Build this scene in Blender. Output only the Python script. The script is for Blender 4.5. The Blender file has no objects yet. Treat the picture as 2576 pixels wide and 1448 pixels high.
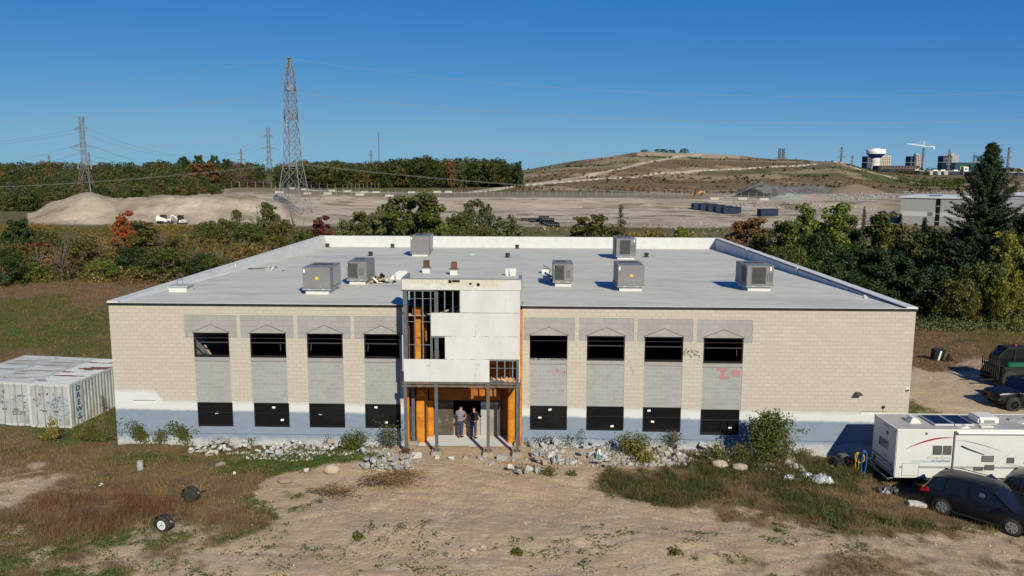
import bpy, bmesh, math, random
import numpy as np
from mathutils import Vector, Matrix
R=math.radians; random.seed(7); rng=np.random.default_rng(11)
S=bpy.context.scene; C=S.collection
# ---------------- camera ----------------
F=2025.65; W0,H0=2576.,1448.; PI_=R(8.2751217); RO=R(.22877964); YA=R(-1.27614829)
CAM=np.array([21.6063,-40.2773,14.2345])
fw=np.array([math.sin(YA)*math.cos(PI_),math.cos(YA)*math.cos(PI_),-math.sin(PI_)])
_rt=np.array([math.cos(YA),-math.sin(YA),0.]); _up=np.cross(_rt,fw)
rt=_rt*math.cos(RO)+_up*math.sin(RO); up=-_rt*math.sin(RO)+_up*math.cos(RO)
cd=bpy.data.cameras.new('camera'); cam=bpy.data.objects.new('camera',cd); C.objects.link(cam)
cd.sensor_width=36; cd.lens=36*F/W0; cd.clip_start=.5; cd.clip_end=20000
m=Matrix([[rt[0],up[0],-fw[0],CAM[0]],[rt[1],up[1],-fw[1],CAM[1]],[rt[2],up[2],-fw[2],CAM[2]],[0,0,0,1]])
cam.matrix_world=m; S.camera=cam
# ---------------- light ----------------
SUNV=Vector((-.40,1.,-.665)).normalized()
sl=bpy.data.lights.new('sun','SUN'); sl.energy=5.0; sl.angle=R(.53); sl.color=(1,.93,.73)
so=bpy.data.objects.new('sun',sl); C.objects.link(so); so.rotation_euler=SUNV.to_track_quat('-Z','Y').to_euler(); so.location=(40,-60,80)
wd=bpy.data.worlds.new('World'); S.world=wd; wd.use_nodes=True; nt=wd.node_tree; bg=nt.nodes['Background']
sk=nt.nodes.new('ShaderNodeTexSky'); sk.sky_type='NISHITA'; sk.sun_disc=False
d_=-SUNV; sk.sun_elevation=math.asin(d_.z); sk.sun_rotation=math.atan2(d_.x,d_.y)
sk.air_density=.6; sk.dust_density=0.; sk.ozone_density=1.5; sk.altitude=350
SKS=.085; _sp=nt.nodes.new('ShaderNodeSeparateColor'); nt.links.new(sk.outputs[0],_sp.inputs[0]); _cb=nt.nodes.new('ShaderNodeCombineColor')
for _i,(_a,_k,_c) in enumerate(((1.6,.62,.21),(.80,.52,.44),(.5,.74,.60))):   # camera-like colour response of the sky, channel by channel
    _m=nt.nodes.new('ShaderNodeMath');_m.operation='MULTIPLY';_m.inputs[1].default_value=SKS;nt.links.new(_sp.outputs[_i],_m.inputs[0])
    _p=nt.nodes.new('ShaderNodeMath');_p.operation='POWER';_p.inputs[1].default_value=_a;nt.links.new(_m.outputs[0],_p.inputs[0])
    _q=nt.nodes.new('ShaderNodeMath');_q.operation='MULTIPLY';_q.inputs[1].default_value=_k/SKS;nt.links.new(_p.outputs[0],_q.inputs[0])
    _r=nt.nodes.new('ShaderNodeMath');_r.operation='SMOOTH_MIN';_r.inputs[1].default_value=_c/SKS;_r.inputs[2].default_value=.22/SKS;nt.links.new(_q.outputs[0],_r.inputs[0]);nt.links.new(_r.outputs[0],_cb.inputs[_i])
nt.links.new(_cb.outputs[0],bg.inputs[0]); bg.inputs[1].default_value=SKS
S.view_settings.view_transform='Standard'; S.view_settings.look='None'; S.view_settings.exposure=0; S.view_settings.gamma=1
S.cycles.max_bounces=6; S.cycles.transparent_max_bounces=8; S.cycles.caustics_reflective=False; S.cycles.caustics_refractive=False

# ---------------- helpers ----------------
def fbm(x,y,sc,seed=0,oc=3):
    x=np.asarray(x,float)*sc; y=np.asarray(y,float)*sc; o=0; a=1; t=0
    for k in range(oc):
        xi=np.floor(x);yi=np.floor(y);fx=x-xi;fy=y-yi;fx=fx*fx*(3-2*fx);fy=fy*fy*(3-2*fy)
        def hs(i,j):
            n=(i*374761393+j*668265263+(seed+k*17)*1442695041).astype(np.int64)&0xffffffff
            n=((n^(n>>13))*1274126177)&0xffffffff
            return ((n^(n>>16))&0xffff)/65535.
        v=hs(xi,yi)*(1-fx)*(1-fy)+hs(xi+1,yi)*fx*(1-fy)+hs(xi,yi+1)*(1-fx)*fy+hs(xi+1,yi+1)*fx*fy
        o=o+v*a;t+=a;a*=.5;x=x*2.03+3.1;y=y*2.03+1.7
    return o/t
def sst(a,b,x):
    t=np.clip((x-a)/(b-a),0,1);return t*t*(3-2*t)
def ray(px,py):
    return fw+rt*(px-1288)/F-up*(py-724)/F
def hor(b): return 424.5+np.asarray(b)/2576*10.5
def bd(x,y):
    X=np.asarray(x)-CAM[0];Y=np.asarray(y)-CAM[1]
    d=X*math.sin(YA)+Y*math.cos(YA); l=X*math.cos(YA)-Y*math.sin(YA)
    dd=np.where(np.abs(d)<1e-3,1e-3,d)
    b=1288+F*l/dd/math.cos(PI_); b=np.where(d<=0,np.where(l<0,-9999,9999),b)
    return b,d
def xyat(b,d):
    l=(b-1288)*d*math.cos(PI_)/F
    return CAM[0]+d*math.sin(YA)+l*math.cos(YA), CAM[1]+d*math.cos(YA)-l*math.sin(YA)
def Zp(b,d,y):
    return CAM[2]-d*np.tan(PI_+np.arctan((np.asarray(y)-(hor(b)-429.5)-724-.6)/F))
_bb=np.array([-3000,1150,1300,1400,1500,1600,1700,1800,1850,1950,2050,2110,2200,2300,2400,2576,4000.])
_dd=np.array([430,500,580,660,750,850])
_yy=np.array([[480,473,469,464,459,455],[478,472,467,463,459,455],[478,468,456,446,438,431],[480,466,448,431,418,411],[484,468,446,426,405,396],
 [487,470,447,422,400,384],[489,472,448,424,402,386],[490,473,450,428,405,388],[490,474,451,430,408,391],[490,474,450,430,412,401],[489,473,449,430,415,406],
 [487,471,446,425,411,409],[486,474,456,438,433,432],[485,478,465,452,447,441],[482,478,468,460,450,442],[480,474,465,458,450,442],[480,474,465,458,450,442]])
_zz=np.array([[float(Zp(min(max(b,0),2576),d,y)) for d,y in zip(_dd,r)] for b,r in zip(_bb,_yy)])
_cb=np.array([20,45,80,110,170,200,230,270,300,370,420,500,560,640,700,745]);_cy=np.array([575,562,540,520,500,490,491,499,503,500,498,496,495,500,512,545])
_cz=np.maximum(0,Zp(_cb,233,_cy)); _cz[0]=_cz[1]=_cz[-1]=0
_eb=np.array([440,500,540,585,640,700,760,850,1000,1200,1500,1700,1900,4000]);_ey=np.array([515,497,491,485,484,486,489,492,496,497,498,500,502,500])
_ez=np.maximum(0,Zp(_eb,340,_ey)); _ez[0]=0
def hgt(x,y):
    x=np.asarray(x,float);y=np.asarray(y,float)
    b,d=bd(x,y)
    near=-.42*sst(33,41,x)*sst(14,2,y)+.12*sst(6,16,x)*sst(34,24,x)
    near=near-.05*sst(34,40,x)
    near=near+.28*np.exp(-((y+10.6+.05*(x-20))/1.6)**2)*sst(4,14,x)*sst(42,30,x)*fbm(x,y,.25,4)
    near=near-.022*rut(x,y)
    inb=(x>-.3)&(x<41.3)&(y>-.2)&(y<43)
    nz=(fbm(x,y,.45,1,4)-.5)*.22+(fbm(x,y,2.4,2,3)-.5)*.07
    nz=nz*np.where((x>13.5)&(x<23)&(y>-3.2),.15,1)
    z=near+nz*sst(400,60,d)
    z=np.where(inb,np.minimum(z,0)-.12,z)
    wl=np.exp(-(np.maximum(-y,0)/1.6)**2)*(y<1)*(x>-1)*(x<42)
    # sand bank
    cz=np.interp(b,_cb,_cz)*(.9+.2*fbm(x,y,.06,8,4)); 
    pr=np.interp(d,[211,215,225,230,235,250,264],[0,.16,.74,.93,1,.97,0])
    bank=cz*np.clip(pr+(fbm(x,y,.10,9,3)-.5)*.16*(pr>0.05)+(fbm(x,y*.25,.6,10,5)-.5)*.22*(pr>.05)+(fbm(x,y,1.1,12,3)-.5)*.10*(pr>.05),0,2)
    ez=np.interp(b,_eb,_ez); sh=np.where(b>1050,.65,.0)
    p2=np.interp(d,[262,300,318,340,420,430],[0,.15,.75,1,1.05,1])
    p2b=np.interp(d,[262,300,340,420,430],[0,.4,1,1.05,1])
    b2=ez*np.where(b>1050,p2,p2b)+(fbm(x,y,.05,19,4)-.5)*1.2*sst(262,330,d)*sst(430,400,d)
    far=np.zeros_like(x+0.)
    bi=np.clip(np.searchsorted(_bb,b)-1,0,len(_bb)-2); tb=np.clip((b-_bb[bi])/(_bb[bi+1]-_bb[bi]),0,1)
    dc=np.clip(d,430,849.9); di=np.clip(np.searchsorted(_dd,dc)-1,0,len(_dd)-2); td=(dc-_dd[di])/(_dd[di+1]-_dd[di])
    hz=(_zz[bi,di]*(1-tb)+_zz[bi+1,di]*tb)*(1-td)+(_zz[bi,di+1]*(1-tb)+_zz[bi+1,di+1]*tb)*td
    base=np.where(b>1900,11.,3.)
    fade=sst(850,1100,d); zend=hz*(1-fade)+base*fade
    zend=zend+(fbm(x,y,.02,5,5)-.5)*5*sst(480,620,d)*sst(1150,1300,b)
    w=sst(425,470,d); mid=bank+np.where(d>262,b2,0)
    z=np.where(d>165,z*sst(300,165,d)+mid*(1-w)+zend*w,z)
    return z
_tr=[[(1000,1235),(1130,1250),(1270,1275),(1420,1300),(1560,1320),(1720,1345)],[(1180,1200),(1330,1225),(1500,1255),(1700,1285),(1900,1315)],[(900,1440),(1250,1432),(1600,1400),(1800,1360),(1960,1345)],[(1650,1448),(1900,1390),(2200,1355),(2400,1370)],[(700,1300),(900,1270),(1150,1262),(1400,1282)],[(0,1440),(400,1420),(800,1430),(1300,1442)]]
def _g0(px,py): d=ray(px,py);t=-CAM[2]/d[2];return CAM[0]+d[0]*t,CAM[1]+d[1]*t
def rut(x,y):
    x=np.asarray(x,float);y=np.asarray(y,float);o=np.zeros_like(x);k=(y<0)&(y>-16)&(x>-8)&(x<46)
    if not k.any(): return o
    X=x[k];Y=y[k];m=np.zeros_like(X)
    for P in _tr:
        P=np.array([_g0(*p) for p in P])
        for off in (-.85,.85):
            D=np.full(X.shape,9.)
            for a,b in zip(P[:-1],P[1:]):
                v=b-a;L=np.hypot(*v);n=np.array([-v[1],v[0]])/L*off;t=np.clip(((X-a[0]-n[0])*v[0]+(Y-a[1]-n[1])*v[1])/(L*L),0,1);D=np.minimum(D,np.hypot(X-a[0]-n[0]-t*v[0],Y-a[1]-n[1]-t*v[1]))
            m=np.maximum(m,sst(.26,.10,D))
    o[k]=m;return o
def hg(x,y): return float(hgt(np.array([x]),np.array([y]))[0])
def ray(px,py):
    return fw+rt*(px-1288)/F-up*(py-724)/F
def gat(px,py,off=0.):
    d=ray(px,py)
    for t in (np.arange(20,95,.5),np.concatenate([np.arange(95,300,.5),np.geomspace(300,4000,1500)])):
        P=CAM[None]+d[None]*t[:,None]; g=P[:,2]-off<hgt(P[:,0],P[:,1])
        if g.any(): break
    P=CAM[None]+d[None]*t[:,None]; g=P[:,2]-off<hgt(P[:,0],P[:,1]); i=int(np.argmax(g))
    if not g.any(): return None
    a,b_=t[max(i-1,0)],t[i]
    for _ in range(9):
        m_=(a+b_)/2;p=CAM+d*m_
        if p[2]-off<hg(p[0],p[1]): b_=m_
        else: a=m_
    p=CAM+d*b_; return float(p[0]),float(p[1]),hg(p[0],p[1])
def yat(px,py,Y=0.):
    d=ray(px,py);t=(Y-CAM[1])/d[1];p=CAM+d*t;return p
# ---------- materials ----------
MATS={}
def mat(name,col,rough=.8,col2=None,sc=3.,bump=0.,metal=0.,bsc=None,spec=.3,fac=(.35,.65),rnd=0.,det=5,coords='Object',stretch=None):
    if name in MATS: return MATS[name]
    m=bpy.data.materials.new(name); m.use_nodes=True; t=m.node_tree; N=t.nodes; L=t.links; p=N['Principled BSDF']
    p.inputs['Roughness'].default_value=rough; p.inputs['Metallic'].default_value=metal
    p.inputs['Specular IOR Level'].default_value=spec
    p.inputs['Base Color'].default_value=(*col,1); out=None
    tc=N.new('ShaderNodeTexCoord'); src=tc.outputs[coords]
    if stretch:
        mp=N.new('ShaderNodeMapping'); mp.inputs['Scale'].default_value=stretch; L.new(src,mp.inputs[0]); src=mp.outputs[0]
    if col2:
        n=N.new('ShaderNodeTexNoise'); n.inputs['Scale'].default_value=sc; n.inputs['Detail'].default_value=det; n.inputs['Roughness'].default_value=.6; L.new(src,n.inputs['Vector'])
        mr=N.new('ShaderNodeMapRange'); mr.inputs[1].default_value=fac[0]; mr.inputs[2].default_value=fac[1]; L.new(n.outputs[0],mr.inputs[0])
        mx=N.new('ShaderNodeMix'); mx.data_type='RGBA'; mx.inputs[6].default_value=(*col,1); mx.inputs[7].default_value=(*col2,1)
        L.new(mr.outputs[0],mx.inputs[0]); out=mx.outputs[2]
    if rnd:
        g=N.new('ShaderNodeNewGeometry'); mr2=N.new('ShaderNodeMapRange'); mr2.inputs[3].default_value=1-rnd; mr2.inputs[4].default_value=1+rnd; L.new(g.outputs['Random Per Island'],mr2.inputs[0])
        hs=N.new('ShaderNodeHueSaturation'); L.new(mr2.outputs[0],hs.inputs['Value'])
        mr3=N.new('ShaderNodeMapRange'); mr3.inputs[3].default_value=.5-rnd*.06; mr3.inputs[4].default_value=.5+rnd*.06
        wn=N.new('ShaderNodeTexWhiteNoise'); wn.noise_dimensions='1D'; L.new(g.outputs['Random Per Island'],wn.inputs['W']); L.new(wn.outputs[0],mr3.inputs[0]); L.new(mr3.outputs[0],hs.inputs['Hue'])
        if out: L.new(out,hs.inputs['Color'])
        else: hs.inputs['Color'].default_value=(*col,1)
        out=hs.outputs[0]
    if out: L.new(out,p.inputs['Base Color'])
    if bump:
        n2=N.new('ShaderNodeTexNoise'); n2.inputs['Scale'].default_value=bsc or sc*4; n2.inputs['Detail'].default_value=6; L.new(src,n2.inputs['Vector'])
        b=N.new('ShaderNodeBump'); b.inputs['Strength'].default_value=bump; b.inputs['Distance'].default_value=.05; L.new(n2.outputs[0],b.inputs['Height']); L.new(b.outputs[0],p.inputs['Normal'])
    MATS[name]=m; return m
def leafmat(name,col,col2,rnd=.4,tr=.25,g=1.3):
    col=(col[0]*g*1.15,col[1]*g,col[2]*g*.85);col2=(col2[0]*g*1.1,col2[1]*g,col2[2]*g*.9)
    if name in MATS: return MATS[name]
    m=mat(name,col,.55,col2,.7,rnd=rnd,spec=.25); t=m.node_tree;N=t.nodes;L=t.links;p=N['Principled BSDF']
    src=p.inputs['Base Color'].links[0].from_socket
    tl=N.new('ShaderNodeBsdfTranslucent'); L.new(src,tl.inputs[0]); mx=N.new('ShaderNodeMixShader'); mx.inputs[0].default_value=tr
    L.new(p.outputs[0],mx.inputs[1]);L.new(tl.outputs[0],mx.inputs[2]);L.new(mx.outputs[0],N['Material Output'].inputs[0]); return m
# ---------- mesh builder ----------
class MB:
    def __init__(s): s.v=[];s.f=[];s.mi=[];s.M=Matrix()
    def add(s,vs,fs,mi=0):
        o=len(s.v); s.v+=[tuple(s.M@Vector(v)) for v in vs]; s.f+=[tuple(i+o for i in f) for f in fs]; s.mi+=[mi]*len(fs); return s
    def box(s,x0,x1,y0,y1,z0,z1,mi=0,T=None):
        vs=[(x,y,z) for z in (z0,z1) for y in (y0,y1) for x in (x0,x1)]
        if T: vs=[tuple(T@Vector(v)) for v in vs]
        return s.add(vs,[(0,2,3,1),(4,5,7,6),(0,1,5,4),(2,6,7,3),(0,4,6,2),(1,3,7,5)],mi)
    def bbox(s,x0,x1,y0,y1,z0,z1,b=.02,mi=0,T=None):
        bm=bmesh.new(); bmesh.ops.create_cube(bm,size=1)
        for v in bm.verts: v.co=Vector(((x0+x1)/2+v.co.x*(x1-x0),(y0+y1)/2+v.co.y*(y1-y0),(z0+z1)/2+v.co.z*(z1-z0)))
        bmesh.ops.bevel(bm,geom=bm.edges[:],offset=b,segments=2,affect='EDGES')
        return s.addbm(bm,mi,T)
    def addbm(s,bm,mi=0,T=None):
        bm.verts.ensure_lookup_table(); bm.verts.index_update()
        vs=[tuple(T@v.co) if T else tuple(v.co) for v in bm.verts]; fs=[tuple(v.index for v in f.verts) for f in bm.faces]; bm.free(); return s.add(vs,fs,mi)
    def bar(s,p0,p1,w=.05,h=None,mi=0):
        h=h or w; p0=Vector(p0);p1=Vector(p1);d=p1-p0;L=d.length
        if L<1e-6: return s
        q=d.to_track_quat('X','Z').to_matrix().to_4x4(); T=Matrix.Translation(p0)@q
        return s.box(0,L,-w/2,w/2,-h/2,h/2,mi,T)
    def tube(s,pts,r,n=6,mi=0,cap=True):
        pts=[Vector(p) for p in pts]; rs=r if isinstance(r,(list,tuple)) else [r]*len(pts); vs=[];fs=[]
        for i,p in enumerate(pts):
            d=(pts[min(i+1,len(pts)-1)]-pts[max(i-1,0)]); d=d.normalized() if d.length>1e-9 else Vector((0,0,1))
            a=d.orthogonal().normalized() if i==0 else (a-d*a.dot(d)).normalized(); b=d.cross(a)
            for k in range(n):
                t=2*math.pi*k/n; vs.append(tuple(p+(a*math.cos(t)+b*math.sin(t))*rs[i]))
        for i in range(len(pts)-1):
            for k in range(n): fs.append((i*n+k,i*n+(k+1)%n,(i+1)*n+(k+1)%n,(i+1)*n+k))
        if cap: fs.append(tuple(range(n-1,-1,-1)));fs.append(tuple((len(pts)-1)*n+k for k in range(n)))
        return s.add(vs,fs,mi)
    def lathe(s,prof,n=24,mi=0,c=(0,0,0),axis='Z'):
        vs=[];fs=[]
        for r,z in prof:
            for k in range(n):
                t=2*math.pi*k/n; a,b=r*math.cos(t),r*math.sin(t)
                vs.append({'Z':(c[0]+a,c[1]+b,c[2]+z),'Y':(c[0]+a,c[1]+z,c[2]+b),'X':(c[0]+z,c[1]+a,c[2]+b)}[axis])
        for i in range(len(prof)-1):
            for k in range(n):
                f=(i*n+k,i*n+(k+1)%n,(i+1)*n+(k+1)%n,(i+1)*n+k); fs.append(f if axis!='Y' else f[::-1])
        fs.append(tuple(range(n)));fs.append(tuple((len(prof)-1)*n+k for k in range(n)))
        return s.add(vs,fs,mi)
    def prism(s,poly,y0,y1,mi=0,ax='Y'):
        n=len(poly); f={'Y':lambda a,b,c:(a,c,b),'X':lambda a,b,c:(c,a,b),'Z':lambda a,b,c:(a,b,c)}[ax]
        vs=[f(a,b,y0) for a,b in poly]+[f(a,b,y1) for a,b in poly]
        fs=[tuple(range(n)),tuple(range(2*n-1,n-1,-1))]+[(i,i+n,(i+1)%n+n,(i+1)%n) for i in range(n)]
        return s.add(vs,fs,mi)
    def quad(s,a,b,c,d,mi=0): return s.add([a,b,c,d],[(0,1,2,3)],mi)
    def build(s,name,mats,parent=None,smooth=False,fix=False):
        me=bpy.data.meshes.new(name); me.from_pydata(s.v,[],s.f)
        if not isinstance(mats,(list,tuple)): mats=[mats]
        for m_ in mats: me.materials.append(m_)
        if len(mats)>1: me.polygons.foreach_set('material_index',s.mi)
        if smooth: me.polygons.foreach_set('use_smooth',[True]*len(me.polygons))
        if fix:
            bm=bmesh.new();bm.from_mesh(me);bmesh.ops.remove_doubles(bm,verts=bm.verts,dist=1e-5);bmesh.ops.recalc_face_normals(bm,faces=bm.faces);bm.to_mesh(me);bm.free()
        me.update(); return ob(name,me,parent)
def ob(name,me,parent=None):
    o=bpy.data.objects.new(name,me); C.objects.link(o)
    if parent: o.parent=parent
    return o
def tag(o,label=None,cat=None,group=None,kind=None):
    if label:o['label']=label
    if cat:o['category']=cat
    if group:o['group']=group
    if kind:o['kind']=kind
    return o
def empty(name,loc,rz=0.,label=None,cat=None,group=None):
    o=bpy.data.objects.new(name,None); C.objects.link(o); o.location=loc; o.rotation_euler=(0,0,rz); o.empty_display_size=.3
    return tag(o,label,cat,group)
def copy_tree(o,parent=None):
    c=o.copy(); C.objects.link(c); c.parent=parent
    for ch in list(o.children): copy_tree(ch,c)
    return c
def meshnp(name,V,Fq,mats,k=4):
    me=bpy.data.meshes.new(name); V=np.asarray(V,np.float32);Fq=np.asarray(Fq,np.int32)
    me.vertices.add(len(V)); me.vertices.foreach_set('co',V.ravel()); n=len(Fq)
    me.loops.add(n*k); me.loops.foreach_set('vertex_index',Fq.ravel()); me.polygons.add(n)
    me.polygons.foreach_set('loop_start',np.arange(0,n*k,k,dtype=np.int32)); me.polygons.foreach_set('loop_total',np.full(n,k,np.int32))
    for m_ in (mats if isinstance(mats,(list,tuple)) else [mats]): me.materials.append(m_)
    me.update(calc_edges=True); return me
def text(s,name,size,m,parent,loc,rot,ext=.003,sx=1.,shear=0.,bold=False):
    cu=bpy.data.curves.new(name,'FONT'); cu.body=s; cu.size=size; cu.extrude=ext; cu.align_x='CENTER'; cu.align_y='CENTER'; cu.shear=shear
    if bold: cu.offset=size*.025
    o=bpy.data.objects.new(name,cu); C.objects.link(o); bpy.context.view_layer.update()
    me=bpy.data.meshes.new_from_object(o.evaluated_get(bpy.context.evaluated_depsgraph_get())); bpy.data.objects.remove(o); bpy.data.curves.remove(cu)
    me.materials.clear(); me.materials.append(m); me.name=name
    q=ob(name,me,parent); q.location=loc; q.rotation_euler=rot; q.scale=(sx,1,1); return q
def strokes(mb,lst,o,s,w,off=0.,mi=0,pl='xz',y=0.):
    # polylines drawn as thin ribbons on a vertical plane (x right, z up)
    for pts in lst:
        for a,b in zip(pts[:-1],pts[1:]):
            p=np.array([a[0]*s,a[1]*s]);q_=np.array([b[0]*s,b[1]*s]);d=q_-p;L=np.hypot(*d)
            if L<1e-6: continue
            d/=L;n=np.array([-d[1],d[0]])*w/2;p=p-d*w*.3;q_=q_+d*w*.3
            P=[p+n,p-n,q_-n,q_+n]
            if pl=='xz': mb.quad(*[(o[0]+c[0],y-off,o[1]+c[1]) for c in P],mi=mi)
            else: mb.quad(*[(y+off,o[0]+c[0],o[1]+c[1]) for c in P],mi=mi)
# ================= GROUND =================
ZS=[(50,1100,.9,.3),(150,1080,.95,.7),(250,1065,1,.9),(200,1150,.9,.25),(60,1180,.55,.2),(60,1230,.35,.3),(150,1250,.7,.2),(350,1220,.95,.12),(450,1200,1,.12),(350,1130,.95,.5),
(450,1140,.85,.45),(560,1160,.85,.5),(650,1170,.95,.62),(720,1160,.9,.62),(800,1150,.75,.62),(880,1155,.6,.6),(600,1230,1,.12),(500,1290,1,.08),(610,1310,.9,.12),(250,1310,.75,.4),(120,1330,.62,.4),(60,1380,.58,.35),
(350,1350,.5,.5),(450,1350,.5,.6),(560,1340,.6,.5),(300,1400,.5,.35),(150,1430,.6,.3),(480,1420,.35,.35),(650,1400,.2,.5),(690,1225,.1,.6),(715,1270,.35,.9),(800,1340,.06,.9),(900,1390,.16,.95),
(870,1190,.05,.5),(960,1240,.02,.5),(1000,1300,0,.5),(1200,1250,0,.5),(1200,1350,.02,.5),(1300,1410,.12,.9),(1100,1420,.17,.9),(1500,1300,0,.5),(1500,1410,.14,.8),(1700,1330,.04,.5),(1800,1400,.3,.5),(1850,1340,.28,.3),
(2000,1400,.36,.25),(2200,1400,.47,.25),(2400,1420,.5,.25),(2550,1400,.45,.2),(2100,1435,.48,.25),(1850,1435,.42,.3),(2300,1345,.38,.3),(1600,1225,.8,.5),(1700,1235,1,.55),(1800,1205,1,.6),(1900,1245,1,.55),(2000,1270,1,.6),(2100,1285,1,.6),(2200,1300,.95,.55),
(2290,1310,.75,.45),(2100,1210,1,.5),(2000,1170,1,.4),(2200,1250,.9,.35),(1850,1300,.6,.3),(2000,1325,.5,.3),(1560,1160,.25,.3),(1450,1150,.1,.3),(1350,1180,.02,.3),(1100,1170,0,.3),(1900,1150,.9,.5),(2250,1230,.8,.3),(2400,1350,.3,.2),
(100,760,.97,.8),(20,800,1,.78),(100,850,1,.95),(200,870,.95,.5),(50,890,.9,.25),(200,820,1,.75),(170,790,1,.55),(250,740,.95,.08),(150,720,.95,.0),(30,720,1,.1),(350,715,.9,.05),
(2400,790,1,.75),(2500,850,1,.5),(2450,870,1,.35),(2350,860,1,.35),(2500,800,1,.7),(2340,920,.8,.2),(2400,950,.04,.1),(2350,1000,.1,.5),(2330,1035,.6,.95),(2450,1020,.0,.1),(2560,930,.2,.1),(2540,800,1,.55),(2560,1060,.0,.1)]
_zp=[]
for a in ZS:
    d=ray(a[0],a[1]);t=-CAM[2]/d[2];p=CAM+d*t;_zp.append((p[0],p[1],a[2],a[3]))
# world-space points behind / beside the buildings and beside the camera
_zp+=[(-30,20,.9,.5),(-60,0,.8,.3),(-60,-40,.5,.3),(20,-40,.3,.3),(80,-40,.3,.2),(90,0,.3,.2),(100,60,.9,.4),(60,60,1,.4),(55,30,.9,.2),(-20,70,1,.3),(20,70,1,.3),(-80,60,1,.5)]
_zp=np.array(_zp)
_pl=lambda pts:np.array([xyat(*p) for p in pts])
ROADS=[(_pl([(700,408),(843,404),(1000,402),(1160,408),(1310,500),(1420,535),(1550,580),(1687,622),(1760,660),(1900,705),(2040,745),(2115,752)]),7.),
       (_pl([(1320,510),(1430,560),(1540,640),(1640,730),(1700,800),(1760,840)]),6.),(_pl([(2110,752),(2160,700),(2260,640),(2330,600)]),4.)]
def segd(x,y,P):
    D=np.full(x.shape,1e9)
    for a,b in zip(P[:-1],P[1:]):
        v=b-a;t=np.clip(((x-a[0])*v[0]+(y-a[1])*v[1])/(v@v),0,1);D=np.minimum(D,np.hypot(x-a[0]-t*v[0],y-a[1]-t*v[1]))
    return D
def zone(x,y):
    x=np.asarray(x,float);y=np.asarray(y,float);b,d=bd(x,y)
    veg=np.ones_like(x);grn=np.full_like(x,.3)
    nr=d<175
    if nr.any():
        X=x[nr];Y=y[nr];Y2=np.where(Y>6,6+(Y-6)*.5,Y);w=0;sv=0;sg=0
        for px,py,v,g in _zp:
            p2=6+(py-6)*.5 if py>6 else py
            k=1/((X-px)**2+(Y2-p2)**2+.15)**1.6; w=w+k;sv=sv+k*v;sg=sg+k*g
        veg[nr]=sv/w;grn[nr]=sg/w
    # thicket / goldenrod belt
    belt=sst(92,104,d)*sst(212,200,d); veg=veg*(1-belt)+belt*.95; grn=grn*(1-belt)+belt*.35
    rb=sst(76,84,d)*(b>1900)*sst(178,165,d); veg=np.maximum(veg,rb)
    fl=sst(203,211,d)*sst(430,420,d)
    pv=.05+.3*sst(.50,.66,fbm(x*.5,y,.05,31,4))+.6*sst(.57,.68,fbm(x*.5,y,.2,35,4))*np.where((d<262)&(b<700),.45,1)
    pv=np.where((b>830)&(d<225),sst(200,172,d)*.7+pv,pv)
    bp=(b<60)|((b<160)&(d>262))|((b<560)&(d>266)); pv=np.where(bp,.97,pv)
    bj=b+(fbm(x,y,.03,33,4)-.5)*160; pv=pv+(.75-pv)*sst(336,350,d)*sst(545,575,bj)*sst(1780,1720,bj); pv=pv+(.8-pv)*sst(2180,2320,bj); pv=pv+(.6-pv)*sst(.56,.66,fbm(x,y,.02,34,4))*(bj>1500)*(d>300)
    veg=veg*(1-fl)+pv*fl; grn=np.where(fl>.5,.35,grn)
    far=d>425; n=fbm(x,y,.012,41,4); n2=fbm(x,y,.03,45,4)
    veg=np.where(far,1-.45*sst(.52,.66,n2)*(b>1300),veg); grn=np.where(far,sst(.5,.68,n)*.8,grn)
    grn=np.where(far&(b>1900),sst(.42,.6,n)*.8,grn)
    grn=np.where(far&(b<1300),.5,grn)
    top=(d>800)&(b>1600)&(b<1860)&(d<1000); veg=np.where(top,.25,veg)
    pale=sst(190,208,d)*sst(470,430,d)*1.
    hay=(d>700)&(b>2160); veg=np.where(hay,1,veg); grn=np.where(hay,.0,grn)
    rd=np.zeros_like(x)
    for P,wd_ in ROADS:
        D=segd(x,y,P); k=sst(wd_*.65+2,wd_*.35,D); veg=veg*(1-k); rd=np.maximum(rd,k)
    pale=np.maximum(pale,rd)
    pn=fbm(x,y,.9,51,4)*.6+fbm(x,y,3.1,52,3)*.4
    near=sst(150,70,d)
    v2=sst(-.16,.2,veg-1+pn+(veg-.5)*.25)
    veg=veg*(1-near)+v2*near
    gn=fbm(x,y,.35,61,4)*.6+fbm(x,y,1.7,62,3)*.4
    grn=np.where(d<175,sst(-.28,.24,grn-1+gn+(grn-.5)*.1),grn)
    return np.clip(veg,0,1),np.clip(grn,0,1),np.clip(pale,0,1)
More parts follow.
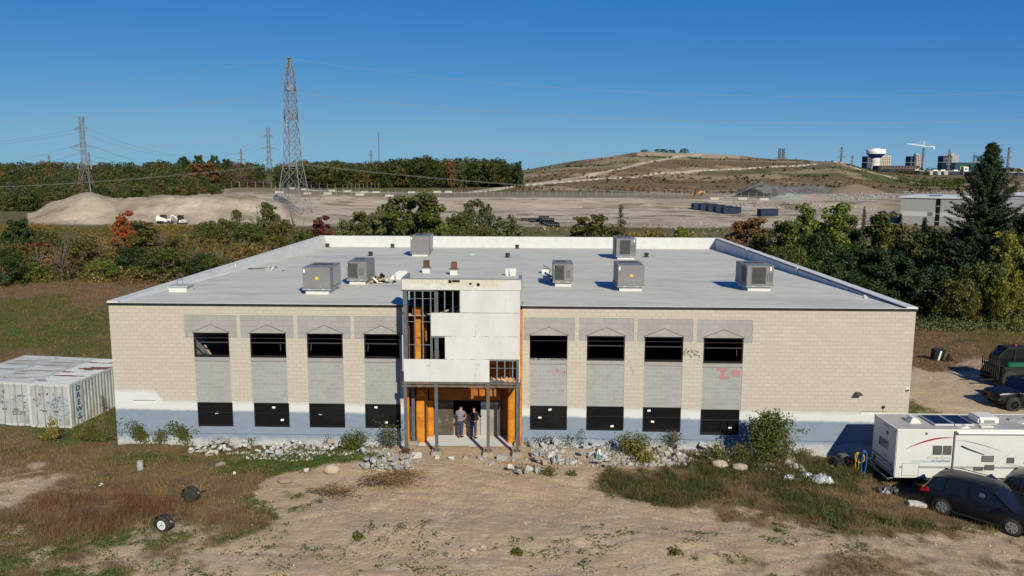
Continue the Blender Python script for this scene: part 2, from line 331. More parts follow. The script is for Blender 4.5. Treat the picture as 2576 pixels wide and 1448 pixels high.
def make_ground():
    rad=np.concatenate([[.3,6,12,18],np.arange(22,62,.14),np.geomspace(62,175,150),np.geomspace(176,1100,230),np.geomspace(1130,9000,26)])
    base=math.atan2(math.cos(YA),math.sin(YA))
    ang=np.concatenate([base-np.radians(np.arange(-37,37.01,.16)),base-np.radians(np.arange(40,320,8))])
    nr,na=len(rad),len(ang)
    X=CAM[0]+rad[:,None]*np.cos(ang)[None];Y=CAM[1]+rad[:,None]*np.sin(ang)[None]
    x=X.ravel();y=Y.ravel();z=hgt(x,y); v,g,p=zone(x,y)
    # low-lying micro relief of weeds
    V=np.stack([x,y,z],1)
    i=np.arange(nr-1)[:,None]*na; j=np.arange(na)[None]; j2=(j+1)%na
    Fq=np.stack([i+j,i+j2,i+na+j2,i+na+j],2).reshape(-1,4)[:,::-1]
    m=bpy.data.materials.new('ground_soil_and_grass'); m.use_nodes=True;t=m.node_tree;N=t.nodes;L=t.links;P=N['Principled BSDF'];P.inputs['Roughness'].default_value=.95;P.inputs['Specular IOR Level'].default_value=.1
    at=N.new('ShaderNodeAttribute');at.attribute_name='zone';sp=N.new('ShaderNodeSeparateColor');L.new(at.outputs['Color'],sp.inputs[0])
    tc=N.new('ShaderNodeTexCoord')
    def noise(s,d=6,r=.6,st=None):
        n=N.new('ShaderNodeTexNoise');n.inputs['Scale'].default_value=s;n.inputs['Detail'].default_value=d;n.inputs['Roughness'].default_value=r
        if st:
            mp=N.new('ShaderNodeMapping');mp.inputs['Scale'].default_value=st;mp.inputs['Rotation'].default_value=(0,0,.35);L.new(tc.outputs['Object'],mp.inputs[0]);L.new(mp.outputs[0],n.inputs['Vector'])
        else: L.new(tc.outputs['Object'],n.inputs['Vector'])
        return n.outputs[0]
    def mix(f,a,b):
        x_=N.new('ShaderNodeMix');x_.data_type='RGBA'
        if hasattr(f,'default_value'): L.new(f,x_.inputs[0])
        for s_,v_ in ((6,a),(7,b)):
            if isinstance(v_,tuple): x_.inputs[s_].default_value=(*v_,1)
            else: L.new(v_,x_.inputs[s_])
        return x_.outputs[2]
    def rng_(s,a,b):
        r=N.new('ShaderNodeMapRange');r.inputs[1].default_value=a;r.inputs[2].default_value=b;L.new(s,r.inputs[0]);return r.outputs[0]
    soil=mix(rng_(noise(.25),.38,.62),(.53,.40,.268),(.43,.312,.198)); soil=mix(rng_(noise(6,8,.7),.42,.66),soil,(.36,.275,.19))
    soil=mix(rng_(noise(1.2,6,.6,(1,5,1)),.52,.7),soil,(.58,.475,.35)); soil=mix(rng_(noise(38,3),.66,.72),soil,(.66,.60,.50))
    sand=mix(rng_(noise(.06,8),.4,.62),(.62,.52,.41),(.49,.40,.305)); sand=mix(rng_(noise(.35,8,.75),.5,.72),sand,(.38,.30,.225)); sand=mix(rng_(noise(.022,6,.7,(1,3,1)),.52,.62),sand,(.44,.36,.28))
    soil=mix(sp.outputs[2],soil,sand)
    dry=mix(rng_(noise(.8,8,.7),.35,.65),(.115,.078,.043),(.21,.155,.088)); dry=mix(rng_(noise(9,6,.8),.5,.75),dry,(.29,.22,.13)); dry=mix(rng_(noise(26,4,.8),.5,.62),dry,(.07,.045,.025)); dry=mix(rng_(noise(60,3),.6,.68),dry,(.36,.29,.18))
    grn=mix(rng_(noise(1.1,8,.75),.35,.65),(.055,.08,.018),(.10,.145,.034)); grn=mix(rng_(noise(22,4,.8),.5,.62),grn,(.022,.035,.01)); grn=mix(rng_(noise(7,5),.55,.66),grn,(.15,.125,.06))
    vg=mix(sp.outputs[1],dry,grn)
    col=mix(sp.outputs[0],soil,vg)
    L.new(col,P.inputs['Base Color'])
    bp=N.new('ShaderNodeBump');bp.inputs['Strength'].default_value=.9;bp.inputs['Distance'].default_value=.08;L.new(noise(5.,8,.75),bp.inputs['Height'])
    L.new(bp.outputs[0],P.inputs['Normal'])
    wv=N.new('ShaderNodeTexWave');wv.inputs['Scale'].default_value=1.6;wv.inputs['Distortion'].default_value=4;wv.inputs['Detail'].default_value=2;wm=N.new('ShaderNodeMapping');wm.inputs['Rotation'].default_value=(0,0,.1);L.new(tc.outputs['Object'],wm.inputs[0]);L.new(wm.outputs[0],wv.inputs[0])
    lb=N.new('ShaderNodeBump');lb.inputs['Distance'].default_value=1.2;lb.inputs['Strength'].default_value=.8;lm=N.new('ShaderNodeMath');lm.operation='MULTIPLY';L.new(noise(.3,9,.7),lm.inputs[0]);L.new(sp.outputs[2],lm.inputs[1]);L.new(lm.outputs[0],lb.inputs['Height']);L.new(lb.outputs[0],bp.inputs['Normal'])
    ml=N.new('ShaderNodeMath');ml.operation='MULTIPLY';L.new(wv.outputs['Fac'],ml.inputs[0]);L.new(at.outputs['Alpha'],ml.inputs[1])
    b2=N.new('ShaderNodeBump');b2.inputs['Strength'].default_value=.7;b2.inputs['Distance'].default_value=.009;L.new(ml.outputs[0],b2.inputs['Height']);L.new(bp.outputs[0],b2.inputs['Normal']);L.new(b2.outputs[0],P.inputs['Normal'])
    me=meshnp('ground',V,Fq,m); me.polygons.foreach_set('use_smooth',np.ones(len(Fq),bool))
    ca=me.color_attributes.new('zone','FLOAT_COLOR','POINT'); ca.data.foreach_set('color',np.stack([v,g,p,rut(x,y)*sst(.6,.2,v)],1).astype(np.float32).ravel())
    tag(ob('ground',me),kind='structure')
make_ground()
# ---------- grass & weeds ----------
def blades(name,N_,region,sel,hmin,hmax,w,m,lean=.35,seed=1,label='',cat='grass',dens=None,nb=5,spread=.12):
    r=np.random.default_rng(seed); x=r.uniform(region[0],region[1],N_);y=r.uniform(region[2],region[3],N_)
    v,g,p=zone(x,y); b,d=bd(x,y)
    inb=(x>-.2)&(x<41.2)&(y>-.05)&(y<43)|((x>15.2)&(x<21.6)&(y>-2.2)&(y<1))|((x>-13)&(x<-1)&(y>.5)&(y<9))&False
    keep=sel(v,g,x,y,r)&~inb&(b>-150)&(b<2726)&(d>24)
    x=x[keep];y=y[keep];n=len(x)
    X=np.repeat(x,nb)+r.normal(0,spread,n*nb);Y=np.repeat(y,nb)+r.normal(0,spread,n*nb)
    Z=hgt(X,Y)-.02; hh=np.repeat(r.uniform(hmin,hmax,n),nb)*r.uniform(.5,1.1,n*nb)
    a=r.uniform(0,6.283,n*nb);la=r.uniform(0,6.283,n*nb);ll=hh*lean*r.uniform(.2,1.6,n*nb);wd=w*r.uniform(.6,1.4,n*nb)
    B=np.stack([X,Y,Z],1);dx=np.stack([np.cos(a)*wd,np.sin(a)*wd,0*a],1);T=B+np.stack([np.cos(la)*ll,np.sin(la)*ll,hh],1)
    V=np.stack([B-dx,B+dx,T],1).reshape(-1,3); Fq=np.arange(len(V)).reshape(-1,3)
    return tag(ob(name,meshnp(name,V,Fq,m,3)),label,cat,kind='stuff')
GD=leafmat('dry_grass_blade',(.20,.135,.07),(.11,.062,.032),.5,.2); GG=leafmat('green_grass_blade',(.05,.09,.017),(.08,.105,.03),.45,.25)
GW=leafmat('weed_leaf',(.035,.075,.016),(.07,.1,.025),.4,.2); GP=leafmat('pale_straw',(.30,.235,.13),(.2,.14,.08),.35,.25)
blades('dry_grass',34000,(-12,44,-15,0),lambda v,g,x,y,r:(v>.45)&(g<.6),.07,.26,.008,GD,.5,1,'short dry brown grass on the front yard')
blades('green_grass',20000,(-12,44,-15,0),lambda v,g,x,y,r:(v>.4)&(g>.4),.05,.17,.012,GG,.7,2,'low green grass patches on the front yard')
blades('straw_grass',7000,(-12,44,-15,0),lambda v,g,x,y,r:(v>.55)&(g<.5),.15,.42,.005,GP,.45,3,'pale straw stems standing in the front yard')
blades('meadow_grass',34000,(-60,0,0,62),lambda v,g,x,y,r:(v>.3),.1,.35,.014,GD,.5,4,'dry meadow grass left of the building')
blades('meadow_green_grass',24000,(-60,0,0,62),lambda v,g,x,y,r:(v>.3)&(g>.45),.08,.3,.018,GG,.6,5,'green meadow grass left of the building')
blades('field_grass',30000,(41,90,8,55),lambda v,g,x,y,r:(v>.3),.1,.4,.014,GD,.5,6,'dry field grass right of the building')
blades('field_green_grass',16000,(41,90,4,55),lambda v,g,x,y,r:(v>.3)&(g>.45),.08,.3,.018,GG,.6,7,'green field grass right of the building')
def weeds(name,pts,hm,m,label,cat='weed',seed=5,nl=14,sp=.13,ls=.045):
    r=np.random.default_rng(seed);V=[]
    P=np.array(pts);n=len(P);X=np.repeat(P[:,0],nl)+r.normal(0,sp,n*nl);Y=np.repeat(P[:,1],nl)+r.normal(0,sp,n*nl)
    Z=hgt(X,Y)+r.uniform(.0,1,n*nl)*hm*np.exp(-((X-np.repeat(P[:,0],nl))**2+(Y-np.repeat(P[:,1],nl))**2)/(2*sp*sp))
    nrm=r.normal(0,.5,(n*nl,3));nrm[:,2]=abs(nrm[:,2])+.6;nrm/=np.linalg.norm(nrm,axis=1)[:,None]
    t=np.cross(nrm,r.normal(0,1,(n*nl,3)));t/=np.linalg.norm(t,axis=1)[:,None];u=np.cross(nrm,t);s=(ls*r.uniform(.6,1.5,n*nl))[:,None]
    c=np.stack([X,Y,Z],1);V=np.stack([c-t*s,c+u*s*.5,c+t*s,c-u*s*.5],1).reshape(-1,3)
    return tag(ob(name,meshnp(name,V,np.arange(len(V)).reshape(-1,4),m)),label,cat,kind='stuff')
r_=np.random.default_rng(77);wx=r_.uniform(-8,44,16000);wy=r_.uniform(-14.8,-1.5,16000);v,g,p=zone(wx,wy);raw=fbm(wx,wy,.5,71,3)
k=((v>.25)&(g>.35)&(r_.random(16000)<.7))|((raw>.56)&(wy<-9.5)&(r_.random(16000)<.16))|((raw>.6)&(wx>28)&(wy<-6)&(r_.random(16000)<.2))
k&=~((wx>14)&(wx<22.5)&(wy>-4)); weeds('low_weeds',list(zip(wx[k],wy[k])),.12,GW,'small broad leafed green weeds scattered over the front yard')
# ---------- pebbles and clods ----------
def stones(name,N_,region,smin,smax,m,label,cond,seed,kind='stuff',flat=.6):
    r=np.random.default_rng(seed);x=r.uniform(region[0],region[1],N_);y=r.uniform(region[2],region[3],N_);v,g,p=zone(x,y);k=cond(v,g,x,y,r)&~((x>15)&(x<21.6)&(y>-2))
    x=x[k];y=y[k];n=len(x);s=smin+(smax-smin)*r.random(n)**4
    oc=np.array([(1,0,0),(-1,0,0),(0,1,0),(0,-1,0),(0,0,1),(0,0,-1)],float);fc=np.array([(0,2,4),(2,1,4),(1,3,4),(3,0,4),(2,0,5),(1,2,5),(3,1,5),(0,3,5)])
    A=r.uniform(0,6.28,n);V=oc[None]*r.uniform(.6,1.3,(n,6,1))*s[:,None,None];V[:,:,2]*=flat
    ca,sa=np.cos(A)[:,None],np.sin(A)[:,None];vx=V[:,:,0]*ca-V[:,:,1]*sa;vy=V[:,:,0]*sa+V[:,:,1]*ca
    V=np.stack([vx+x[:,None],vy+y[:,None],V[:,:,2]+(hgt(x,y)+s*.2)[:,None]],2).reshape(-1,3)
    Fq=(fc[None]+6*np.arange(n)[:,None,None]).reshape(-1,3)
    return tag(ob(name,meshnp(name,V,Fq,m,3)),label,'stones',kind=kind)
PB=mat('pebble',(.50,.42,.32),.9,(.38,.30,.22),9,rnd=.3)
stones('pebbles',10000,(-8,44,-15,-1.5),.01,.06,PB,'small pale pebbles and dirt clods on the bare soil',lambda v,g,x,y,r:(v<.6)&(r.random(len(x))<.75),3)
LT=mat('yellow_leaf_litter',(.55,.42,.14),.7,(.6,.55,.4),9,rnd=.3)
stones('leaf_litter',900,(-8,18,-14,-1.5),.015,.05,LT,'small pale yellow leaves littering the dry grass',lambda v,g,x,y,r:(v>.4),4,flat=.25)
# ================= BUILDING =================
def blockmat(name,c1,c2,bw=.4,bh=.2,mort=(.2,.17,.15),ms=.011,paint=False,stain=None,bump=.25,off=(0,0),zaxis=True):
    m=bpy.data.materials.new(name);m.use_nodes=True;t=m.node_tree;N=t.nodes;L=t.links;P=N['Principled BSDF'];P.inputs['Roughness'].default_value=.9;P.inputs['Specular IOR Level'].default_value=.15
    tc=N.new('ShaderNodeTexCoord');sx=N.new('ShaderNodeSeparateXYZ');L.new(tc.outputs['Object'],sx.inputs[0])
    ad=N.new('ShaderNodeMath');L.new(sx.outputs[0],ad.inputs[0]);L.new(sx.outputs[1],ad.inputs[1])
    def mth(op,a,b=None,c=None):
        n=N.new('ShaderNodeMath');n.operation=op
        for i,v in enumerate((a,b,c)):
            if v is None: continue
            if isinstance(v,(int,float)): n.inputs[i].default_value=v
            else: L.new(v,n.inputs[i])
        return n.outputs[0]
    cb=N.new('ShaderNodeCombineXYZ');L.new(mth('ADD',ad.outputs[0],off[0]),cb.inputs[0]);L.new(mth('ADD',sx.outputs[2],off[1]),cb.inputs[1])
    bt=N.new('ShaderNodeTexBrick');L.new(cb.outputs[0],bt.inputs['Vector']);bt.inputs['Scale'].default_value=1;bt.inputs['Brick Width'].default_value=bw;bt.inputs['Row Height'].default_value=bh
    bt.inputs['Mortar Size'].default_value=ms;bt.inputs['Mortar Smooth'].default_value=.3;bt.inputs['Color1'].default_value=(*c1,1);bt.inputs['Color2'].default_value=(*c2,1);bt.inputs['Mortar'].default_value=(*mort,1)
    def noise(s,d=5,st=None,r=.6):
        n=N.new('ShaderNodeTexNoise');n.inputs['Scale'].default_value=s;n.inputs['Detail'].default_value=d;n.inputs['Roughness'].default_value=r
        if st: mp=N.new('ShaderNodeMapping');mp.inputs['Scale'].default_value=st;L.new(tc.outputs['Object'],mp.inputs[0]);L.new(mp.outputs[0],n.inputs[0])
        else: L.new(tc.outputs['Object'],n.inputs[0])
        return n.outputs[0]
    def rg(s,a,b,c=0.,d=1.):
        r=N.new('ShaderNodeMapRange');r.inputs[1].default_value=a;r.inputs[2].default_value=b;r.inputs[3].default_value=c;r.inputs[4].default_value=d;L.new(s,r.inputs[0]);return r.outputs[0]
    def mix(f,a,b):
        x_=N.new('ShaderNodeMix');x_.data_type='RGBA'
        if isinstance(f,float): x_.inputs[0].default_value=f
        else: L.new(f,x_.inputs[0])
        for s_,v_ in ((6,a),(7,b)):
            if isinstance(v_,tuple): x_.inputs[s_].default_value=(*v_,1)
            else: L.new(v_,x_.inputs[s_])
        return x_.outputs[2]
    col=bt.outputs['Color']
    col=mix(rg(noise(.6),.35,.7,0,.35),col,tuple(c*.82 for c in c1))
    col=mix(rg(noise(14,6),.45,.8,0,.3),col,tuple(c*.7 for c in c1))
    if stain: col=mix(rg(noise(1.3,7,(1,1,.55),.7),.5,.72,0,.6),col,stain)
    if paint:
        x=sx.outputs[0];z=sx.outputs[2]
        zn=mth('ADD',z,mth('MULTIPLY',mth('SUBTRACT',noise(1.1,5),.5),.32))
        slope=mth('MULTIPLY',x,.0075)
        zs=mth('ADD',zn,slope)
        up_=rg(mth('ADD',zs,mth('MULTIPLY',rg(x,2.1,2.6,1.,0.),-.55)),2.18,2.42,1.,0.)
        dm=N.new('ShaderNodeMix');dm.inputs[0].default_value=.25
        white=mix(.12,(.60,.62,.63),bt.outputs['Color'])
        blue=mix(rg(noise(1.2,6,(1,1,2)),.35,.7),(.165,.225,.32),(.205,.265,.355)); blue=mix(.10,blue,bt.outputs['Color'])
        col=mix(up_,col,white)
        zb=mth('ADD',z,mth('MULTIPLY',mth('SUBTRACT',noise(1.9,7,None,.65),.5),.22))
        zb=mth('ADD',zb,slope)
        col=mix(rg(zb,1.78,1.92,1.,0.),col,blue)
        lo=mix(rg(mth('ADD',z,mth('MULTIPLY',mth('SUBTRACT',noise(2.5,7,None,.7),.5),.9)),.12,.45,.85,0.),(0,0,0),(1,1,1))
        low=N.new('ShaderNodeSeparateColor');L.new(lo,low.inputs[0]);col=mix(low.outputs[0],col,(.47,.47,.47))
    L.new(col,P.inputs['Base Color'])
    n2=noise(9,6);h=mth('ADD',mth('MULTIPLY',bt.outputs['Fac'],-.6),mth('MULTIPLY',n2,.9));b=N.new('ShaderNodeBump');b.inputs['Strength'].default_value=bump;b.inputs['Distance'].default_value=.03;L.new(h,b.inputs['Height']);L.new(b.outputs[0],P.inputs['Normal'])
    MATS[name]=m;return m
BEIGE=blockmat('beige_split_face_block',(.50,.455,.395),(.46,.415,.355),mort=(.34,.31,.27),paint=True,off=(0,.05),ms=.011)
GREYB=blockmat('grey_block',(.335,.345,.35),(.295,.30,.305),mort=(.42,.425,.42),stain=(.30,.25,.235),off=(.1,.05),ms=.009)
GREYL=blockmat('large_grey_block',(.35,.345,.345),(.305,.30,.30),bw=.62,bh=.297,mort=(.27,.22,.19),stain=(.30,.245,.225),off=(0,.25))
BLK=mat('black_metal',(.012,.012,.013),.45,(.03,.03,.03),4)
WHT=mat('white_membrane',(.60,.605,.605),.7,(.54,.54,.535),1.5)
FRM=mat('window_frame_black',(.014,.014,.015),.4)
STL=mat('grey_primer_steel',(.125,.145,.16),.55,(.085,.10,.11),3,metal=.2)
STUD=mat('galvanised_stud',(.22,.25,.27),.4,(.16,.18,.20),5,metal=.3)
RST=mat('rusty_steel',(.14,.075,.045),.85,(.07,.035,.022),5,bump=.3)
CONC=mat('concrete',(.48,.47,.44),.9,(.38,.37,.35),1.6,bump=.1)
CONC=mat('pale_slab_concrete',(.66,.66,.64),.9,(.55,.55,.53),1.2,bump=.1)
CONC2=mat('footing_concrete',(.36,.31,.25),.9,(.27,.23,.18),4,bump=.3)
FOAM=mat('orange_spray_foam',(.62,.26,.025),.8,(.40,.13,.015),1.7,bump=1.,bsc=6,fac=(.35,.7))
FOAMD=mat('shaded_orange_foam',(.33,.105,.02),.85,(.44,.16,.026),1.3,bump=1.,bsc=5,fac=(.4,.75))  # orange foam again, shade of the recess put into a browner colour
DARK=mat('dark_interior_wall',(.016,.014,.013),.9,(.03,.025,.02),2)  # near-black colour carries the darkness of the unlit inside
INTG=mat('grey_drywall',(.30,.32,.35),.9,(.22,.24,.27),1)
GYP=mat('white_sheathing_board',(.585,.595,.60),.75,(.52,.525,.525),1.2,det=7,stretch=(1,1,.5))
PLY=mat('pale_plywood',(.36,.235,.17),.8,(.46,.33,.25),7,bump=.3)
GLS=mat('dark_window_glass',(.008,.009,.010),.12,spec=.4)
STK=mat('white_sticker',(.8,.8,.8),.6)
B=empty('masonry_building',(0,0,0),0,'two storey beige block building with blue painted base and flat white roof','building')
WIN_U=[(4.31,6.15),(7.24,9.1),(10.18,12.03),(13.13,14.96),(21.63,23.55),(24.54,26.47),(27.47,29.43),(30.46,32.47)]
WIN_L=[(4.32,6.18),(7.29,9.14),(10.18,12.05),(13.1,14.97),(21.66,23.58),(24.57,26.5),(27.47,29.43),(30.44,32.43)]
UZ=[(4.66,5.94)]*5+[(4.66,5.94),(4.62,5.92),(4.57,5.89)]; LZ=[(.95,2.24)]*5+[(.95,2.24),(.91,2.22),(.78,2.14)]
PAN=[(3.87,6.58),(6.77,9.51),(9.72,12.46),(12.64,15.2),(21.32,23.9),(24.12,26.91),(27.08,29.89),(30.09,32.9)]
PZ=[(5.67,6.86)]*5+[(5.68,6.87),(5.67,6.84),(5.64,6.82)]
HT=7.48
def wallgrid(mb,x0,x1,z0,z1,holes,y=0.,mi=0):
    xs=sorted({x0,x1,*[v for h in holes for v in h[:2] if x0<v<x1]});zs=sorted({z0,z1,*[v for h in holes for v in h[2:] if z0<v<z1]})
    for i in range(len(xs)-1):
        j=0
        while j<len(zs)-1:
            cx=(xs[i]+xs[i+1])/2;inh=lambda j:any(h[0]<cx<h[1] and h[2]<(zs[j]+zs[j+1])/2<h[3] for h in holes)
            if inh(j): j+=1;continue
            k=j
            while k<len(zs)-1 and not inh(k): k+=1
            mb.quad((xs[i],y,zs[j]),(xs[i+1],y,zs[j]),(xs[i+1],y,zs[k]),(xs[i],y,zs[k]),mi); j=k
wins=[(a,b,z[0],z[1]) for (a,b),z in zip(WIN_U,UZ)]+[(a,b,z[0],z[1]) for (a,b),z in zip(WIN_L,LZ)]
pans=[(a,b,z[0],z[1]) for (a,b),z in zip(PAN,PZ)]
und=[(min(l[0],u[0])+.01,max(l[1],u[1])-.01,lz[1],uz[0]) for u,l,uz,lz in zip(WIN_U,WIN_L,UZ,LZ)]
und=[(u[0],u[1],lz[1],uz[0]) for u,uz,lz in zip(WIN_U,UZ,LZ)]
mb=MB();ho=wins+pans+und
FRONT=[]
for side,(xa,xb) in enumerate(((0,15.3),(21.25,41))):
  mb=MB();wallgrid(mb,xa,xb,-.8,HT,ho)
  for (a,b,c,d) in wins+pans+und:
    if not xa<=(a+b)/2<=xb: continue
    e=.3 if (a,b,c,d) in wins else .02
    mb.quad((a,0,c),(a,0,d),(a,e,d),(a,e,c));mb.quad((b,0,d),(b,0,c),(b,e,c),(b,e,d));mb.quad((a,0,d),(b,0,d),(b,e,d),(a,e,d));mb.quad((a,e,c),(b,e,c),(b,0,c),(a,0,c))
  if side: mb.quad((21.25,1.7,-.8),(21.25,1.7,HT),(21.25,0,HT),(21.25,0,-.8))
  else: mb.quad((15.3,0,-.8),(15.3,0,HT),(15.3,1.7,HT),(15.3,1.7,-.8))
  wf=mb.build('front_wall',BEIGE,B)
mb=MB();mb.box(-.0,.3,.001,42.33,-.8,HT-.01);ws=mb.build('side_wall',BEIGE,B)
mb=MB();mb.box(40.7,41,.001,42.33,-.8,HT-.01);mb.build('side_wall',BEIGE,B)
mb=MB();mb.box(.31,40.69,42.0,42.32,-.8,HT-.01);mb.build('rear_wall',BEIGE,B)
# panels
for i,((a,b,c,d),u,w) in enumerate(zip(pans,und,wins[:8])):
    mb=MB();wallgrid(mb,a,b,c,d,[w],.02);
    mb.build('upper_block_panel',GREYL,B)
    mb=MB();mb.quad((u[0],.02,u[2]),(u[1],.02,u[2]),(u[1],.02,u[3]-.2),(u[0],.02,u[3]-.2));mb.build('lower_block_panel',GREYB,B)
    mb=MB();mb.box(u[0],u[1],-.025,.1,u[3]-.2,u[3]-.005);mb.build('window_sill',GREYL,B)
    cx=(w[0]+w[1])/2;mb=MB();mb.prism([(w[0]-.03,w[3]+.01),(w[1]+.03,w[3]+.01),(cx,w[3]+.44)],-.03,.02)
    pd=mb.build('pediment',mat('pediment_render',(.345,.34,.335),.9,(.29,.27,.26),3),B)
    mb=MB();mb.bar((w[0]-.04,-.035,w[3]+.02),(cx,-.035,w[3]+.45),.02,.025);mb.bar((w[1]+.04,-.035,w[3]+.02),(cx,-.035,w[3]+.45),.02,.025);mb.build('edge_line',mat('dark_joint',(.17,.14,.13),.9),pd)
# windows
STK_POS={8:[(.52,.55)],9:[(.55,.80),(.78,.28)],10:[(.30,.55)],11:[(.30,.85),(.58,.22)],12:[(.54,.83),(.27,.5)],13:[(.70,.17)],14:[(.17,.85),(.27,.40)],15:[(.78,.28)]}
rr=random.Random(3)
for i,(a,b,c,d) in enumerate(wins):
    low=i>=8; y0=.04;w=.06;mb=MB()
    if i!=4:
        mb.box(a,a+w,y0,y0+.1,c,d);mb.box(b-w,b,y0,y0+.1,c,d);mb.box(a+w,b-w,y0,y0+.1,d-w,d);mb.box(a+w,b-w,y0-.03,y0+.12,c,c+.1);mb.box(a+w,b-w,y0-.045,y0-.03,c+.02,c+.045)
        f=mb.build('window',FRM,B)
        zr=c+(d-c)*(.57 if low else .60);r_=MB();r_.box(a+w,b-w,y0-.01,y0+.06,zr-.025,zr+.025);r_.build('middle_rail',mat('rail_grey',(.05,.05,.055),.35) if not low else FRM,f)
    else:
        mb.box(a,b,.02,.2,c,c+.05);mb.box(a+.02,b-.25,.0,.1,c+.05,c+.07);f=mb.build('window',mat('broken_sill_edge',(.45,.45,.43),.9,(.02,.02,.02),9),B)
        f['label']='empty window opening with torn out frame'
    if low:
        g=MB();g.quad((a+w,y0+.05,c+.1),(b-w,y0+.05,c+.1),(b-w,y0+.05,zr-.025),(a+w,y0+.05,zr-.025));g.quad((a+w,y0+.05,zr+.025),(b-w,y0+.05,zr+.025),(b-w,y0+.05,d-w),(a+w,y0+.05,d-w));g.build('pane',GLS,f)
        for sx_,sz_ in STK_POS[i]:
            s=MB();s.M=Matrix.Translation((a+(b-a)*sx_,y0+.035,c+(d-c)*sz_))@Matrix.Rotation(rr.uniform(-.2,.2),4,'Y');s.box(-.08,.08,-.004,.004,-.05,.05);s.build('sticker',STK,f)
    elif i in (1,2,3,7):
        s=MB();s.bar((a+(b-a)*(.83 if i in(1,7) else .12),y0-.015,c+(d-c)*.55),(a+(b-a)*(.85 if i in(1,7) else .1),y0-.03,c+(d-c)*.3),.015);s.build('stay_arm',STUD,f)
# interior
mb=MB();mb.box(.31,15.29,.31,41.9,3.35,3.5);mb.box(21.26,40.69,.31,41.9,3.35,3.5);mb.box(15.3,21.25,1.75,41.9,3.35,3.5);mb.box(.31,40.69,.31,41.9,-.05,.05);mb.build('interior_floor',mat('dark_floor',(.03,.028,.026),.95),B)  # floor painted near black to carry the darkness of the unlit rooms
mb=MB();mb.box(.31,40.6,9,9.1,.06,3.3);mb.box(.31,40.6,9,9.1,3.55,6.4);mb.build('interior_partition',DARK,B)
mb=MB();mb.box(4.05,4.15,.31,6.,3.52,6.4);mb.build('interior_side_partition',INTG,B)
mb=MB();mb.bar((5.2,.6,4.2),(4.5,.9,5.1),.09,.02);mb.build('leaning_board',PLY,B)
# roof
ROOFM=bpy.data.materials.new('roof_membrane');ROOFM.use_nodes=True
def _roof():
    t=ROOFM.node_tree;N=t.nodes;L=t.links;P=N['Principled BSDF'];P.inputs['Roughness'].default_value=.75;P.inputs['Specular IOR Level'].default_value=.2
    tc=N.new('ShaderNodeTexCoord')
    def nz(s,st,d=6):
        mp=N.new('ShaderNodeMapping');mp.inputs['Scale'].default_value=st;L.new(tc.outputs['Object'],mp.inputs[0]);n=N.new('ShaderNodeTexNoise');n.inputs['Scale'].default_value=s;n.inputs['Detail'].default_value=d;n.inputs['Roughness'].default_value=.65;L.new(mp.outputs[0],n.inputs[0]);return n.outputs[0]
    def mx(a,b,f,lo,hi,am=1.):
        r=N.new('ShaderNodeMapRange');r.inputs[1].default_value=lo;r.inputs[2].default_value=hi;r.inputs[4].default_value=am;L.new(f,r.inputs[0]);x=N.new('ShaderNodeMix');x.data_type='RGBA';L.new(r.outputs[0],x.inputs[0])
        for s_,v in ((6,a),(7,b)):
            if isinstance(v,tuple): x.inputs[s_].default_value=(*v,1)
            else: L.new(v,x.inputs[s_])
        return x.outputs[2]
    c=mx((.61,.60,.53),(.545,.53,.465),nz(.35,(1,1,1)),.35,.65)
    c=mx(c,(.38,.375,.355),nz(1.0,(.35,2.2,1)),.50,.68,.75)
    c=mx(c,(.24,.215,.19),nz(2.2,(.25,2.6,1),9),.6,.7,.75)
    c=mx(c,(.66,.66,.65),nz(.7,(.6,1.2,1),7),.6,.7,.5)
    c=mx(c,(.40,.395,.375),nz(.22,(.6,1.4,1),9),.57,.60,.45)
    bt=N.new('ShaderNodeTexBrick');L.new(tc.outputs['Object'],bt.inputs[0]);bt.inputs['Scale'].default_value=1;bt.inputs['Brick Width'].default_value=9.5;bt.inputs['Row Height'].default_value=.95;bt.inputs['Mortar Size'].default_value=.02
    c=mx(c,(.42,.41,.39),bt.outputs['Fac'],0,1,.5)
    L.new(c,P.inputs['Base Color'])
_roof()
ROOFZ=lambda y:7.46-.0244*y
mb=MB();n=40
for i in range(n):
    y0=-.0+42.*i/n;y1=42.*(i+1)/n;mb.quad((.3,y0,ROOFZ(y0)),(40.7,y0,ROOFZ(y0)),(40.7,y1,ROOFZ(y1)),(.3,y1,ROOFZ(y1)))
mb.quad((.3,0,6.9),(.3,42,6.3),(40.7,42,6.3),(40.7,0,6.9))
roof=mb.build('roof',ROOFM,B)
mb=MB()
mb.prism([(-.06,HT),(.5,HT),(.78,HT)],0,0) if False else None
def parap(mb,xa,xb,xi):  # wall strip cap with sloping cant on the inner side
    ys=[0,2,42.4]
    mb.box(min(xa,xb),max(xa,xb),-.05,42.4,7.44,7.56)
parap(mb,-.05,.5,.8);mb.add([(.5,-.02,7.56),(.5,41.95,7.56),(.8,41.95,ROOFZ(42)+.01),(.8,-.02,7.472)],[(0,3,2,1)])
mb.build('parapet',mat('left_parapet_membrane',(.60,.60,.59),.7,(.52,.52,.51),1.5,stretch=(1,.3,1)),roof)
mb=MB();mb.box(40.5,41.05,-.05,42.4,7.44,7.56);mb.quad((40.5,42,6.2),(40.5,0,7.2),(40.5,0,7.5),(40.5,42,7.5));mb.build('parapet',mat('right_parapet_membrane',(.66,.66,.65),.7,(.55,.55,.54),1.5),roof)
mb=MB();mb.box(.5,40.5,41.95,42.35,6.2,7.562);mb.build('parapet',WHT,roof)
mb=MB()
for x0,x1 in ((.6,0),(40.5,0)):
    for yy in (16.5,30.):
        xx=.5 if x0<1 else 40.42
        mb.box(xx,xx+.08,yy,yy+.35,6.6,7.58)
mb.build('parapet_pilaster',WHT,roof)
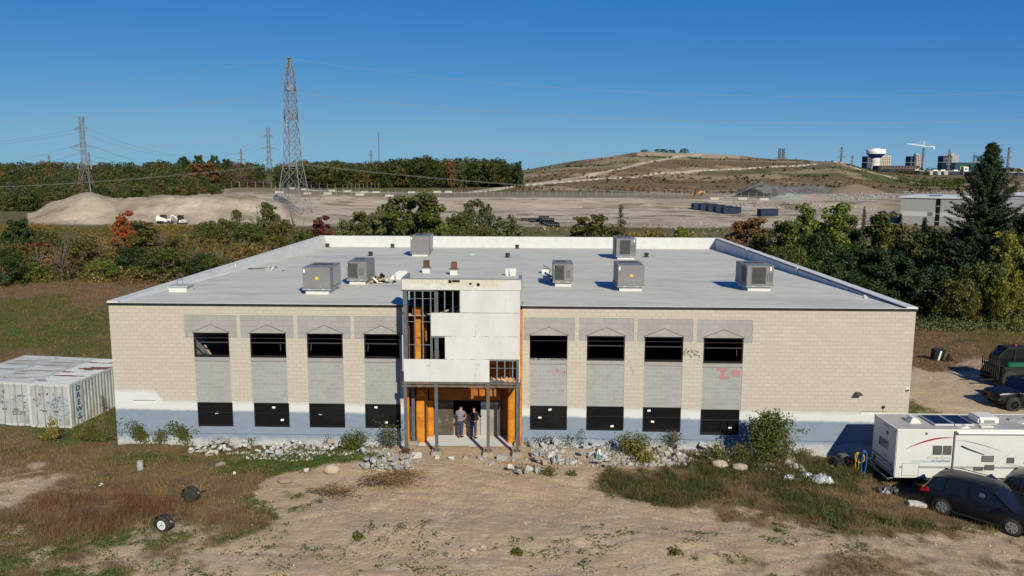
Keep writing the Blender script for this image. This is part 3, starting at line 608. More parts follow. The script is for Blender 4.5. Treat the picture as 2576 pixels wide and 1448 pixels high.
mb=MB();mb.box(-.07,15.32,-.07,.02,7.36,7.47);mb.box(21.23,41.07,-.07,.02,7.36,7.47);mb.build('black_fascia',BLK,roof)
mb=MB();mb.box(-.07,15.32,-.075,.06,7.47,7.49);mb.box(21.23,41.07,-.075,.06,7.47,7.49);mb.build('drip_edge',WHT,roof)
# blind slot repairs
for (x0,x1,z) in ((.98,2.15,2.3),(38.6,39.95,2.1)):
    mb=MB();mb.box(x0,x1,-.012,.0,z-.17,z);q=mb.build('patched_slot',mat('patched_block',(.62,.62,.62),.9,(.7,.7,.7),4),B)
    m2=MB();m2.box(x0,x1,-.03,.0,z,z+.02);m2.build('slot_shadow_gap',mat('dark_joint',(.17,.14,.13)),q)
mb=MB();mb.box(0.,15.3,-.012,.001,.555,.575);mb.box(21.25,41,-.012,.001,.5,.52);mb.build('ledge_line',mat('blue_ledge',(.10,.13,.2),.9),B)
# graffiti
GR=mat('faded_black_spray',(.13,.12,.12),.9);GRD=mat('faded_red_spray',(.5,.2,.22),.9);
mb=MB();A=[[(0,1),(.15,1.1),(.25,.95),(.1,.8),(-.1,.55),(.05,.1)],[(.35,.55),(.6,.75),(.7,.55),(.4,.5),(.35,.25),(.6,.1),(.8,.2)],[(.9,.9),(1.3,.7),(1.0,.5),(1.4,.35),(1.7,.2)],[(1.6,.75),(2.3,.5),(1.5,.0),(2.4,-.1),(2.5,-.5)],[(1.0,.05),(.9,-.35),(1.2,-.4)],[(-.2,.7),(-.3,.2),(0,-.2)]]
strokes(mb,A,(29.53,5.0),.30,.035,.006);mb.build('graffiti',GR,wf)
mb=MB();strokes(mb,[[(.3,2),(.1,1.6),(.5,1.5),(.35,1.1),(.7,1.0)],[(.0,1.9),(.1,2.2),(.4,2.1)],[(.3,.9),(.6,.6),(.9,.8),(.7,.3),(1.,.2)],[(.9,.5),(.6,.0),(1.,-.1)]],(26.65,3.95),.33,.025,.006);mb.build('graffiti',mat('thin_grey_spray',(.33,.30,.27)),wf)
mb=MB();strokes(mb,[[(.15,1),(0,.75),(0,.25),(.15,0)],[(.15,0),(.5,0)],[(.9,.15),(.6,.6),(.65,.9),(.8,.95),(.9,.75),(1.,.95),(1.15,.9),(1.2,.6),(.9,.15)],[(1.75,.95),(1.45,.9),(1.4,.6),(1.7,.45),(1.75,.2),(1.4,.1)],[(2.3,.65),(2.,.6),(1.95,.25),(2.3,.2),(2.35,.7),(2.35,.1)],[(2.55,.75),(2.75,.1),(2.95,.8)]],(22.83,3.92),.25,.022,-.012);mb.build('graffiti',GRD,wf)
mb=MB()
for q_ in ((31.13,4.14,.62,.2),(31.37,3.92,.24,.24),(31.25,3.74,.6,.18),(31.9,3.88,.46,.36)):
    x,z,w,h=q_;pts=[(x+w*a,z+h*b) for a,b in ((0,.2),(.1,.9),(.35,1),(.7,.92),(.98,1.),(1,.5),(.93,.05),(.5,.0),(.2,.08))];mb.prism(pts,.013,.02)
mb.build('red_paint_patch',mat('red_overpaint',(.44,.20,.20),.9,(.38,.20,.20),5),B)
# wall fittings
mb=MB();mb.prism([(-.2,0),(.2,0),(.1,.13),(-.1,.13)],-.3,0);o=mb.build('wall_lamp',mat('dark_bronze',(.07,.065,.06),.5),B);o.location=(38.35,-.0,3.02)
mb=MB();mb.box(-.12,.12,-.18,0,-.03,.0);m_=mb.build('wall_lamp_lens',mat('lamp_lens',(.35,.33,.3),.3),o)
mb=MB();mb.lathe([(.0,-.12),(.06,-.1),(.09,-.03),(.1,0)],16,axis='Y');o=mb.build('security_camera',mat('white_plastic',(.75,.75,.75),.4),B,True);o.location=(40.86,0,3.3)
mb=MB();mb.lathe([(.0,-.14),(.04,-.13),(.05,-.1)],12,axis='Y');mb.build('camera_lens',BLK,o)
mb=MB();mb.lathe([(.0,-.1),(.07,-.08),(.07,0)],12,axis='Y');mb.box(-.01,.01,-.02,0,-.3,0);o=mb.build('wall_fitting',BLK,B);o.location=(39.71,0,2.38)
mb=MB();mb.box(-.12,.12,-.1,0,-.09,.09);o=mb.build('electrical_box',STL,B);o.location=(35.15,0,.02)
mb=MB();mb.tube([(0,-.08,-.05),(.08,-.12,-.3),(.3,-.25,-.55),(.5,-.6,-.6)],.02,6);mb.tube([(.05,-.08,-.05),(.2,-.15,-.35),(.42,-.3,-.55),(.7,-.55,-.6)],.018,6);mb.build('cable',BLK,o)
# ============ ENTRANCE TOWER ============
slab=MB();slab.bbox(15.55,21.45,-1.75,1.75,-.3,.1,.02);sl_=slab.build('entrance_slab',CONC,B)
mb=MB();mb.box(15.8,21.45,-1.82,-1.76,-.12,.04);mb.build('timber_form',mat('raw_timber',(.55,.38,.22),.8,(.42,.3,.18),6,stretch=(.3,3,3)),sl_)
def column(x,y,zt,foot=True,mat_=STL,w=.15,zb=.1,tilt=0):
    mb=MB();mb.box(x-w/2,x+w/2,y-w/2,y-w/2+.02,zb,zt);mb.box(x-w/2,x+w/2,y+w/2-.02,y+w/2,zb,zt);mb.box(x-.01,x+.01,y-w/2+.02,y+w/2-.02,zb,zt);mb.box(x-w/2-.05,x+w/2+.05,y-w/2-.05,y+w/2+.05,zb,zb+.03)
    c=mb.build('steel_column',mat_,B)
    return c
def footing(x,y,w=.52,h=.34,z0=-.15):
    mb=MB();mb.bbox(x-w/2,x+w/2,y-w/2,y+w/2,z0,h,.03);o=mb.build('concrete_footing',CONC2,B)
    for sx in(-.13,.13):
        for sy in (-.13,.13): b=MB();b.box(x+sx-.015,x+sx+.015,y+sy-.015,y+sy+.015,h,h+.09);b.build('anchor_bolt',RST,o)
for x in (15.46,17.0,19.58,21.04):
    footing(x,-1.55);column(x,-1.55,3.8,True,STL if x!=19.58 else mat('rust_streaked_steel',(.13,.13,.125),.6,(.12,.07,.045),3,stretch=(1,1,.3)),.15,.34)
for x in (15.62,21.1): footing(x,.0,.5,.32);column(x,.0,3.8,zb=.32)
mb=MB();mb.M=Matrix.Translation((15.5,-1.9,.42))@Matrix.Rotation(.5,4,'X')@Matrix.Rotation(.15,4,'Y');mb.box(-.19,.19,-.02,.02,-.2,.2);mb.build('loose_rusty_plate',RST,B)
# bottom deck and beams
mb=MB();mb.box(15.3,21.2,-1.62,-1.5,3.78,3.85);mb.box(15.3,15.42,-1.62,0,3.6,3.72);mb.box(21.06,21.18,-1.62,0,3.6,3.72);mb.box(15.42,21.06,-1.62,-1.5,3.62,3.72)
mb.build('canopy_beam',mat('weathered_beam',(.16,.14,.12),.7,(.10,.08,.06),3),B)
X0,X1,YF=15.4,21.14,-1.5
# sheathing boards
def board(x0,x1,z0,z1,lab=None):
    mb=MB();mb.box(x0,x1,YF-.02,YF,z0,z1);o=mb.build('sheathing_board',GYP,B)
    n=MB();xs=np.arange(math.ceil(x0/.405)*.405,x1-.05,.405)
    for x in xs:
        for z in (z0+.25,z0+.62,z0+.98):
            if z<z1-.05: n.box(x-.008,x+.008,YF-.023,YF-.02,z-.035,z+.02)
    n.build('screw_mark',mat('screw_mark_grey',(.42,.42,.41)),o);return o
for r in [(18.21,20.4,7.36,8.46),(20.4,X1,7.36,8.46),(16.77,18.95,6.18,7.34),(18.96,X1,6.18,7.34),(17.45,19.6,5.03,6.16),(19.61,X1,5.03,6.16),(X0,16.7,3.87,5.01),(16.71,18.96,3.87,5.01),(18.97,19.64,3.87,5.01)]: board(*r)
TR=mat('trowelled_joint_compound',(.52,.50,.46),.9,(.62,.60,.56),5)
mb=MB();tr=random.Random(5)
def smear(x0,x1,z0,z1):
    if x1-x0>z1-z0:
        n=max(3,int((x1-x0)/.12));top=[(x0+(x1-x0)*i/n,z1-tr.random()*(z1-z0)*.6) for i in range(n+1)];bot=[(x0+(x1-x0)*i/n,z0+tr.random()*(z1-z0)*.5) for i in range(n,-1,-1)]
    else:
        n=max(3,int((z1-z0)/.12));top=[(x0+tr.random()*(x1-x0)*.4,z0+(z1-z0)*i/n) for i in range(n+1)];bot=[(x1-tr.random()*(x1-x0)*.5,z0+(z1-z0)*i/n) for i in range(n,-1,-1)]
    P=top+bot;vs=[(a,YF-.0245,b) for a,b in P];k=len(top)
    mb.add(vs,[(i,i+1,len(P)-2-i,len(P)-1-i) for i in range(k-1)])
for r in [(20.36,20.48,7.4,8.45),(18.92,19.06,6.2,7.32),(19.56,19.66,5.05,6.12),(16.68,16.8,4.2,5.0),(18.93,19.05,3.9,4.95),(17.8,19.4,6.12,6.22),(19.6,20.6,6.1,6.24),(17.6,18.7,4.98,5.08),(18.9,19.4,4.99,5.06),(18.2,18.4,7.28,7.38),(20.7,21.12,7.31,7.38),(18.22,18.32,7.4,8.3),(17.46,17.56,5.1,6.1),(21.02,21.12,5.9,7.25),(18.2,18.9,8.42,8.5)]: mb=MB();smear(*r);mb.build('joint_compound',TR,B)
for s_,x,z in (('GP',19.08,4.75),('GP',16.62,4.68),('GP',16.78,4.3)):
    q=text(s_,'board_print',.16,mat('board_print_grey',(.45,.45,.44)),B,(x,YF-.028,z),(R(90),0,0),.001)
# top peeled band
mb=MB();mb.box(15.36,21.18,YF-.03,YF+.1,8.48,9.0);tp=mb.build('top_band',mat('peeling_white_render',(.60,.60,.585),.8,(.53,.525,.50),2),B)
PE=MB();n=90;pr_=random.Random(8)
edge=[]
for i in range(n+1):
    x=15.5+5.2*i/n;t=(x-15.5)/5.2;base=8.84-.13*t-.10*math.sin(t*3.1)*t*2+.06*math.sin(x*9)+pr_.uniform(-.03,.03)
    if x>20.1: base=8.8+(x-20.1)*.3
    edge.append((x,min(base,8.99)))
for i in range(n): PE.add([(edge[i][0],YF-.034,edge[i][1]),(edge[i+1][0],YF-.034,edge[i+1][1]),(edge[i+1][0],YF-.034,9.0),(edge[i][0],YF-.034,9.0)],[(0,1,2,3)])
PE.build('exposed_block_strip',mat('exposed_dirty_block',(.45,.42,.36),.9,(.62,.59,.5),7,stretch=(3,1,.6)),tp)
HB=mat('hole_black',(.02,.012,.008))
for q in ((17.65,17.8,8.82),(17.83,18.2,8.86)): h=MB();h.box(q[0],q[1],YF-.05,YF-.036,q[2],8.97);h.build('hole',HB,tp)
for q in ((19.1,8.75,.085),(18.72,8.79,.06)): h=MB();h.lathe([(q[2],-.012),(q[2],0)],16,c=(q[0],YF-.036,q[1]),axis='Y');h.build('hole',HB,tp)
mb=MB();mb.box(15.32,21.22,YF-.05,YF+.12,9.0,9.03);mb.box(15.32,15.46,YF+.12,.6,8.4,9.03);mb.box(21.06,21.22,YF+.12,.15,8.4,9.03);mb.box(15.46,21.06,YF+.1,YF+.14,8.4,8.99)
mb.build('tower_coping',mat('grey_zinc',(.27,.28,.28),.5,(.20,.21,.21),3),B)
mb=MB();mb.box(15.46,21.08,.42,.5,7.35,8.42);mb.build('tower_dark_backing',DARK,B)  # added dark sheet, stands in for the shade inside the open bay
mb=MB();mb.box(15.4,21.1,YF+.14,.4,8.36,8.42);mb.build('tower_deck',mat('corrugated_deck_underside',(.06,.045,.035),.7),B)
# right side wall of tower & left side studs
mb=MB();mb.box(21.1,21.14,YF,0,3.87,8.4);mb.build('tower_side_board',GYP,B)
mb=MB();mb.box(15.34,15.38,-1.5,-.9,4.4,6.2);mb.build('torn_side_board',GYP,B)
mb=MB()
for y in (-1.2,-.8,-.4,-.05): mb.box(15.36,15.45,y-.02,y+.02,3.87,8.4)
for z in (5.0,6.2,7.4): mb.box(15.38,15.42,-1.5,0,z,z+.03)
mb.build('side_stud_frame',STUD,B)
# front studs in the open bays
mb=MB()
def studs(x0,x1,z0,z1,xs,zr):
    for x in xs: mb.box(x-.028,x+.028,YF+.02,YF+.11,z0,z1)
    for z in zr: mb.box(x0,x1,YF+.045,YF+.08,z-.012,z+.012)
    mb.box(x0,x1,YF+.005,YF+.115,z1-.08,z1-.01)
studs(15.55,18.2,5.0,8.48,[15.98,16.37,16.76],[8.03,6.88,5.72]);studs(16.9,18.21,7.3,8.48,[17.45,17.85,18.19],[8.03]);mb.build('stud_frame',STUD,B);mb=MB();studs(16.77,17.45,5.0,6.17,[16.8],[5.72]);mb.build('stud_frame',STUD,B);mb=MB();studs(19.64,20.95,3.9,5.02,[20.02,20.4,20.79],[4.57])
mb.build('stud_frame',STUD,B)
mb=MB()
for x in (15.5,17.03): mb.box(x-.09,x+.09,YF+.01,YF+.03,5.0,8.44);mb.box(x-.09,x+.09,YF+.15,YF+.17,5.0,8.44);mb.box(x-.012,x+.012,YF+.03,YF+.15,5.0,8.44);mb.build('tower_steel_post',STL,B);mb=MB()
mb.box(20.97,21.1,YF+.01,YF+.15,3.87,5.02);mb.box(19.64,21.1,YF,YF+.1,3.86,4.0);mb.build('tower_steel_post',STL,B);mb=MB();mb.box(15.42,18.21,YF-.005,YF+.12,8.44,8.5);mb.build('tower_header',STL,B)
# inside of the tower: foam piers, rear wall, floor
mb=MB();mb.bbox(15.72,16.2,.3,1.65,.05,2.95,.05);mb.build('foam_pier',FOAM,B)
mb=MB();mb.bbox(15.6,16.1,.35,1.65,3.95,7.3,.05);mb.box(15.61,16.11,.345,.36,6.45,6.47);mb.box(15.61,16.11,.345,.36,5.6,5.63);q=mb.build('foam_pier',FOAM,B)
mb=MB();mb.box(15.59,16.12,.33,.349,6.75,7.31);mb.build('brown_foam_patch',FOAMD,q)
mb=MB();mb.bbox(20.52,20.95,.3,1.65,.05,3.4,.05);mb.build('foam_pier',FOAM,B)
mb=MB();mb.bbox(21.13,21.24,-.35,.0,.2,7.3,.02);mb.build('foam_strip',FOAM,B);mb=MB();mb.bbox(15.32,15.42,-.2,.0,.2,3.6,.02);mb.build('foam_strip',FOAM,B)
mb=MB();mb.bbox(16.2,16.5,1.25,1.66,.1,2.1,.04);mb.build('foam_pier',FOAM,B)
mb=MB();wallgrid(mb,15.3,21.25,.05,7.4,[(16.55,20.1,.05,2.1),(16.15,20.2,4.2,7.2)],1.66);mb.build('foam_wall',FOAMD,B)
mb=MB();mb.box(16.3,20.1,1.3,1.5,2.12,2.75);mb.build('foam_header',FOAMD,B)
mb=MB();mb.bbox(16.55,16.8,.9,1.4,5.7,7.0,.05);mb.bbox(16.6,16.9,.7,1.0,4.0,4.9,.02);mb.build('foam_pier',FOAM,B)
mb=MB();mb.bar((17.0,.2,7.0),(18.3,.6,7.5),.12,.08);mb.bar((17.4,.3,6.9),(18.1,.5,7.15),.3,.2);mb.build('fallen_timber',PLY,B)
mb=MB()
for i in range(5): mb.M=Matrix.Translation((19.75+.22*i,-1.42+.02*i,4.02))@Matrix.Rotation(.5-.2*i,4,'Z')@Matrix.Rotation(.5,4,'Y');mb.box(0,.35,-.15,.15,0,.09)
mb.M=Matrix();mb.build('insulation_scrap',mat('torn_foam_scrap',(.45,.22,.1),.9,(.6,.4,.25),6),B)
mb=MB();mb.box(16.5,16.68,1.5,1.66,.1,2.1);mb.box(16.55,20.15,1.52,1.66,2.04,2.12);mb.box(20.0,20.12,1.5,1.66,.1,2.1);mb.build('door_frame',mat('dark_grey_frame',(.07,.07,.075),.6),B)
mb=MB();mb.box(16.69,17.55,1.5,1.56,.12,2.03);d_1=mb.build('door_panel',mat('scuffed_dark_door',(.075,.062,.05),.75,(.19,.17,.145),2.6,fac=(.52,.72),det=9),B);d_1['label']='dark scuffed plywood door panel'
mb=MB();mb.lathe([(.02,-.05),(.03,-.04),(.03,0)],10,c=(17.42,1.5,1.05),axis='Y');mb.build('handle',STUD,d_1)
mb=MB();mb.box(17.55,19.02,1.58,1.62,.1,1.27);mb.build('plywood_barrier',PLY,B)
mb=MB();mb.box(19.03,19.36,1.5,1.56,.1,2.0);o=mb.build('door_panel',mat('light_grey_door',(.36,.38,.40),.6),B);o['label']='narrow light grey door leaf'
mb=MB();mb.box(19.37,19.97,1.47,1.53,.1,2.0);o=mb.build('door_panel',mat('weathered_taupe_door',(.22,.19,.165),.8,(.30,.27,.25),3),B);o['label']='weathered taupe door leaf'
# ================= TREES =================
def leafquads(C_,N_,size,r,aspect=.6):
    n=len(C_);nrm=N_/np.maximum(np.linalg.norm(N_,axis=1)[:,None],1e-6)
    t=np.cross(nrm,r.normal(0,1,(n,3)));t/=np.maximum(np.linalg.norm(t,axis=1)[:,None],1e-6);u=np.cross(nrm,t);s=(size*r.uniform(.6,1.35,n))[:,None]
    return np.stack([C_-t*s,C_+u*s*aspect,C_+t*s,C_-u*s*aspect],1)
def clumps_to_leaves(cl,per,size,r,up_=.35,squash=.8):
    A=[];
    for c,rad in cl:
        n=max(6,int(per*rad*rad));d=r.normal(0,1,(n,3));d/=np.linalg.norm(d,axis=1)[:,None];rr_=rad*(.45+.6*r.random(n)**.6)
        P=np.array(c)+d*rr_[:,None]*np.array([1,1,squash]);N_=d+r.normal(0,.55,(n,3));N_[:,2]+=up_;A.append(leafquads(P,N_,size,r))
    return np.concatenate(A)
BARK=mat('bark',(.10,.075,.055),.95,(.16,.125,.10),4,bump=.3); BARKG=mat('pale_bark',(.25,.23,.20),.9,(.16,.14,.12),5)
def trunkmesh(name,H,r0,limbs,r,m=BARK):
    mb=MB();mb.tube([(0,0,-.3),(r.normal(0,.03)*H,r.normal(0,.03)*H,H*.35),(r.normal(0,.03)*H,0,H*.62)],[r0,r0*.7,r0*.35],6)
    for c,rad in limbs[:26]:
        z0=H*r.uniform(.12,.45);mb.tube([(0,0,z0),(c[0]*.5,c[1]*.5,(z0+c[2])*.5),tuple(c)],[r0*.45,r0*.28,r0*.08],4)
    me=bpy.data.meshes.new(name);me.from_pydata(mb.v,[],mb.f);me.materials.append(m);me.update();return me
PROTO={}
def proto(kind,v):
    k=(kind,v)
    if k in PROTO: return PROTO[k]
    r=np.random.default_rng(sum(map(ord,kind))*7+v*101);H=10.;cl=[]
    if kind=='round':
        for i in range(95):
            z=r.uniform(.14,.95)*H;w=3.9*math.sqrt(max(.05,1-((z/H-.52)/.5)**2));a=r.uniform(0,6.28);q=math.sqrt(r.random())*w;cl.append(((q*math.cos(a),q*math.sin(a),z),r.uniform(.45,1.0)))
        L_=clumps_to_leaves(cl,210,.20,r);hw=4.1
    elif kind=='loose':
        for i in range(85):
            z=r.uniform(.06,.97)*H;w=3.6*(1-.6*z/H);a=r.uniform(0,6.28);q=r.random()**.6*w;cl.append(((q*math.cos(a),q*math.sin(a),z),r.uniform(.35,.85)))
        L_=clumps_to_leaves(cl,200,.18,r);hw=3.0
    elif kind=='bush':
        for i in range(80):
            z=r.uniform(.05,.88)*H;w=5.6*math.sqrt(max(.05,1-(z/H)**2));a=r.uniform(0,6.28);q=math.sqrt(r.random())*w;cl.append(((q*math.cos(a),q*math.sin(a),z),r.uniform(.6,1.25)))
        L_=clumps_to_leaves(cl,75,.22,r);hw=5.8
    elif kind=='poplar':
        for i in range(34):
            z=r.uniform(.1,.97)*H;w=1.5*math.sin(math.pi*min(1,(z/H*.85+.1)));a=r.uniform(0,6.28);q=r.random()*w;cl.append(((q*math.cos(a),q*math.sin(a),z),r.uniform(.35,.8)))
        L_=clumps_to_leaves(cl,120,.14,r);hw=1.9
    elif kind=='sparse':
        for i in range(40):
            z=r.uniform(.2,.98)*H;w=3.6*math.sqrt(max(.05,1-((z/H-.5)/.55)**2));a=r.uniform(0,6.28);q=math.sqrt(r.random())*w;cl.append(((q*math.cos(a),q*math.sin(a),z),r.uniform(.35,.8)))
        L_=clumps_to_leaves(cl,80,.13,r);hw=3.6
    elif kind=='twiggy':
        for i in range(30):
            z=r.uniform(.3,.99)*H;w=2.6;a=r.uniform(0,6.28);q=math.sqrt(r.random())*w;cl.append(((q*math.cos(a),q*math.sin(a),z),r.uniform(.3,.5)))
        L_=clumps_to_leaves(cl,22,.07,r);hw=3
    elif kind=='forest':
        for i in range(17):
            z=r.uniform(.06,.88)*H;w=2.5*math.sqrt(max(.05,1-((z/H-.5)/.52)**2));a=r.uniform(0,6.28);q=math.sqrt(r.random())*w;cl.append(((q*math.cos(a),q*math.sin(a),z),r.uniform(.8,1.4)))
        L_=clumps_to_leaves(cl,26,.33,r);hw=3.3
    elif kind=='cone':
        A=[]
        for i in range(150):
            z=(i/150)**.9*H*.98;w=1.9*(1-z/H)+.12;a=i*2.4;n=int(9+26*w);t=r.random(n)
            P=np.stack([np.cos(a)*w*t,np.sin(a)*w*t,z-.35*w*t+0*t],1)+r.normal(0,.13,(n,3));N_=r.normal(0,.6,(n,3));N_[:,2]+=.6;N_[:,0]+=.5*np.cos(a);N_[:,1]+=.5*np.sin(a);A.append(leafquads(P,N_,.13,r,.45))
        L_=np.concatenate(A);hw=2.1;cl=[]
    c=meshnp('crown',L_.reshape(-1,3),np.arange(len(L_)*4).reshape(-1,4),LM['mid']);t=trunkmesh('trunk',H,.24 if kind not in('bush','cone') else .15,cl if kind!='bush' else cl[:14],r)
    PROTO[k]=(c,t,H,hw);return PROTO[k]
LM={'mid':leafmat('leaf_mid_green',(.048,.072,.016),(.078,.092,.024)),'dark':leafmat('leaf_dark_green',(.020,.042,.012),(.035,.06,.016)),
'bright':leafmat('leaf_bright_green',(.075,.12,.018),(.10,.14,.03)),'olive':leafmat('leaf_olive',(.095,.095,.026),(.055,.066,.019)),'gold':leafmat('leaf_gold',(.20,.145,.025),(.13,.11,.03)),
'tan':leafmat('leaf_tan_gold',(.20,.15,.06),(.13,.105,.045)),'orange':leafmat('leaf_orange',(.30,.085,.022),(.16,.07,.025)),'rust':leafmat('leaf_rust',(.16,.085,.04),(.10,.065,.03)),
'red':leafmat('leaf_dark_red',(.12,.018,.022),(.07,.02,.02)),'grey':leafmat('leaf_grey_green',(.085,.10,.06),(.055,.07,.04)),'yellow':leafmat('leaf_yellow_green',(.15,.15,.02),(.10,.12,.025)),
'brown':leafmat('leaf_brown',(.12,.075,.045),(.08,.05,.03)),'spruce':leafmat('needle_dark',(.013,.028,.011),(.022,.04,.014),.4,.1),'fdark':leafmat('far_dark_green',(.022,.040,.011),(.040,.056,.015)),'fmid':leafmat('far_mid_green',(.042,.064,.015),(.068,.082,.021)),'folive':leafmat('far_olive',(.085,.085,.023),(.055,.064,.018)),'redgrey':leafmat('leaf_reddish_grey',(.16,.085,.065),(.10,.065,.05)),
'pale':leafmat('leaf_pale_green',(.115,.135,.065),(.08,.10,.045))}
TB=random.Random(21)
def plant_tree(b,d,ytop,wpx,kind,leaf,label,cat='tree',group=None,name=None,v=None):
    x,y=xyat(b,d);z=hg(x,y);Hh=max(.8,float(Zp(b,d,ytop))-z);v=TB.randrange(3) if v is None else v
    c,t,H,hw=proto(kind,v);W=wpx/2*d/F;o=empty(name or ('bush' if cat in('bush','shrub') else 'tree'),(x,y,z),TB.uniform(0,6.28),label,cat,group);s=Hh/(H*1.03);w=W/hw;
    for nm,me in (('crown',c),('trunk',t)):
        q=ob(nm,me,o);q.scale=(w,w,s)
        if nm=='crown': q.material_slots[0].link='OBJECT';q.material_slots[0].material=LM[leaf]
    return o
G1='bushes and small trees in the thicket left of the building'
TH=[ # b,d,ytop,width,kind,leaf,label
(28,112,548,70,'round','dark','dark green bush at the far left end of the thicket','bush'),(20,104,600,90,'bush','olive','olive bush at the left edge of the photo above the meadow','bush'),
(75,108,608,100,'sparse','orange','orange brown leafed bush near the left edge above the meadow','bush'),(45,101,655,80,'bush','bright','bright green bush low at the left end of the meadow edge','bush'),
(135,103,575,70,'twiggy','grey','bare grey twiggy sapling in front of the left thicket','tree'),(-15,98,615,90,'bush','dark','very dark bush cut by the left photo edge','bush'),
(180,110,590,120,'bush','olive','wide olive bush left of the orange red tree','bush'),(225,124,580,110,'sparse','tan','tan gold bush under the sand bank left of the orange red tree','bush'),
(235,103,650,80,'bush','bright','small bright green bush at the meadow edge below the thicket','bush'),(150,104,650,90,'sparse','brown','brown scrubby bush at the meadow edge','bush'),
(300,128,527,62,'loose','orange','tall orange red autumn tree in front of the sand bank','tree'),(352,125,552,84,'loose','olive','dark olive tree directly right of the orange red tree','tree'),
(318,108,612,110,'bush','dark','dark green bush below the orange red tree','bush'),(395,104,618,150,'bush','mid','broad green bush at the lower middle of the left thicket','bush'),
(430,118,585,110,'bush','olive','olive green bush below the small excavator','bush'),(480,112,592,90,'sparse','tan','tan gold bush right of the broad green bush','bush'),
(545,108,596,100,'sparse','gold','gold leafed bush halfway along the left parapet','bush'),(500,104,628,90,'bush','dark','dark bush above the left roof corner','bush'),(540,103,640,90,'bush','mid','green bush rising just over the left parapet','bush'),
(512,150,556,80,'bush','mid','low round green bush right of the small excavator','bush'),(590,145,528,50,'poplar','mid','narrow pointed green sapling left of the tall pylon','tree'),(560,146,548,70,'bush','olive','olive bush beside the narrow pointed sapling','bush'),
(640,138,520,70,'sparse','grey','pale grey green sapling in front of the tall pylon','tree'),(672,140,514,60,'loose','mid','tall green sapling at the foot of the tall pylon','tree'),(622,128,556,110,'bush','mid','wide green bush below the tall pylon','bush'),
(700,132,548,90,'bush','olive','olive bush on the right side of the tall pylon foot','bush'),(735,140,524,60,'twiggy','redgrey','bare reddish grey sapling right of the tall pylon','tree'),(800,136,540,62,'loose','red','dark red bush above the back left roof corner','bush'),
(690,112,592,100,'sparse','gold','golden bush over the left parapet near its back end','bush'),(760,120,572,100,'bush','mid','green bush just left of the back left roof corner','bush'),(620,112,602,110,'bush','tan','tan green bush behind the middle of the left parapet','bush'),
(100,128,572,90,'bush','olive','olive bush in front of the left foot of the sand bank','bush'),(385,140,560,70,'twiggy','brown','thin brown sapling left of the skid steer loader','tree'),
(868,118,538,80,'bush','pale','pale green bush at the left end of the tree row behind the roof','bush'),(905,114,528,70,'loose','olive','olive tree left of the big green maple','tree'),(962,112,515,80,'round','pale','pale leafed tree hugging the left side of the big maple','tree'),
(1036,106,481,178,'round','mid','big dense green maple behind the roof','tree'),(1105,104,540,90,'bush','bright','bright green bush right of the big maple','bush'),(1150,108,528,80,'round','mid','mid green round tree between the maple and the willows','tree'),
(1180,120,500,60,'loose','grey','grey green willow left of its taller twin behind the roof','tree'),(1218,120,498,72,'loose','grey','taller grey green willow behind the roof','tree'),(1212,104,548,110,'bush','olive','olive gold bush below the willows','bush'),
(1272,110,535,90,'round','pale','pale green round tree at the right end of the row behind the roof','tree'),(1140,103,560,110,'bush','mid','low green bush just over the back parapet','bush'),
(1485,112,536,130,'loose','olive','broad olive tree above the middle of the back parapet','tree'),(1563,122,510,34,'poplar','dark','slim dark poplar rising alone over the sand flats','tree'),(1545,108,548,140,'bush','olive','olive bush at the foot of the slim poplar','bush'),
(1635,112,566,150,'bush','gold','low golden bush right of the slim poplar','bush'),(1725,108,556,80,'bush','yellow','yellow green bush behind the back right roof corner','bush'),(1680,106,575,70,'bush','mid','small green bush left of the yellow green bush','bush'),
(1885,104,545,120,'loose','rust','rust brown thin tree left of the dark tree mass','tree'),(1925,96,570,90,'bush','olive','olive bush at the foot of the rust brown tree','bush'),(1850,98,590,80,'bush','brown','low brown scrub beside the right parapet','bush')]
for a in TH: plant_tree(a[0],a[1],a[2]-(7 if 500<a[0]<780 and a[1]>125 else 0),a[3]*1.15,a[4],a[5],a[6],a[7],G1 if a[0]<840 else 'trees and bushes behind the building')
G2='dark trees behind the right side of the building'
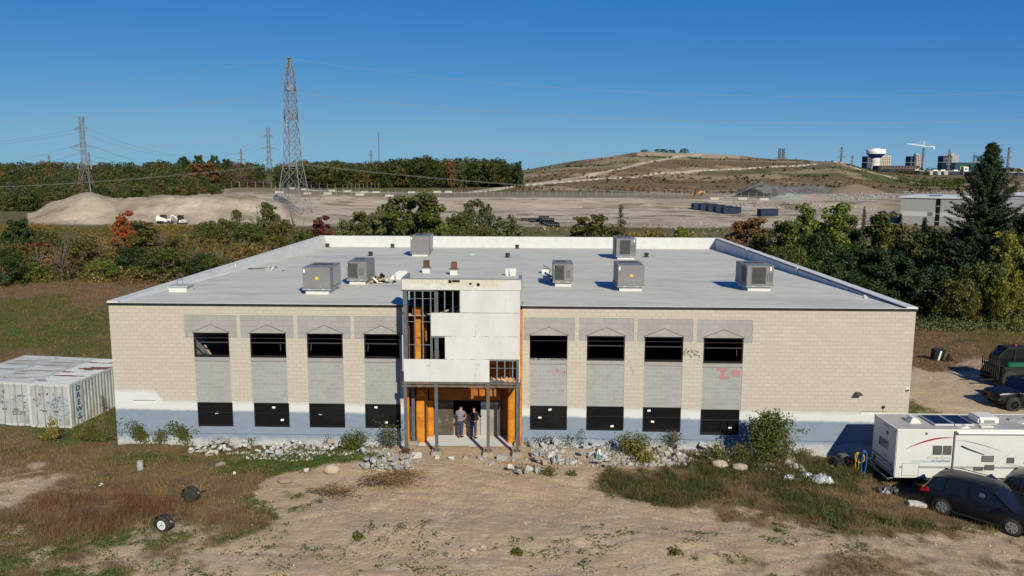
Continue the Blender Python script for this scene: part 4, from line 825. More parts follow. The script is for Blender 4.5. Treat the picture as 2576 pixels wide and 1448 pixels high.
T2=[(1985,92,548,90,'loose','mid','mid green tree at the left end of the dark tree mass','tree'),(2030,94,506,80,'loose','bright','sunlit bright green tree left in the dark mass','tree'),(2098,93,503,90,'loose','bright','tallest bright green leafy tree in the dark mass','tree'),
(2062,86,560,110,'bush','dark','dark tree filling the gap between the bright leafy trees','tree'),(2140,96,525,70,'loose','mid','mid green tree behind the small spruce','tree'),(2180,92,508,46,'cone','grey','small pale spruce poking above the leafy trees','tree'),
(2230,92,524,100,'loose','mid','mid green tree before the grey factory','tree'),(2272,95,526,56,'cone','dark','small dark cedar left of the grey factory corner','tree'),(2335,93,536,74,'cone','dark','small dark cedar in front of the grey factory wall','tree'),
(2290,88,543,150,'bush','olive','olive brown tree below the small cedars','tree'),(2385,86,548,160,'bush','dark','dark bush left of the tall spruce foot','bush'),(2150,84,590,150,'bush','dark','dark rounded tree over the right parapet','tree'),
(2000,82,600,110,'bush','mid','green bush by the back right corner of the parapet','bush'),(2080,78,640,130,'bush','dark','dark green bush behind the middle of the right parapet','bush'),(2220,80,620,150,'round','spruce','almost black tree behind the right parapet','tree'),
(2300,79,640,110,'cone','spruce','dark young spruce at the edge of the right field','tree'),(2370,78,650,120,'bush','spruce','black green bush at the edge of the right field','bush'),(2160,76,665,130,'bush','dark','dark low bush hard against the right parapet','bush'),
(2455,80,600,110,'loose','spruce','shaded tree directly under the tall spruce','tree'),(2545,78,575,90,'loose','yellow','yellow green tree at the right photo edge under the spruce','tree'),(2600,82,520,120,'round','dark','dark tree cut by the right photo edge','tree'),
(2500,76,640,110,'bush','mid','green bush at the right field edge below the spruce','bush'),(2430,75,690,100,'bush','olive','olive bush at the right field edge','bush'),(2565,74,690,90,'bush','yellow','low yellow green bush at the right photo edge','bush')]
for a in T2: plant_tree(a[0],a[1],a[2]+2,a[3]*(1.0 if a[4]=='cone' else 1.35),a[4],a[5],a[6],a[7],G2)
# the big ragged spruce
def big_spruce(b,d,ytop):
    x,y=xyat(b,d);z=hg(x,y);H=float(Zp(b,d,ytop))-z;r=np.random.default_rng(5);A=[];tb=MB()
    tb.tube([(0,0,-.3),(0,0,H*.5),(0,0,H*.96)],[.34,.2,.03],8)
    tops=[((0,0),H,1.)]
    n=0
    for i in range(420):
        t=(i/420)**1.05;zc=H*(.04+.94*t);wmax=(1-t)*8.0+.25
        a=i*2.39996+r.uniform(-.4,.4);L=wmax*r.uniform(.45,1.0)*(1.25 if r.random()<.12 else 1)
        k=int(16+L*13);s=np.linspace(.04,1,k);rise=.5 if t>.62 else .12;droop=-.30*L*s+(.30+rise)*L*s**2.4
        P=np.stack([np.cos(a)*L*s,np.sin(a)*L*s,zc+droop],1)
        tb.tube([tuple(P[0]),tuple(P[k//2]),tuple(P[-1])],[.06*(1-t)+.02,.03,.01],3)
        for j in range(6):
            off=r.normal(0,1,(k,3))*np.array([.15,.15,.05])*(1.15-s[:,None]*.6)*(1+L*.12);off[:,2]-=np.abs(r.normal(0,.11,k))*(1.2-s)*(1+.15*L)
            N_=r.normal(0,.45,(k,3))+np.array([math.cos(a)*.45,math.sin(a)*.45,.45]);A.append(leafquads(P+off,N_,.115,r,.38))
    L_=np.concatenate(A);o=empty('spruce_tree',(x,y,z),0,'tall ragged dark spruce towering over the trees at the right','tree')
    ob('crown',meshnp('crown',L_.reshape(-1,3),np.arange(len(L_)*4).reshape(-1,4),LM['spruce']),o);tb.build('trunk',BARK,o)
big_spruce(2488,84,352)
# filler scrub as uncountable stuff
def scrub(name,label,leaf,cond,N_,dr,br,hr,seed,size=.16,n=26):
    r=np.random.default_rng(seed);d=r.uniform(*dr,N_);b=r.uniform(*br,N_);x,y=xyat(b,d);k=cond(b,d,r);x=x[k];y=y[k];h=r.uniform(*hr,len(x));A=[]
    z=hgt(x,y);X=np.repeat(x,n);Y=np.repeat(y,n);Hh=np.repeat(h,n);D=r.normal(0,1,(len(X),3));D/=np.linalg.norm(D,axis=1)[:,None];D[:,2]=abs(D[:,2])
    P=np.stack([X,Y,np.repeat(z,n)],1)+D*(Hh*r.uniform(.5,1,len(X)))[:,None]*np.array([.85,.85,1]);N__=D+r.normal(0,.5,D.shape)
    L_=leafquads(P,N__,size,r);return tag(ob(name,meshnp(name,L_.reshape(-1,3),np.arange(len(L_)*4).reshape(-1,4),LM[leaf])),label,'scrub',kind='stuff')
ok=lambda b,d,r:np.ones(len(b),bool)
scrub('thicket','dense olive scrub filling the thicket left of the building','olive',lambda b,d,r:(fbm(b*.1,d,.09,5)>.40),1500,(101,190),(-120,860),(.7,2.3),1,n=30)
scrub('green_thicket','green undergrowth in the thicket left of the building','mid',lambda b,d,r:(fbm(b*.1,d,.09,6)>.5),1000,(101,185),(-120,860),(.8,2.4),2,n=30)
scrub('brown_thicket','brown undergrowth in the thicket left of the building','brown',lambda b,d,r:(fbm(b*.1,d,.09,7)>.45),1100,(99,185),(-120,860),(.6,1.9),3,n=26)
scrub('goldenrod','golden flowering weeds below the sand bank','gold',lambda b,d,r:(fbm(b*.1,d,.06,8)>.40),3200,(128,206),(-60,700),(.5,1.2),4,n=16)
scrub('tan_thicket','tan dry undergrowth in the thicket left of the building','tan',lambda b,d,r:(fbm(b*.1,d,.08,17)>.44),1200,(101,150),(-120,860),(.7,2.2),14,n=26)
scrub('quarry_scrub','low scrub between the roof and the sand flats','olive',lambda b,d,r:(fbm(b*.1,d,.1,9)>.45),1500,(98,203),(840,1950),(.4,1.3),5,n=16)
scrub('quarry_goldenrod','golden weeds behind the back parapet','gold',lambda b,d,r:(b>1600)|(fbm(b*.1,d,.1,10)>.55),700,(98,150),(1300,1960),(.4,1.1),6,n=16)
scrub('field_edge_scrub','dark undergrowth along the edge of the right field','dark',ok,900,(76,100),(1960,2720),(.8,2.8),7,n=30)
scrub('reeds','tall pale reeds in front of the dark trees by the right field','pale',ok,500,(71.5,76),(2190,2720),(.5,1.3),8,size=.1,n=16)
scrub('hill_scrub','low dark bushes dotted over the brown hill','dark',lambda b,d,r:(fbm(b*.1,d,.05,11)>.58),900,(430,800),(1300,2560),(.7,2.2),9,size=.8,n=12)
scrub('hill_dry_scrub','dry brown scrub over the hill','brown',lambda b,d,r:(fbm(b*.1,d,.05,12)>.5),2400,(430,800),(1150,2560),(.5,1.4),10,size=.6,n=10)
# ---------- forest ----------
FM={}
def forest(name,label,spec,leaf,seed):
    r=np.random.default_rng(seed);A=[];T=MB()
    for b,d,H in spec:
        x,y=xyat(b,d);z=hg(x,y)-.5;c,t,Hp,hw=proto('forest',int(r.integers(0,4)));me=FM.get(c.name)
        if me is None:
            v=np.empty(len(c.vertices)*3,np.float32);c.vertices.foreach_get('co',v);me=v.reshape(-1,3).copy();FM[c.name]=me
        s=H/10.;w=s*r.uniform(.8,1.15);a=r.uniform(0,6.28);V=me.copy();X=V[:,0]*math.cos(a)-V[:,1]*math.sin(a);Y=V[:,0]*math.sin(a)+V[:,1]*math.cos(a)
        A.append(np.stack([X*w+x,Y*w+y,V[:,2]*s+z],1))
    V=np.concatenate(A);return tag(ob(name,meshnp(name,V,np.arange(len(V)).reshape(-1,4),LM[leaf])),label,'forest',kind='stuff')
fr=random.Random(4);sp={'dark':[],'mid':[],'olive':[],'rust':[],'grey':[],'red':[]}
_fb=[-120,0,100,200,300,400,470,520,560,640,700,760,830,940];_fy=[404,405,402,406,404,401,397,402,408,408,410,402,403,406]
for i in range(1500):
    b=fr.uniform(-120,960);u=fr.random()
    if b<545: d=272+430*u**1.15
    else: d=475+190*u
    t_=np.clip((d-250)/300,0,1); yt=np.interp(b,_fb,_fy); yc=yt+(1-t_)*(62 if b<545 else 0)
    if b<200: yc+=6*(1-t_)
    z0=hg(*xyat(b,d)); hh=float(Zp(b,d,yc))-z0
    if (abs(b-212)<24 and d<440) or (abs(b-677)<20 and d<715): continue
    lf=fr.choices(['dark','mid','olive','rust','grey','red'],[.34,.26,.28,.04,.075,.006])[0]
    sp[lf].append((b,d,float(np.clip(hh,5,26))*fr.uniform(.66,1.1)))
for k,n in (('dark','dark green trees of the far left wood'),('mid','mid green trees of the far left wood'),('olive','olive trees of the far left wood'),('rust','rust coloured autumn trees of the far left wood'),('grey','greyish trees of the far left wood'),('red','dark red trees of the far left wood')):
    forest('forest',n,sp[k],'f'+k if 'f'+k in LM else k,len(n)+3)
sp={'dark':[],'olive':[],'grey':[]}
for i in range(190):
    b=fr.uniform(950,1308);d=fr.uniform(482,570);yt=np.interp(b,[950,1000,1080,1180,1230,1280,1308],[402,395,393,395,397,405,410]);z0=hg(*xyat(b,d));hh=float(Zp(b,d,yt))-z0
    lf='grey' if 1130<b<1225 and fr.random()<.55 else fr.choices(['dark','olive'],[.7,.3])[0];sp[lf].append((b,d,max(8,hh*fr.uniform(.88,1.12))))
for k,n in (('dark','dark dense trees of the compact wood left of the hill'),('olive','olive trees of the compact wood left of the hill'),('grey','silvery grey trees in the middle of the compact wood')): forest('forest',n,sp[k],'f'+k if 'f'+k in LM else k,31+len(n))
sp=[]
for i in range(330):
    b=fr.choice([fr.uniform(-150,1420),fr.uniform(-150,700),fr.uniform(1900,2700)]);d=fr.uniform(1500,2600);sp.append((b,d,fr.uniform(12,22) if b<1500 else fr.uniform(8,14)))
forest('distant_forest','thin dark line of far trees on the horizon',sp,'dark',9)
# trees one can tell apart
FT=[(25,300,482,95,'loose','yellow','yellow green tree at the left edge beside the sand bank'),(118,310,500,50,'bush','red','dark red shrub left of the near left pylon'),(300,395,465,80,'bush','gold','yellow olive tree right of the near left pylon'),(232,380,490,70,'bush','olive','olive shrub behind the sand bank top'),
(510,410,408,84,'round','rust','orange brown maple standing before the left wood'),(448,415,450,60,'bush','dark','dark bush left of the orange brown maple'),(600,440,402,70,'sparse','redgrey','reddish bare tree in the left wood'),(560,420,455,60,'bush','olive','olive bush right of the orange brown maple'),
(460,560,392,34,'round','dark','tall round topped tree above the left wood'),(498,560,388,34,'round','dark','tallest round topped tree above the left wood'),(537,565,389,32,'round','dark','round topped tree right of the tallest one'),(570,565,398,40,'round','dark','low round tree on the skyline right of the round topped trees'),
(640,430,452,90,'bush','redgrey','reddish shrubs left of the far pylon foot'),(800,470,440,90,'round','olive','olive tree right of the tall pylon'),(160,330,495,60,'bush','brown','brown shrub at the left shoulder of the sand bank'),(1135,478,405,26,'round','rust','rust topped tree at the left front of the compact wood'),
(1303,480,404,30,'loose','dark','dark tree at the right end of the compact wood'),(1620,1000,376,26,'bush','mid','small round tree left on the hill top'),(1660,1000,374,40,'bush','olive','wide tree in the middle of the hill top'),(1718,1000,372,26,'bush','mid','round green tree on the right of the hill top'),(1685,1000,376,26,'bush','dark','dark small tree between the hill top trees')]
for a in FT:
    if a[1]==1000: a=(a[0],860,*a[2:])
    plant_tree(*a[:6],a[6],'tree','single trees standing out before the far woods')
mbk=MB()
# ================= FAR OBJECTS =================
def P3(b,d,y=None): # world point at bearing/depth on the ground or at pixel height y
    x,y_=xyat(b,d);z=hg(x,y_) if y is None else float(Zp(b,d,y));return Vector((x,y_,z))
PYL=mat('galvanised_lattice',(.27,.28,.29),.5,(.20,.21,.22),2,metal=.4); PYLF=mat('distant_lattice',(.16,.17,.19),.7)
WIRE=mat('aluminium_wire',(.26,.26,.26),.5); INS=mat('insulator_glass',(.30,.33,.32),.3)
LINE=Vector((347,-54,0)).normalized()
def lattice(mb,prof,n,w,hor=True):
    """prof: list of (z, half width). square lattice body along z"""
    zs=[p[0] for p in prof];ws=[p[1] for p in prof];cs=((1,1),(-1,1),(-1,-1),(1,-1))
    hz=lambda z:float(np.interp(z,zs,ws))
    for a,b in zip(prof[:-1],prof[1:]):
        for c in cs: mb.bar((c[0]*a[1],c[1]*a[1],a[0]),(c[0]*b[1],c[1]*b[1],b[0]),w)
    z=zs[0];lv=[z]
    while z<zs[-1]-.4*hz(z): z+=max(hz(z)*1.9*n,.8);lv.append(min(z,zs[-1]))
    for a,b in zip(lv[:-1],lv[1:]):
        ha,hb=hz(a),hz(b)
        for i in range(4):
            c,d=cs[i],cs[(i+1)%4];mb.bar((c[0]*ha,c[1]*ha,a),(d[0]*hb,d[1]*hb,b),w*.6);mb.bar((d[0]*ha,d[1]*ha,a),(c[0]*hb,c[1]*hb,b),w*.6)
            if hor: mb.bar((c[0]*hb,c[1]*hb,b),(d[0]*hb,d[1]*hb,b),w*.6)
def arms(mb,z,hw,L,h,w,dirn=(0,1)):
    out=[]
    for s in (-1,1):
        tip=Vector((dirn[0]*L*s,dirn[1]*L*s,z))
        for q in (-1,1):
            px=Vector((dirn[1]*hw*q,dirn[0]*hw*q,0));bs=Vector((dirn[0]*hw*s,dirn[1]*hw*s,0))
            mb.bar(bs+px+Vector((0,0,z)),tip,w);mb.bar(bs+px+Vector((0,0,z+h)),tip,w*.8);mb.bar((bs+px)*1+Vector((0,0,z+h)),(bs+px).lerp(Vector((tip.x,tip.y,0)),.45)+Vector((0,0,z)),w*.6)
            mb.bar((bs+px).lerp(Vector((tip.x,tip.y,0)),.5)+Vector((0,0,z+h*.5)),(bs+px).lerp(Vector((tip.x,tip.y,0)),.5)+Vector((0,0,z)),w*.6)
        out.append(tip)
    return out
# tall near pylon
pb=P3(736,264);HP=float(Zp(714,264,147))-pb.z
ang=math.atan2(LINE.y,LINE.x)
py_=empty('transmission_pylon',pb,ang,'tallest nearest steel lattice pylon standing on the sand flat','pylon','transmission pylons')
mb=MB();lattice(mb,[(0,4.4),(10,3.1),(17.5,2.1),(30,1.65),(43.3,1.35),(HP,.3)],1.,.2);mb.build('lattice_body',PYL,py_)
mb=MB();a1=arms(mb,HP*.625,1.7,3.6,2.6,.2);mb.build('cross_arm',PYL,py_)
mb=MB();a2=arms(mb,HP*.80,1.4,2.1,1.4,.18);mb.build('cross_arm',PYL,py_)
mb=MB();a3=arms(mb,15.4,2.2,3.6,1.4,.2);mb.build('cross_arm',PYL,py_)
mb=MB();mb.tube([(0,0,HP-.5),(0,0,HP+.4)],.12,6);mb.box(-.5,.5,-.9,.9,HP-.1,HP+.1);mb.build('peak_cap',PYL,py_)
for t in a1: mb=MB();mb.tube([t,t+Vector((0,0,-3.6))],.12,6);mb.build('insulator',INS,py_)
def pylon(b,d,ytop,w,label,dense=1.,arml=(4.5,7.5),big=False,hw=(2.6,.72),m=PYLF,rz=.1):
    p=P3(b,d);H=float(Zp(b,d,ytop))-p.z;o=empty('transmission_pylon',p,rz,label,'pylon','transmission pylons');s=H/45
    mb=MB();lattice(mb,[(0,hw[0]*s*1.3),(H*.40,hw[1]*s*1.3),(H*.9,hw[1]*s),(H,hw[1]*s*1.2)],1.2*dense,w);mb.build('lattice_body',m,o)
    T=[]
    for zf,L in ((.84,arml[0]),(.62,arml[1]),(.40,arml[0]*.8)):
        mb=MB();T.append(arms(mb,H*zf,hw[1]*s,L*s,H*.045,w*1.25,(1,0)));mb.build('cross_arm',m,o)
    if big:
        for t in T[2]: mb=MB();mb.tube([t,t+Vector((0,0,-2.6*s))],.14,5);mb.build('insulator',mat('white_insulator',(.6,.6,.6)),o)
    return o,p,H,T
L1=pylon(212,429,294,.17,'grey lattice pylon on the left behind the sand bank',dense=1.7,hw=(3.5,.95),big=True,m=PYL)
L3=pylon(677,719,322,.22,'lattice pylon just left of the tallest pylon, over the wood',dense=1.7,hw=(3.5,.95),m=PYLF,big=True)
L4=pylon(933,700,378,.24,'smaller lattice pylon at the left edge of the compact wood',arml=(3,4))
L6=pylon(607,1100,375,.34,'faint small lattice pylon over the left wood skyline')
pylon(225,1300,383,.5,'tiny lattice pylon right of the left pylon on the skyline',dense=1.5);pylon(124,1500,390,.6,'tiny lattice pylon at the far left skyline',dense=1.5)
pylon(1958,1100,374,.5,'left one of two crossed lattice pylons over the hill shoulder',hw=(1.6,1.4),dense=1.3);pylon(1967,1130,374,.5,'right one of two crossed lattice pylons over the hill shoulder',hw=(1.6,1.4),dense=1.3)
pylon(2000,1500,397,.55,'tiny pylon right of the two crossed pylons',dense=1.6);pylon(2113,1050,371,.45,'lattice pylon between the hill and the water tower');pylon(2141,1500,391,.55,'tiny pylon left of the water tower',dense=1.6)
pylon(2383,1150,377,.5,'lattice pylon rising behind the right apartment tower',arml=(6,8));pylon(2446,1500,388,.55,'small pylon left of the tall spruce top',dense=1.6);pylon(2532,900,371,.42,'lattice pylon at the right edge behind the spruce branches')
# tv mast
p=P3(953,1100);Hm=float(Zp(953,1100,333))-p.z;mb=MB();lattice(mb,[(0,.5),(Hm,.4)],4,.32,False);tag(mb.build('radio_mast',PYLF),'thin guyed radio mast on the skyline left of the compact wood','mast').location=p
# wires
def wire(a,b,sag,r,label,n=60,group='power lines',dense=None):
    pts=[tuple(Vector(a).lerp(Vector(b),i/n)-Vector((0,0,4*sag*(i/n)*(1-i/n)))) for i in range(n+1)];mb=MB();mb.tube(pts,r,4);return tag(mb.build('power_line',WIRE),label,'power line',group)
A0=pb;sp_=Vector((-LINE.y,LINE.x,0))
def lv(z,off): return A0+sp_*off+Vector((0,0,z-A0.z))
RT=LINE*351;LT=-LINE*351
for z,offs,nm in ((HP+.0,(0,),'top'),(38.7,(-1.9,1.9),'upper'),(26.6,(-3.6,3.6),'middle'),(16.4,(-3.4,3.4),'lowest')):
    for o_ in offs:
        pos='near' if o_<0 else 'far'
        sx='' if o_==0 else f' {pos}'
        wire(lv(z,o_),lv(z,o_)+RT,13.8 if z>45 else 10.6 if z>30 else 9.6,.03,f'{nm}{sx} wire running right from the tallest pylon')
        wire(lv(z,o_),lv(z,o_)+LT,10.4 if z>45 else 9.8,.03,f'{nm}{sx} wire running left from the tallest pylon')
def tips(Lx): o,p,H,T=Lx;return [p+Matrix.Rotation(.1,3,'Z')@t for pr in T for t in pr]
t1,t3=tips(L1),tips(L3)
nms=('upper left','upper right','middle left','middle right','lower left','lower right')
for n,a,b in zip(nms,t1,t3): wire(a,b,16,.05,f'{n} wire from the left pylon to the pylon over the wood')
for n,a in zip(nms,t1): wire(a,a+(a-t3[0]).normalized()*300+Vector((0,0,2)),11,.05,f'{n} wire leaving the left pylon towards the left')
# ---- barriers along the hill roads ----
BAR=mat('pale_concrete_barrier',(.46,.44,.40),.9,(.36,.34,.31),2)
bmb=MB();bmb.prism([(-.35,0),(.35,0),(.3,.2),(.12,.45),(.1,1.0),(-.1,1.0),(-.12,.45),(-.3,.2)],-1.9,1.9,ax='X');me_=bmb.build('tmp',BAR).data;bpy.data.objects.remove(bpy.data.objects['tmp'])
def barriers(P,step,off,label,jit,k):
    acc=0;last=None;cnt=0;rj=random.Random(k)
    for a,b in zip(P[:-1],P[1:]):
        v=b-a;L=np.hypot(*v);u=v/L;s=0
        while s<L:
            if rj.random()>.33:
                q=a+u*s+np.array([-u[1],u[0]])*off;o=ob('concrete_barrier',me_);o.location=(q[0],q[1],hg(q[0],q[1])-.05);o.rotation_euler=(0,0,math.atan2(u[1],u[0])+rj.uniform(-.05,.05));o.scale=(.95,1.1,.95);tag(o,label,'barrier','concrete barriers along the hill roads')
            s+=step*rj.uniform(.9,1.4)
barriers(ROADS[0][0],6.2,-4.2,'pale concrete barrier along the near edge of the hill road',0,1)
barriers(np.array(_pl([(700,345),(770,345),(843,342),(1010,341)])),9,0,'low pale barrier at the back edge of the sand flat',0,2)
barriers(np.array(_pl([(1735,338),(1820,338),(1960,338)])),9,0,'white barrier on the sand ridge below the hill',0,3)
# ---- fence ----
FN=mat('chain_link_steel',(.33,.33,.32),.5)
def fence(P,step,h,label):
    mb=MB();pts=[];
    for a,b in zip(P[:-1],P[1:]):
        L=np.hypot(*(b-a));n=max(1,int(L/step))
        for i in range(n): pts.append(a+(b-a)*i/n)
    P3_=[Vector((q[0],q[1],hg(q[0],q[1])))for q in pts];o=empty('chain_link_fence',P3_[0],0,label,'fence')
    posts=0
    for i,p in enumerate(P3_):
        if posts<90 and i%max(1,len(P3_)//88)==0: m=MB();q=p-P3_[0];m.tube([q,q+Vector((0,0,h)),q+Vector((.2,-.4,h+.45))],.07,5);m.build('post',FN,o);posts+=1
    for z in (.1,h*.5,h*.97): mb.tube([p-P3_[0]+Vector((0,0,z)) for p in P3_],.022,3)
    mb.build('rail_wire',FN,o);return o
fence(np.array(_pl([(690,352),(900,355),(1160,352),(1400,352),(1620,352),(1980,350)])),3.2,2.6,'long thin chain link fence along the top of the sand ridge')
fence(np.array(_pl([(560,420),(640,418),(760,416),(860,430),(960,470)])),4,2.8,'chain link fence in front of the left wood')
fence(np.array(_pl([(2030,262),(2120,255),(2200,250),(2262,246)])),5,5.,'tall mesh fence left of the grey factory')
# ---- quarry mounds ----
def mound(b,d,r,h,m,label,name='rubble_heap',seed=1,sy=.7,rough=.3,kind=None):
    p=P3(b,d);n=26;V=[];F_=[];rr_=np.random.default_rng(seed)
    xs=np.linspace(-1,1,n);X,Y=np.meshgrid(xs,xs);R_=np.hypot(X,Y);Z=np.maximum(0,1-R_)**.8*(1+rough*(fbm(X*3+seed,Y*3,1.4,seed,4)-.5)*2)*(h)+ (fbm(X*9,Y*9,1.5,seed+3,3)-.5)*rough*h*.5*(R_<.95)-.15
    V=np.stack([X*r,Y*r*sy,Z],2).reshape(-1,3);i,j=np.meshgrid(np.arange(n-1),np.arange(n-1),indexing='ij');a=(i*n+j).ravel();Fq=np.stack([a,a+1,a+n+1,a+n],1)
    o=ob(name,meshnp(name,V,Fq,m));o.location=p;tag(o,label,'heap');return o
mound(1893,372,9,4.0,mat('black_asphalt_millings',(.02,.02,.022),.95,(.035,.033,.03),2),'dark conical heap of asphalt behind the blue dumpsters',rough=.08,seed=2)
mound(1945,372,6,2.2,mat('dark_rubble',(.06,.06,.06),.95,(.11,.10,.09),2),'low dark rubble heap right of the conical heap',seed=3)
mound(1985,350,9,2.4,mat('greenish_rubble',(.16,.23,.19),.9,(.30,.31,.28),1.2,rnd=.2),'greenish rubble heap right of the dark heaps',seed=4,rough=.7)
mound(2010,440,34,4.2,mat('grey_broken_concrete',(.17,.17,.16),.9,(.08,.08,.075),.35,bump=1.,bsc=1,det=9),'long grey heap of broken concrete under the hill',seed=5,sy=.6,rough=.8)
mound(1930,430,18,6.,MATS['grey_broken_concrete'],'grey broken concrete heap at the left of the long heap',seed=6,rough=.7)
mound(2150,430,18,5.5,mat('brown_earth_heap',(.19,.135,.10),.95,(.24,.18,.13),1),'brown earth heap at the right of the long grey heap',seed=7,rough=.15)
mound(1622,880,9,6.,MATS['brown_earth_heap'],'small earth cone on the hill top',seed=8,rough=.05) if False else None
stones('quarry_rubble',9000,(60,300,200,420),.25,.9,mat('pale_rubble_stone',(.34,.33,.31),.9,(.24,.23,.21),.5,rnd=.3),'broken stone scattered over the quarry ground',lambda v,g,x,y,r:(fbm(x,y,.03,91,3)>.5)&(bd(x,y)[0]>1800)&(bd(x,y)[1]>300),12)
stones('quarry_pebbles',2500,(20,90,95,190),.08,.4,PB,'stones scattered on the sand behind the building',lambda v,g,x,y,r:fbm(x,y,.08,92,3)>.52,13)
# ---- dumpsters ----
BLU=mat('blue_dumpster_paint',(.018,.04,.10),.7,(.012,.022,.05),1.5);
def dumpster(b,d,rz,label,L=6.2,h=2.3):
    o=empty('dumpster',P3(b,d),rz,label,'dumpster','blue roll-off dumpsters in the quarry');mb=MB()
    mb.box(-L/2,L/2,-1.2,-1.12,.3,h);mb.box(-L/2,L/2,1.12,1.2,.3,h);mb.box(-L/2,-L/2+.08,-1.12,1.12,.3,h);mb.box(L/2-.08,L/2,-1.12,1.12,.3,h);mb.box(-L/2,L/2,-1.2,1.2,.2,.3);mb.build('container_body',BLU,o)
    mb=MB()
    for i in range(9):
        x=-L/2+.1+(L-.2)*i/8;mb.box(x-.06,x+.06,-1.3,-1.2,.3,h);mb.box(x-.06,x+.06,1.2,1.3,.3,h)
    for k in(-.7,.7): mb.box(L/2,L/2+.06,k-.05,k+.05,.3,h)
    mb.box(-L/2-.05,L/2+.05,-1.3,-1.16,h,h+.1);mb.box(-L/2-.05,L/2+.05,1.16,1.3,h,h+.1);mb.build('rib',mat('dark_blue_rib',(.01,.018,.045),.6),o)
    mb=MB();mb.box(-L/2+.1,L/2-.1,-1.1,1.1,h-.35,h-.1);mb.build('load',mat('dark_load',(.06,.05,.045),.9,(.12,.10,.08),3),o);return o
for i,(b,d,t) in enumerate(((1764,300,'leftmost'),(1783,294,'second from left'),(1802,287,'third from left'),(1822,280,'fourth from left'),(1842,274,'rightmost'))): dumpster(b,d,.12,f'blue dumpster, {t} in the row of five')
dumpster(1935,262,.25,'single blue dumpster standing apart right of the row')
# wheel loader
def loader(b,d):
    o=empty('wheel_loader',P3(b,d),.1,'small orange wheel loader behind the row of dumpsters','loader');OR=mat('orange_machine_paint',(.55,.25,.06),.5);mb=MB();mb.bbox(.2,3.4,-1.1,1.1,.9,2.0,.1);mb.bbox(-1.6,.2,-.6,.6,.8,1.4,.05);mb.build('body',OR,o)
    mb=MB();mb.bbox(-.9,.6,-.8,.8,1.6,3.1,.08);mb.build('cab',mat('loader_cab',(.10,.07,.04),.3),o)
    for x in(-1.2,2.2):
        for y in(-1.2,1.2): mb=MB();mb.lathe([(.3,-.25),(.75,-.25),(.8,0),(.75,.25),(.3,.25)],16,c=(x,y,.8),axis='Y');mb.build('wheel',mat('tyre_rubber',(.02,.02,.02),.8),o)
    mb=MB();mb.prism([(-4,.1),(-2.6,.1),(-2.5,1.2),(-2.7,1.2),(-3,.4),(-4,.2)],-1.3,1.3);mb.bar((-2.6,0,.6),(-.8,0,1.6),.3);mb.build('bucket',OR,o)
loader(1755,385)
# black pipes
PIPE=mat('black_corrugated_pipe',(.016,.018,.018),.4)
pipes=[(1310,1362,231,.0,'upper long black pipe lying apart on the left'),(1330,1362,226,.0,'shorter black pipe in front of the upper long one')]
k=0
def pipe(b0,b1,d,r,lab,lift=0,dd=0):
    a=P3(b0,d);b=P3(b1,d+dd);a.z+=r+lift;b.z+=r+lift;L=(b-a).length;o=empty('drain_pipe',a,math.atan2((b-a).y,(b-a).x),lab,'pipe','black drain pipes on the sand');mb=MB()
    n=int(L/.25);mb.lathe([(r*(1 if i%2 else .93),L*i/n) for i in range(n+1)],14,axis='X');mb.build('pipe_wall',PIPE,o);mb=MB();mb.lathe([(r*.8,-.01),(r*.82,.0)],14,axis='X');mb.build('pipe_mouth',mat('hole_black',(.02,.012,.008)),o)
for a in pipes: pipe(a[0],a[1],a[2],.42,a[4])
for i,(b0,b1,d,l) in enumerate(((1355,1381,224,.9),(1357,1381,221,.1),(1360,1392,218,0),(1364,1396,215,0),(1368,1402,212,0),(1362,1394,216,.8),(1373,1406,209,0),(1378,1409,206,0))): pipe(b0,b1,d,.48,'black drain pipe in the right hand stack on the sand',l)
# ---- skid steer & excavator ----
WM=mat('white_machine_paint',(.75,.75,.74),.4);BM_=mat('black_rubber',(.02,.02,.02),.8);CG=mat('cab_glass',(.02,.03,.03),.1,spec=.6);RM=mat('red_machine_decal',(.3,.03,.03),.5)
o=empty('skid_steer_loader',P3(403,212),.0,'white tracked skid steer loader in front of the sand bank','loader')
mb=MB();mb.prism([(-1.6,.5),(-1.5,1.9),(-1.2,2.1),(-.9,1.8),(.6,1.2),(1.1,.6),(1.,.35),(-1.5,.45)],-.9,.9);mb.build('body',WM,o)
mb=MB();mb.prism([(-.7,1.3),(-.6,2.15),(.55,2.15),(.75,1.0),(.2,1.)],-.7,.7);mb.build('cab',CG,o)
mb=MB();mb.box(-.7,.6,-.72,.72,2.14,2.2);mb.build('cab_roof',BM_,o)
for y in(-.95,.75): mb=MB();mb.prism([(-1.5,.0),(.9,0),(1.1,.2),(.5,.6),(-1.2,.75),(-1.6,.4)],y,y+.25);mb.build('track',BM_,o)
for y in(-.85,.8): mb=MB();mb.bar((-1.4,y,1.9),(.9,y,1.15),.12,.22);mb.bar((.9,y,1.15),(1.5,y,.5),.12,.2);mb.build('lift_arm',WM,o)
mb=MB();mb.prism([(1.3,.05),(2.6,.05),(1.7,.75),(1.4,.75)],-.95,.95);mb.build('bucket',mat('dark_steel_bucket',(.06,.06,.06),.6),o)
mb=MB();mb.box(-1.66,-1.58,-.7,.7,.7,1.2);mb.build('rear_decal',RM,o)
o=empty('mini_excavator',P3(447,211),0.,'white mini excavator with arched boom in front of the sand bank','excavator')
mb=MB();mb.prism([(-.3,.6),(-.2,1.2),(.3,1.25),(.8,1.35),(1.25,1.2),(1.3,.6)],-.75,.75);mb.build('body',WM,o)
mb=MB();mb.prism([(-.55,.7),(-.6,2.35),(.75,2.4),(.8,1.4),(.2,1.2),(.0,.7)],-.7,.1);mb.build('cab',CG,o)
mb=MB();mb.box(-.65,.85,-.74,.14,2.38,2.46)
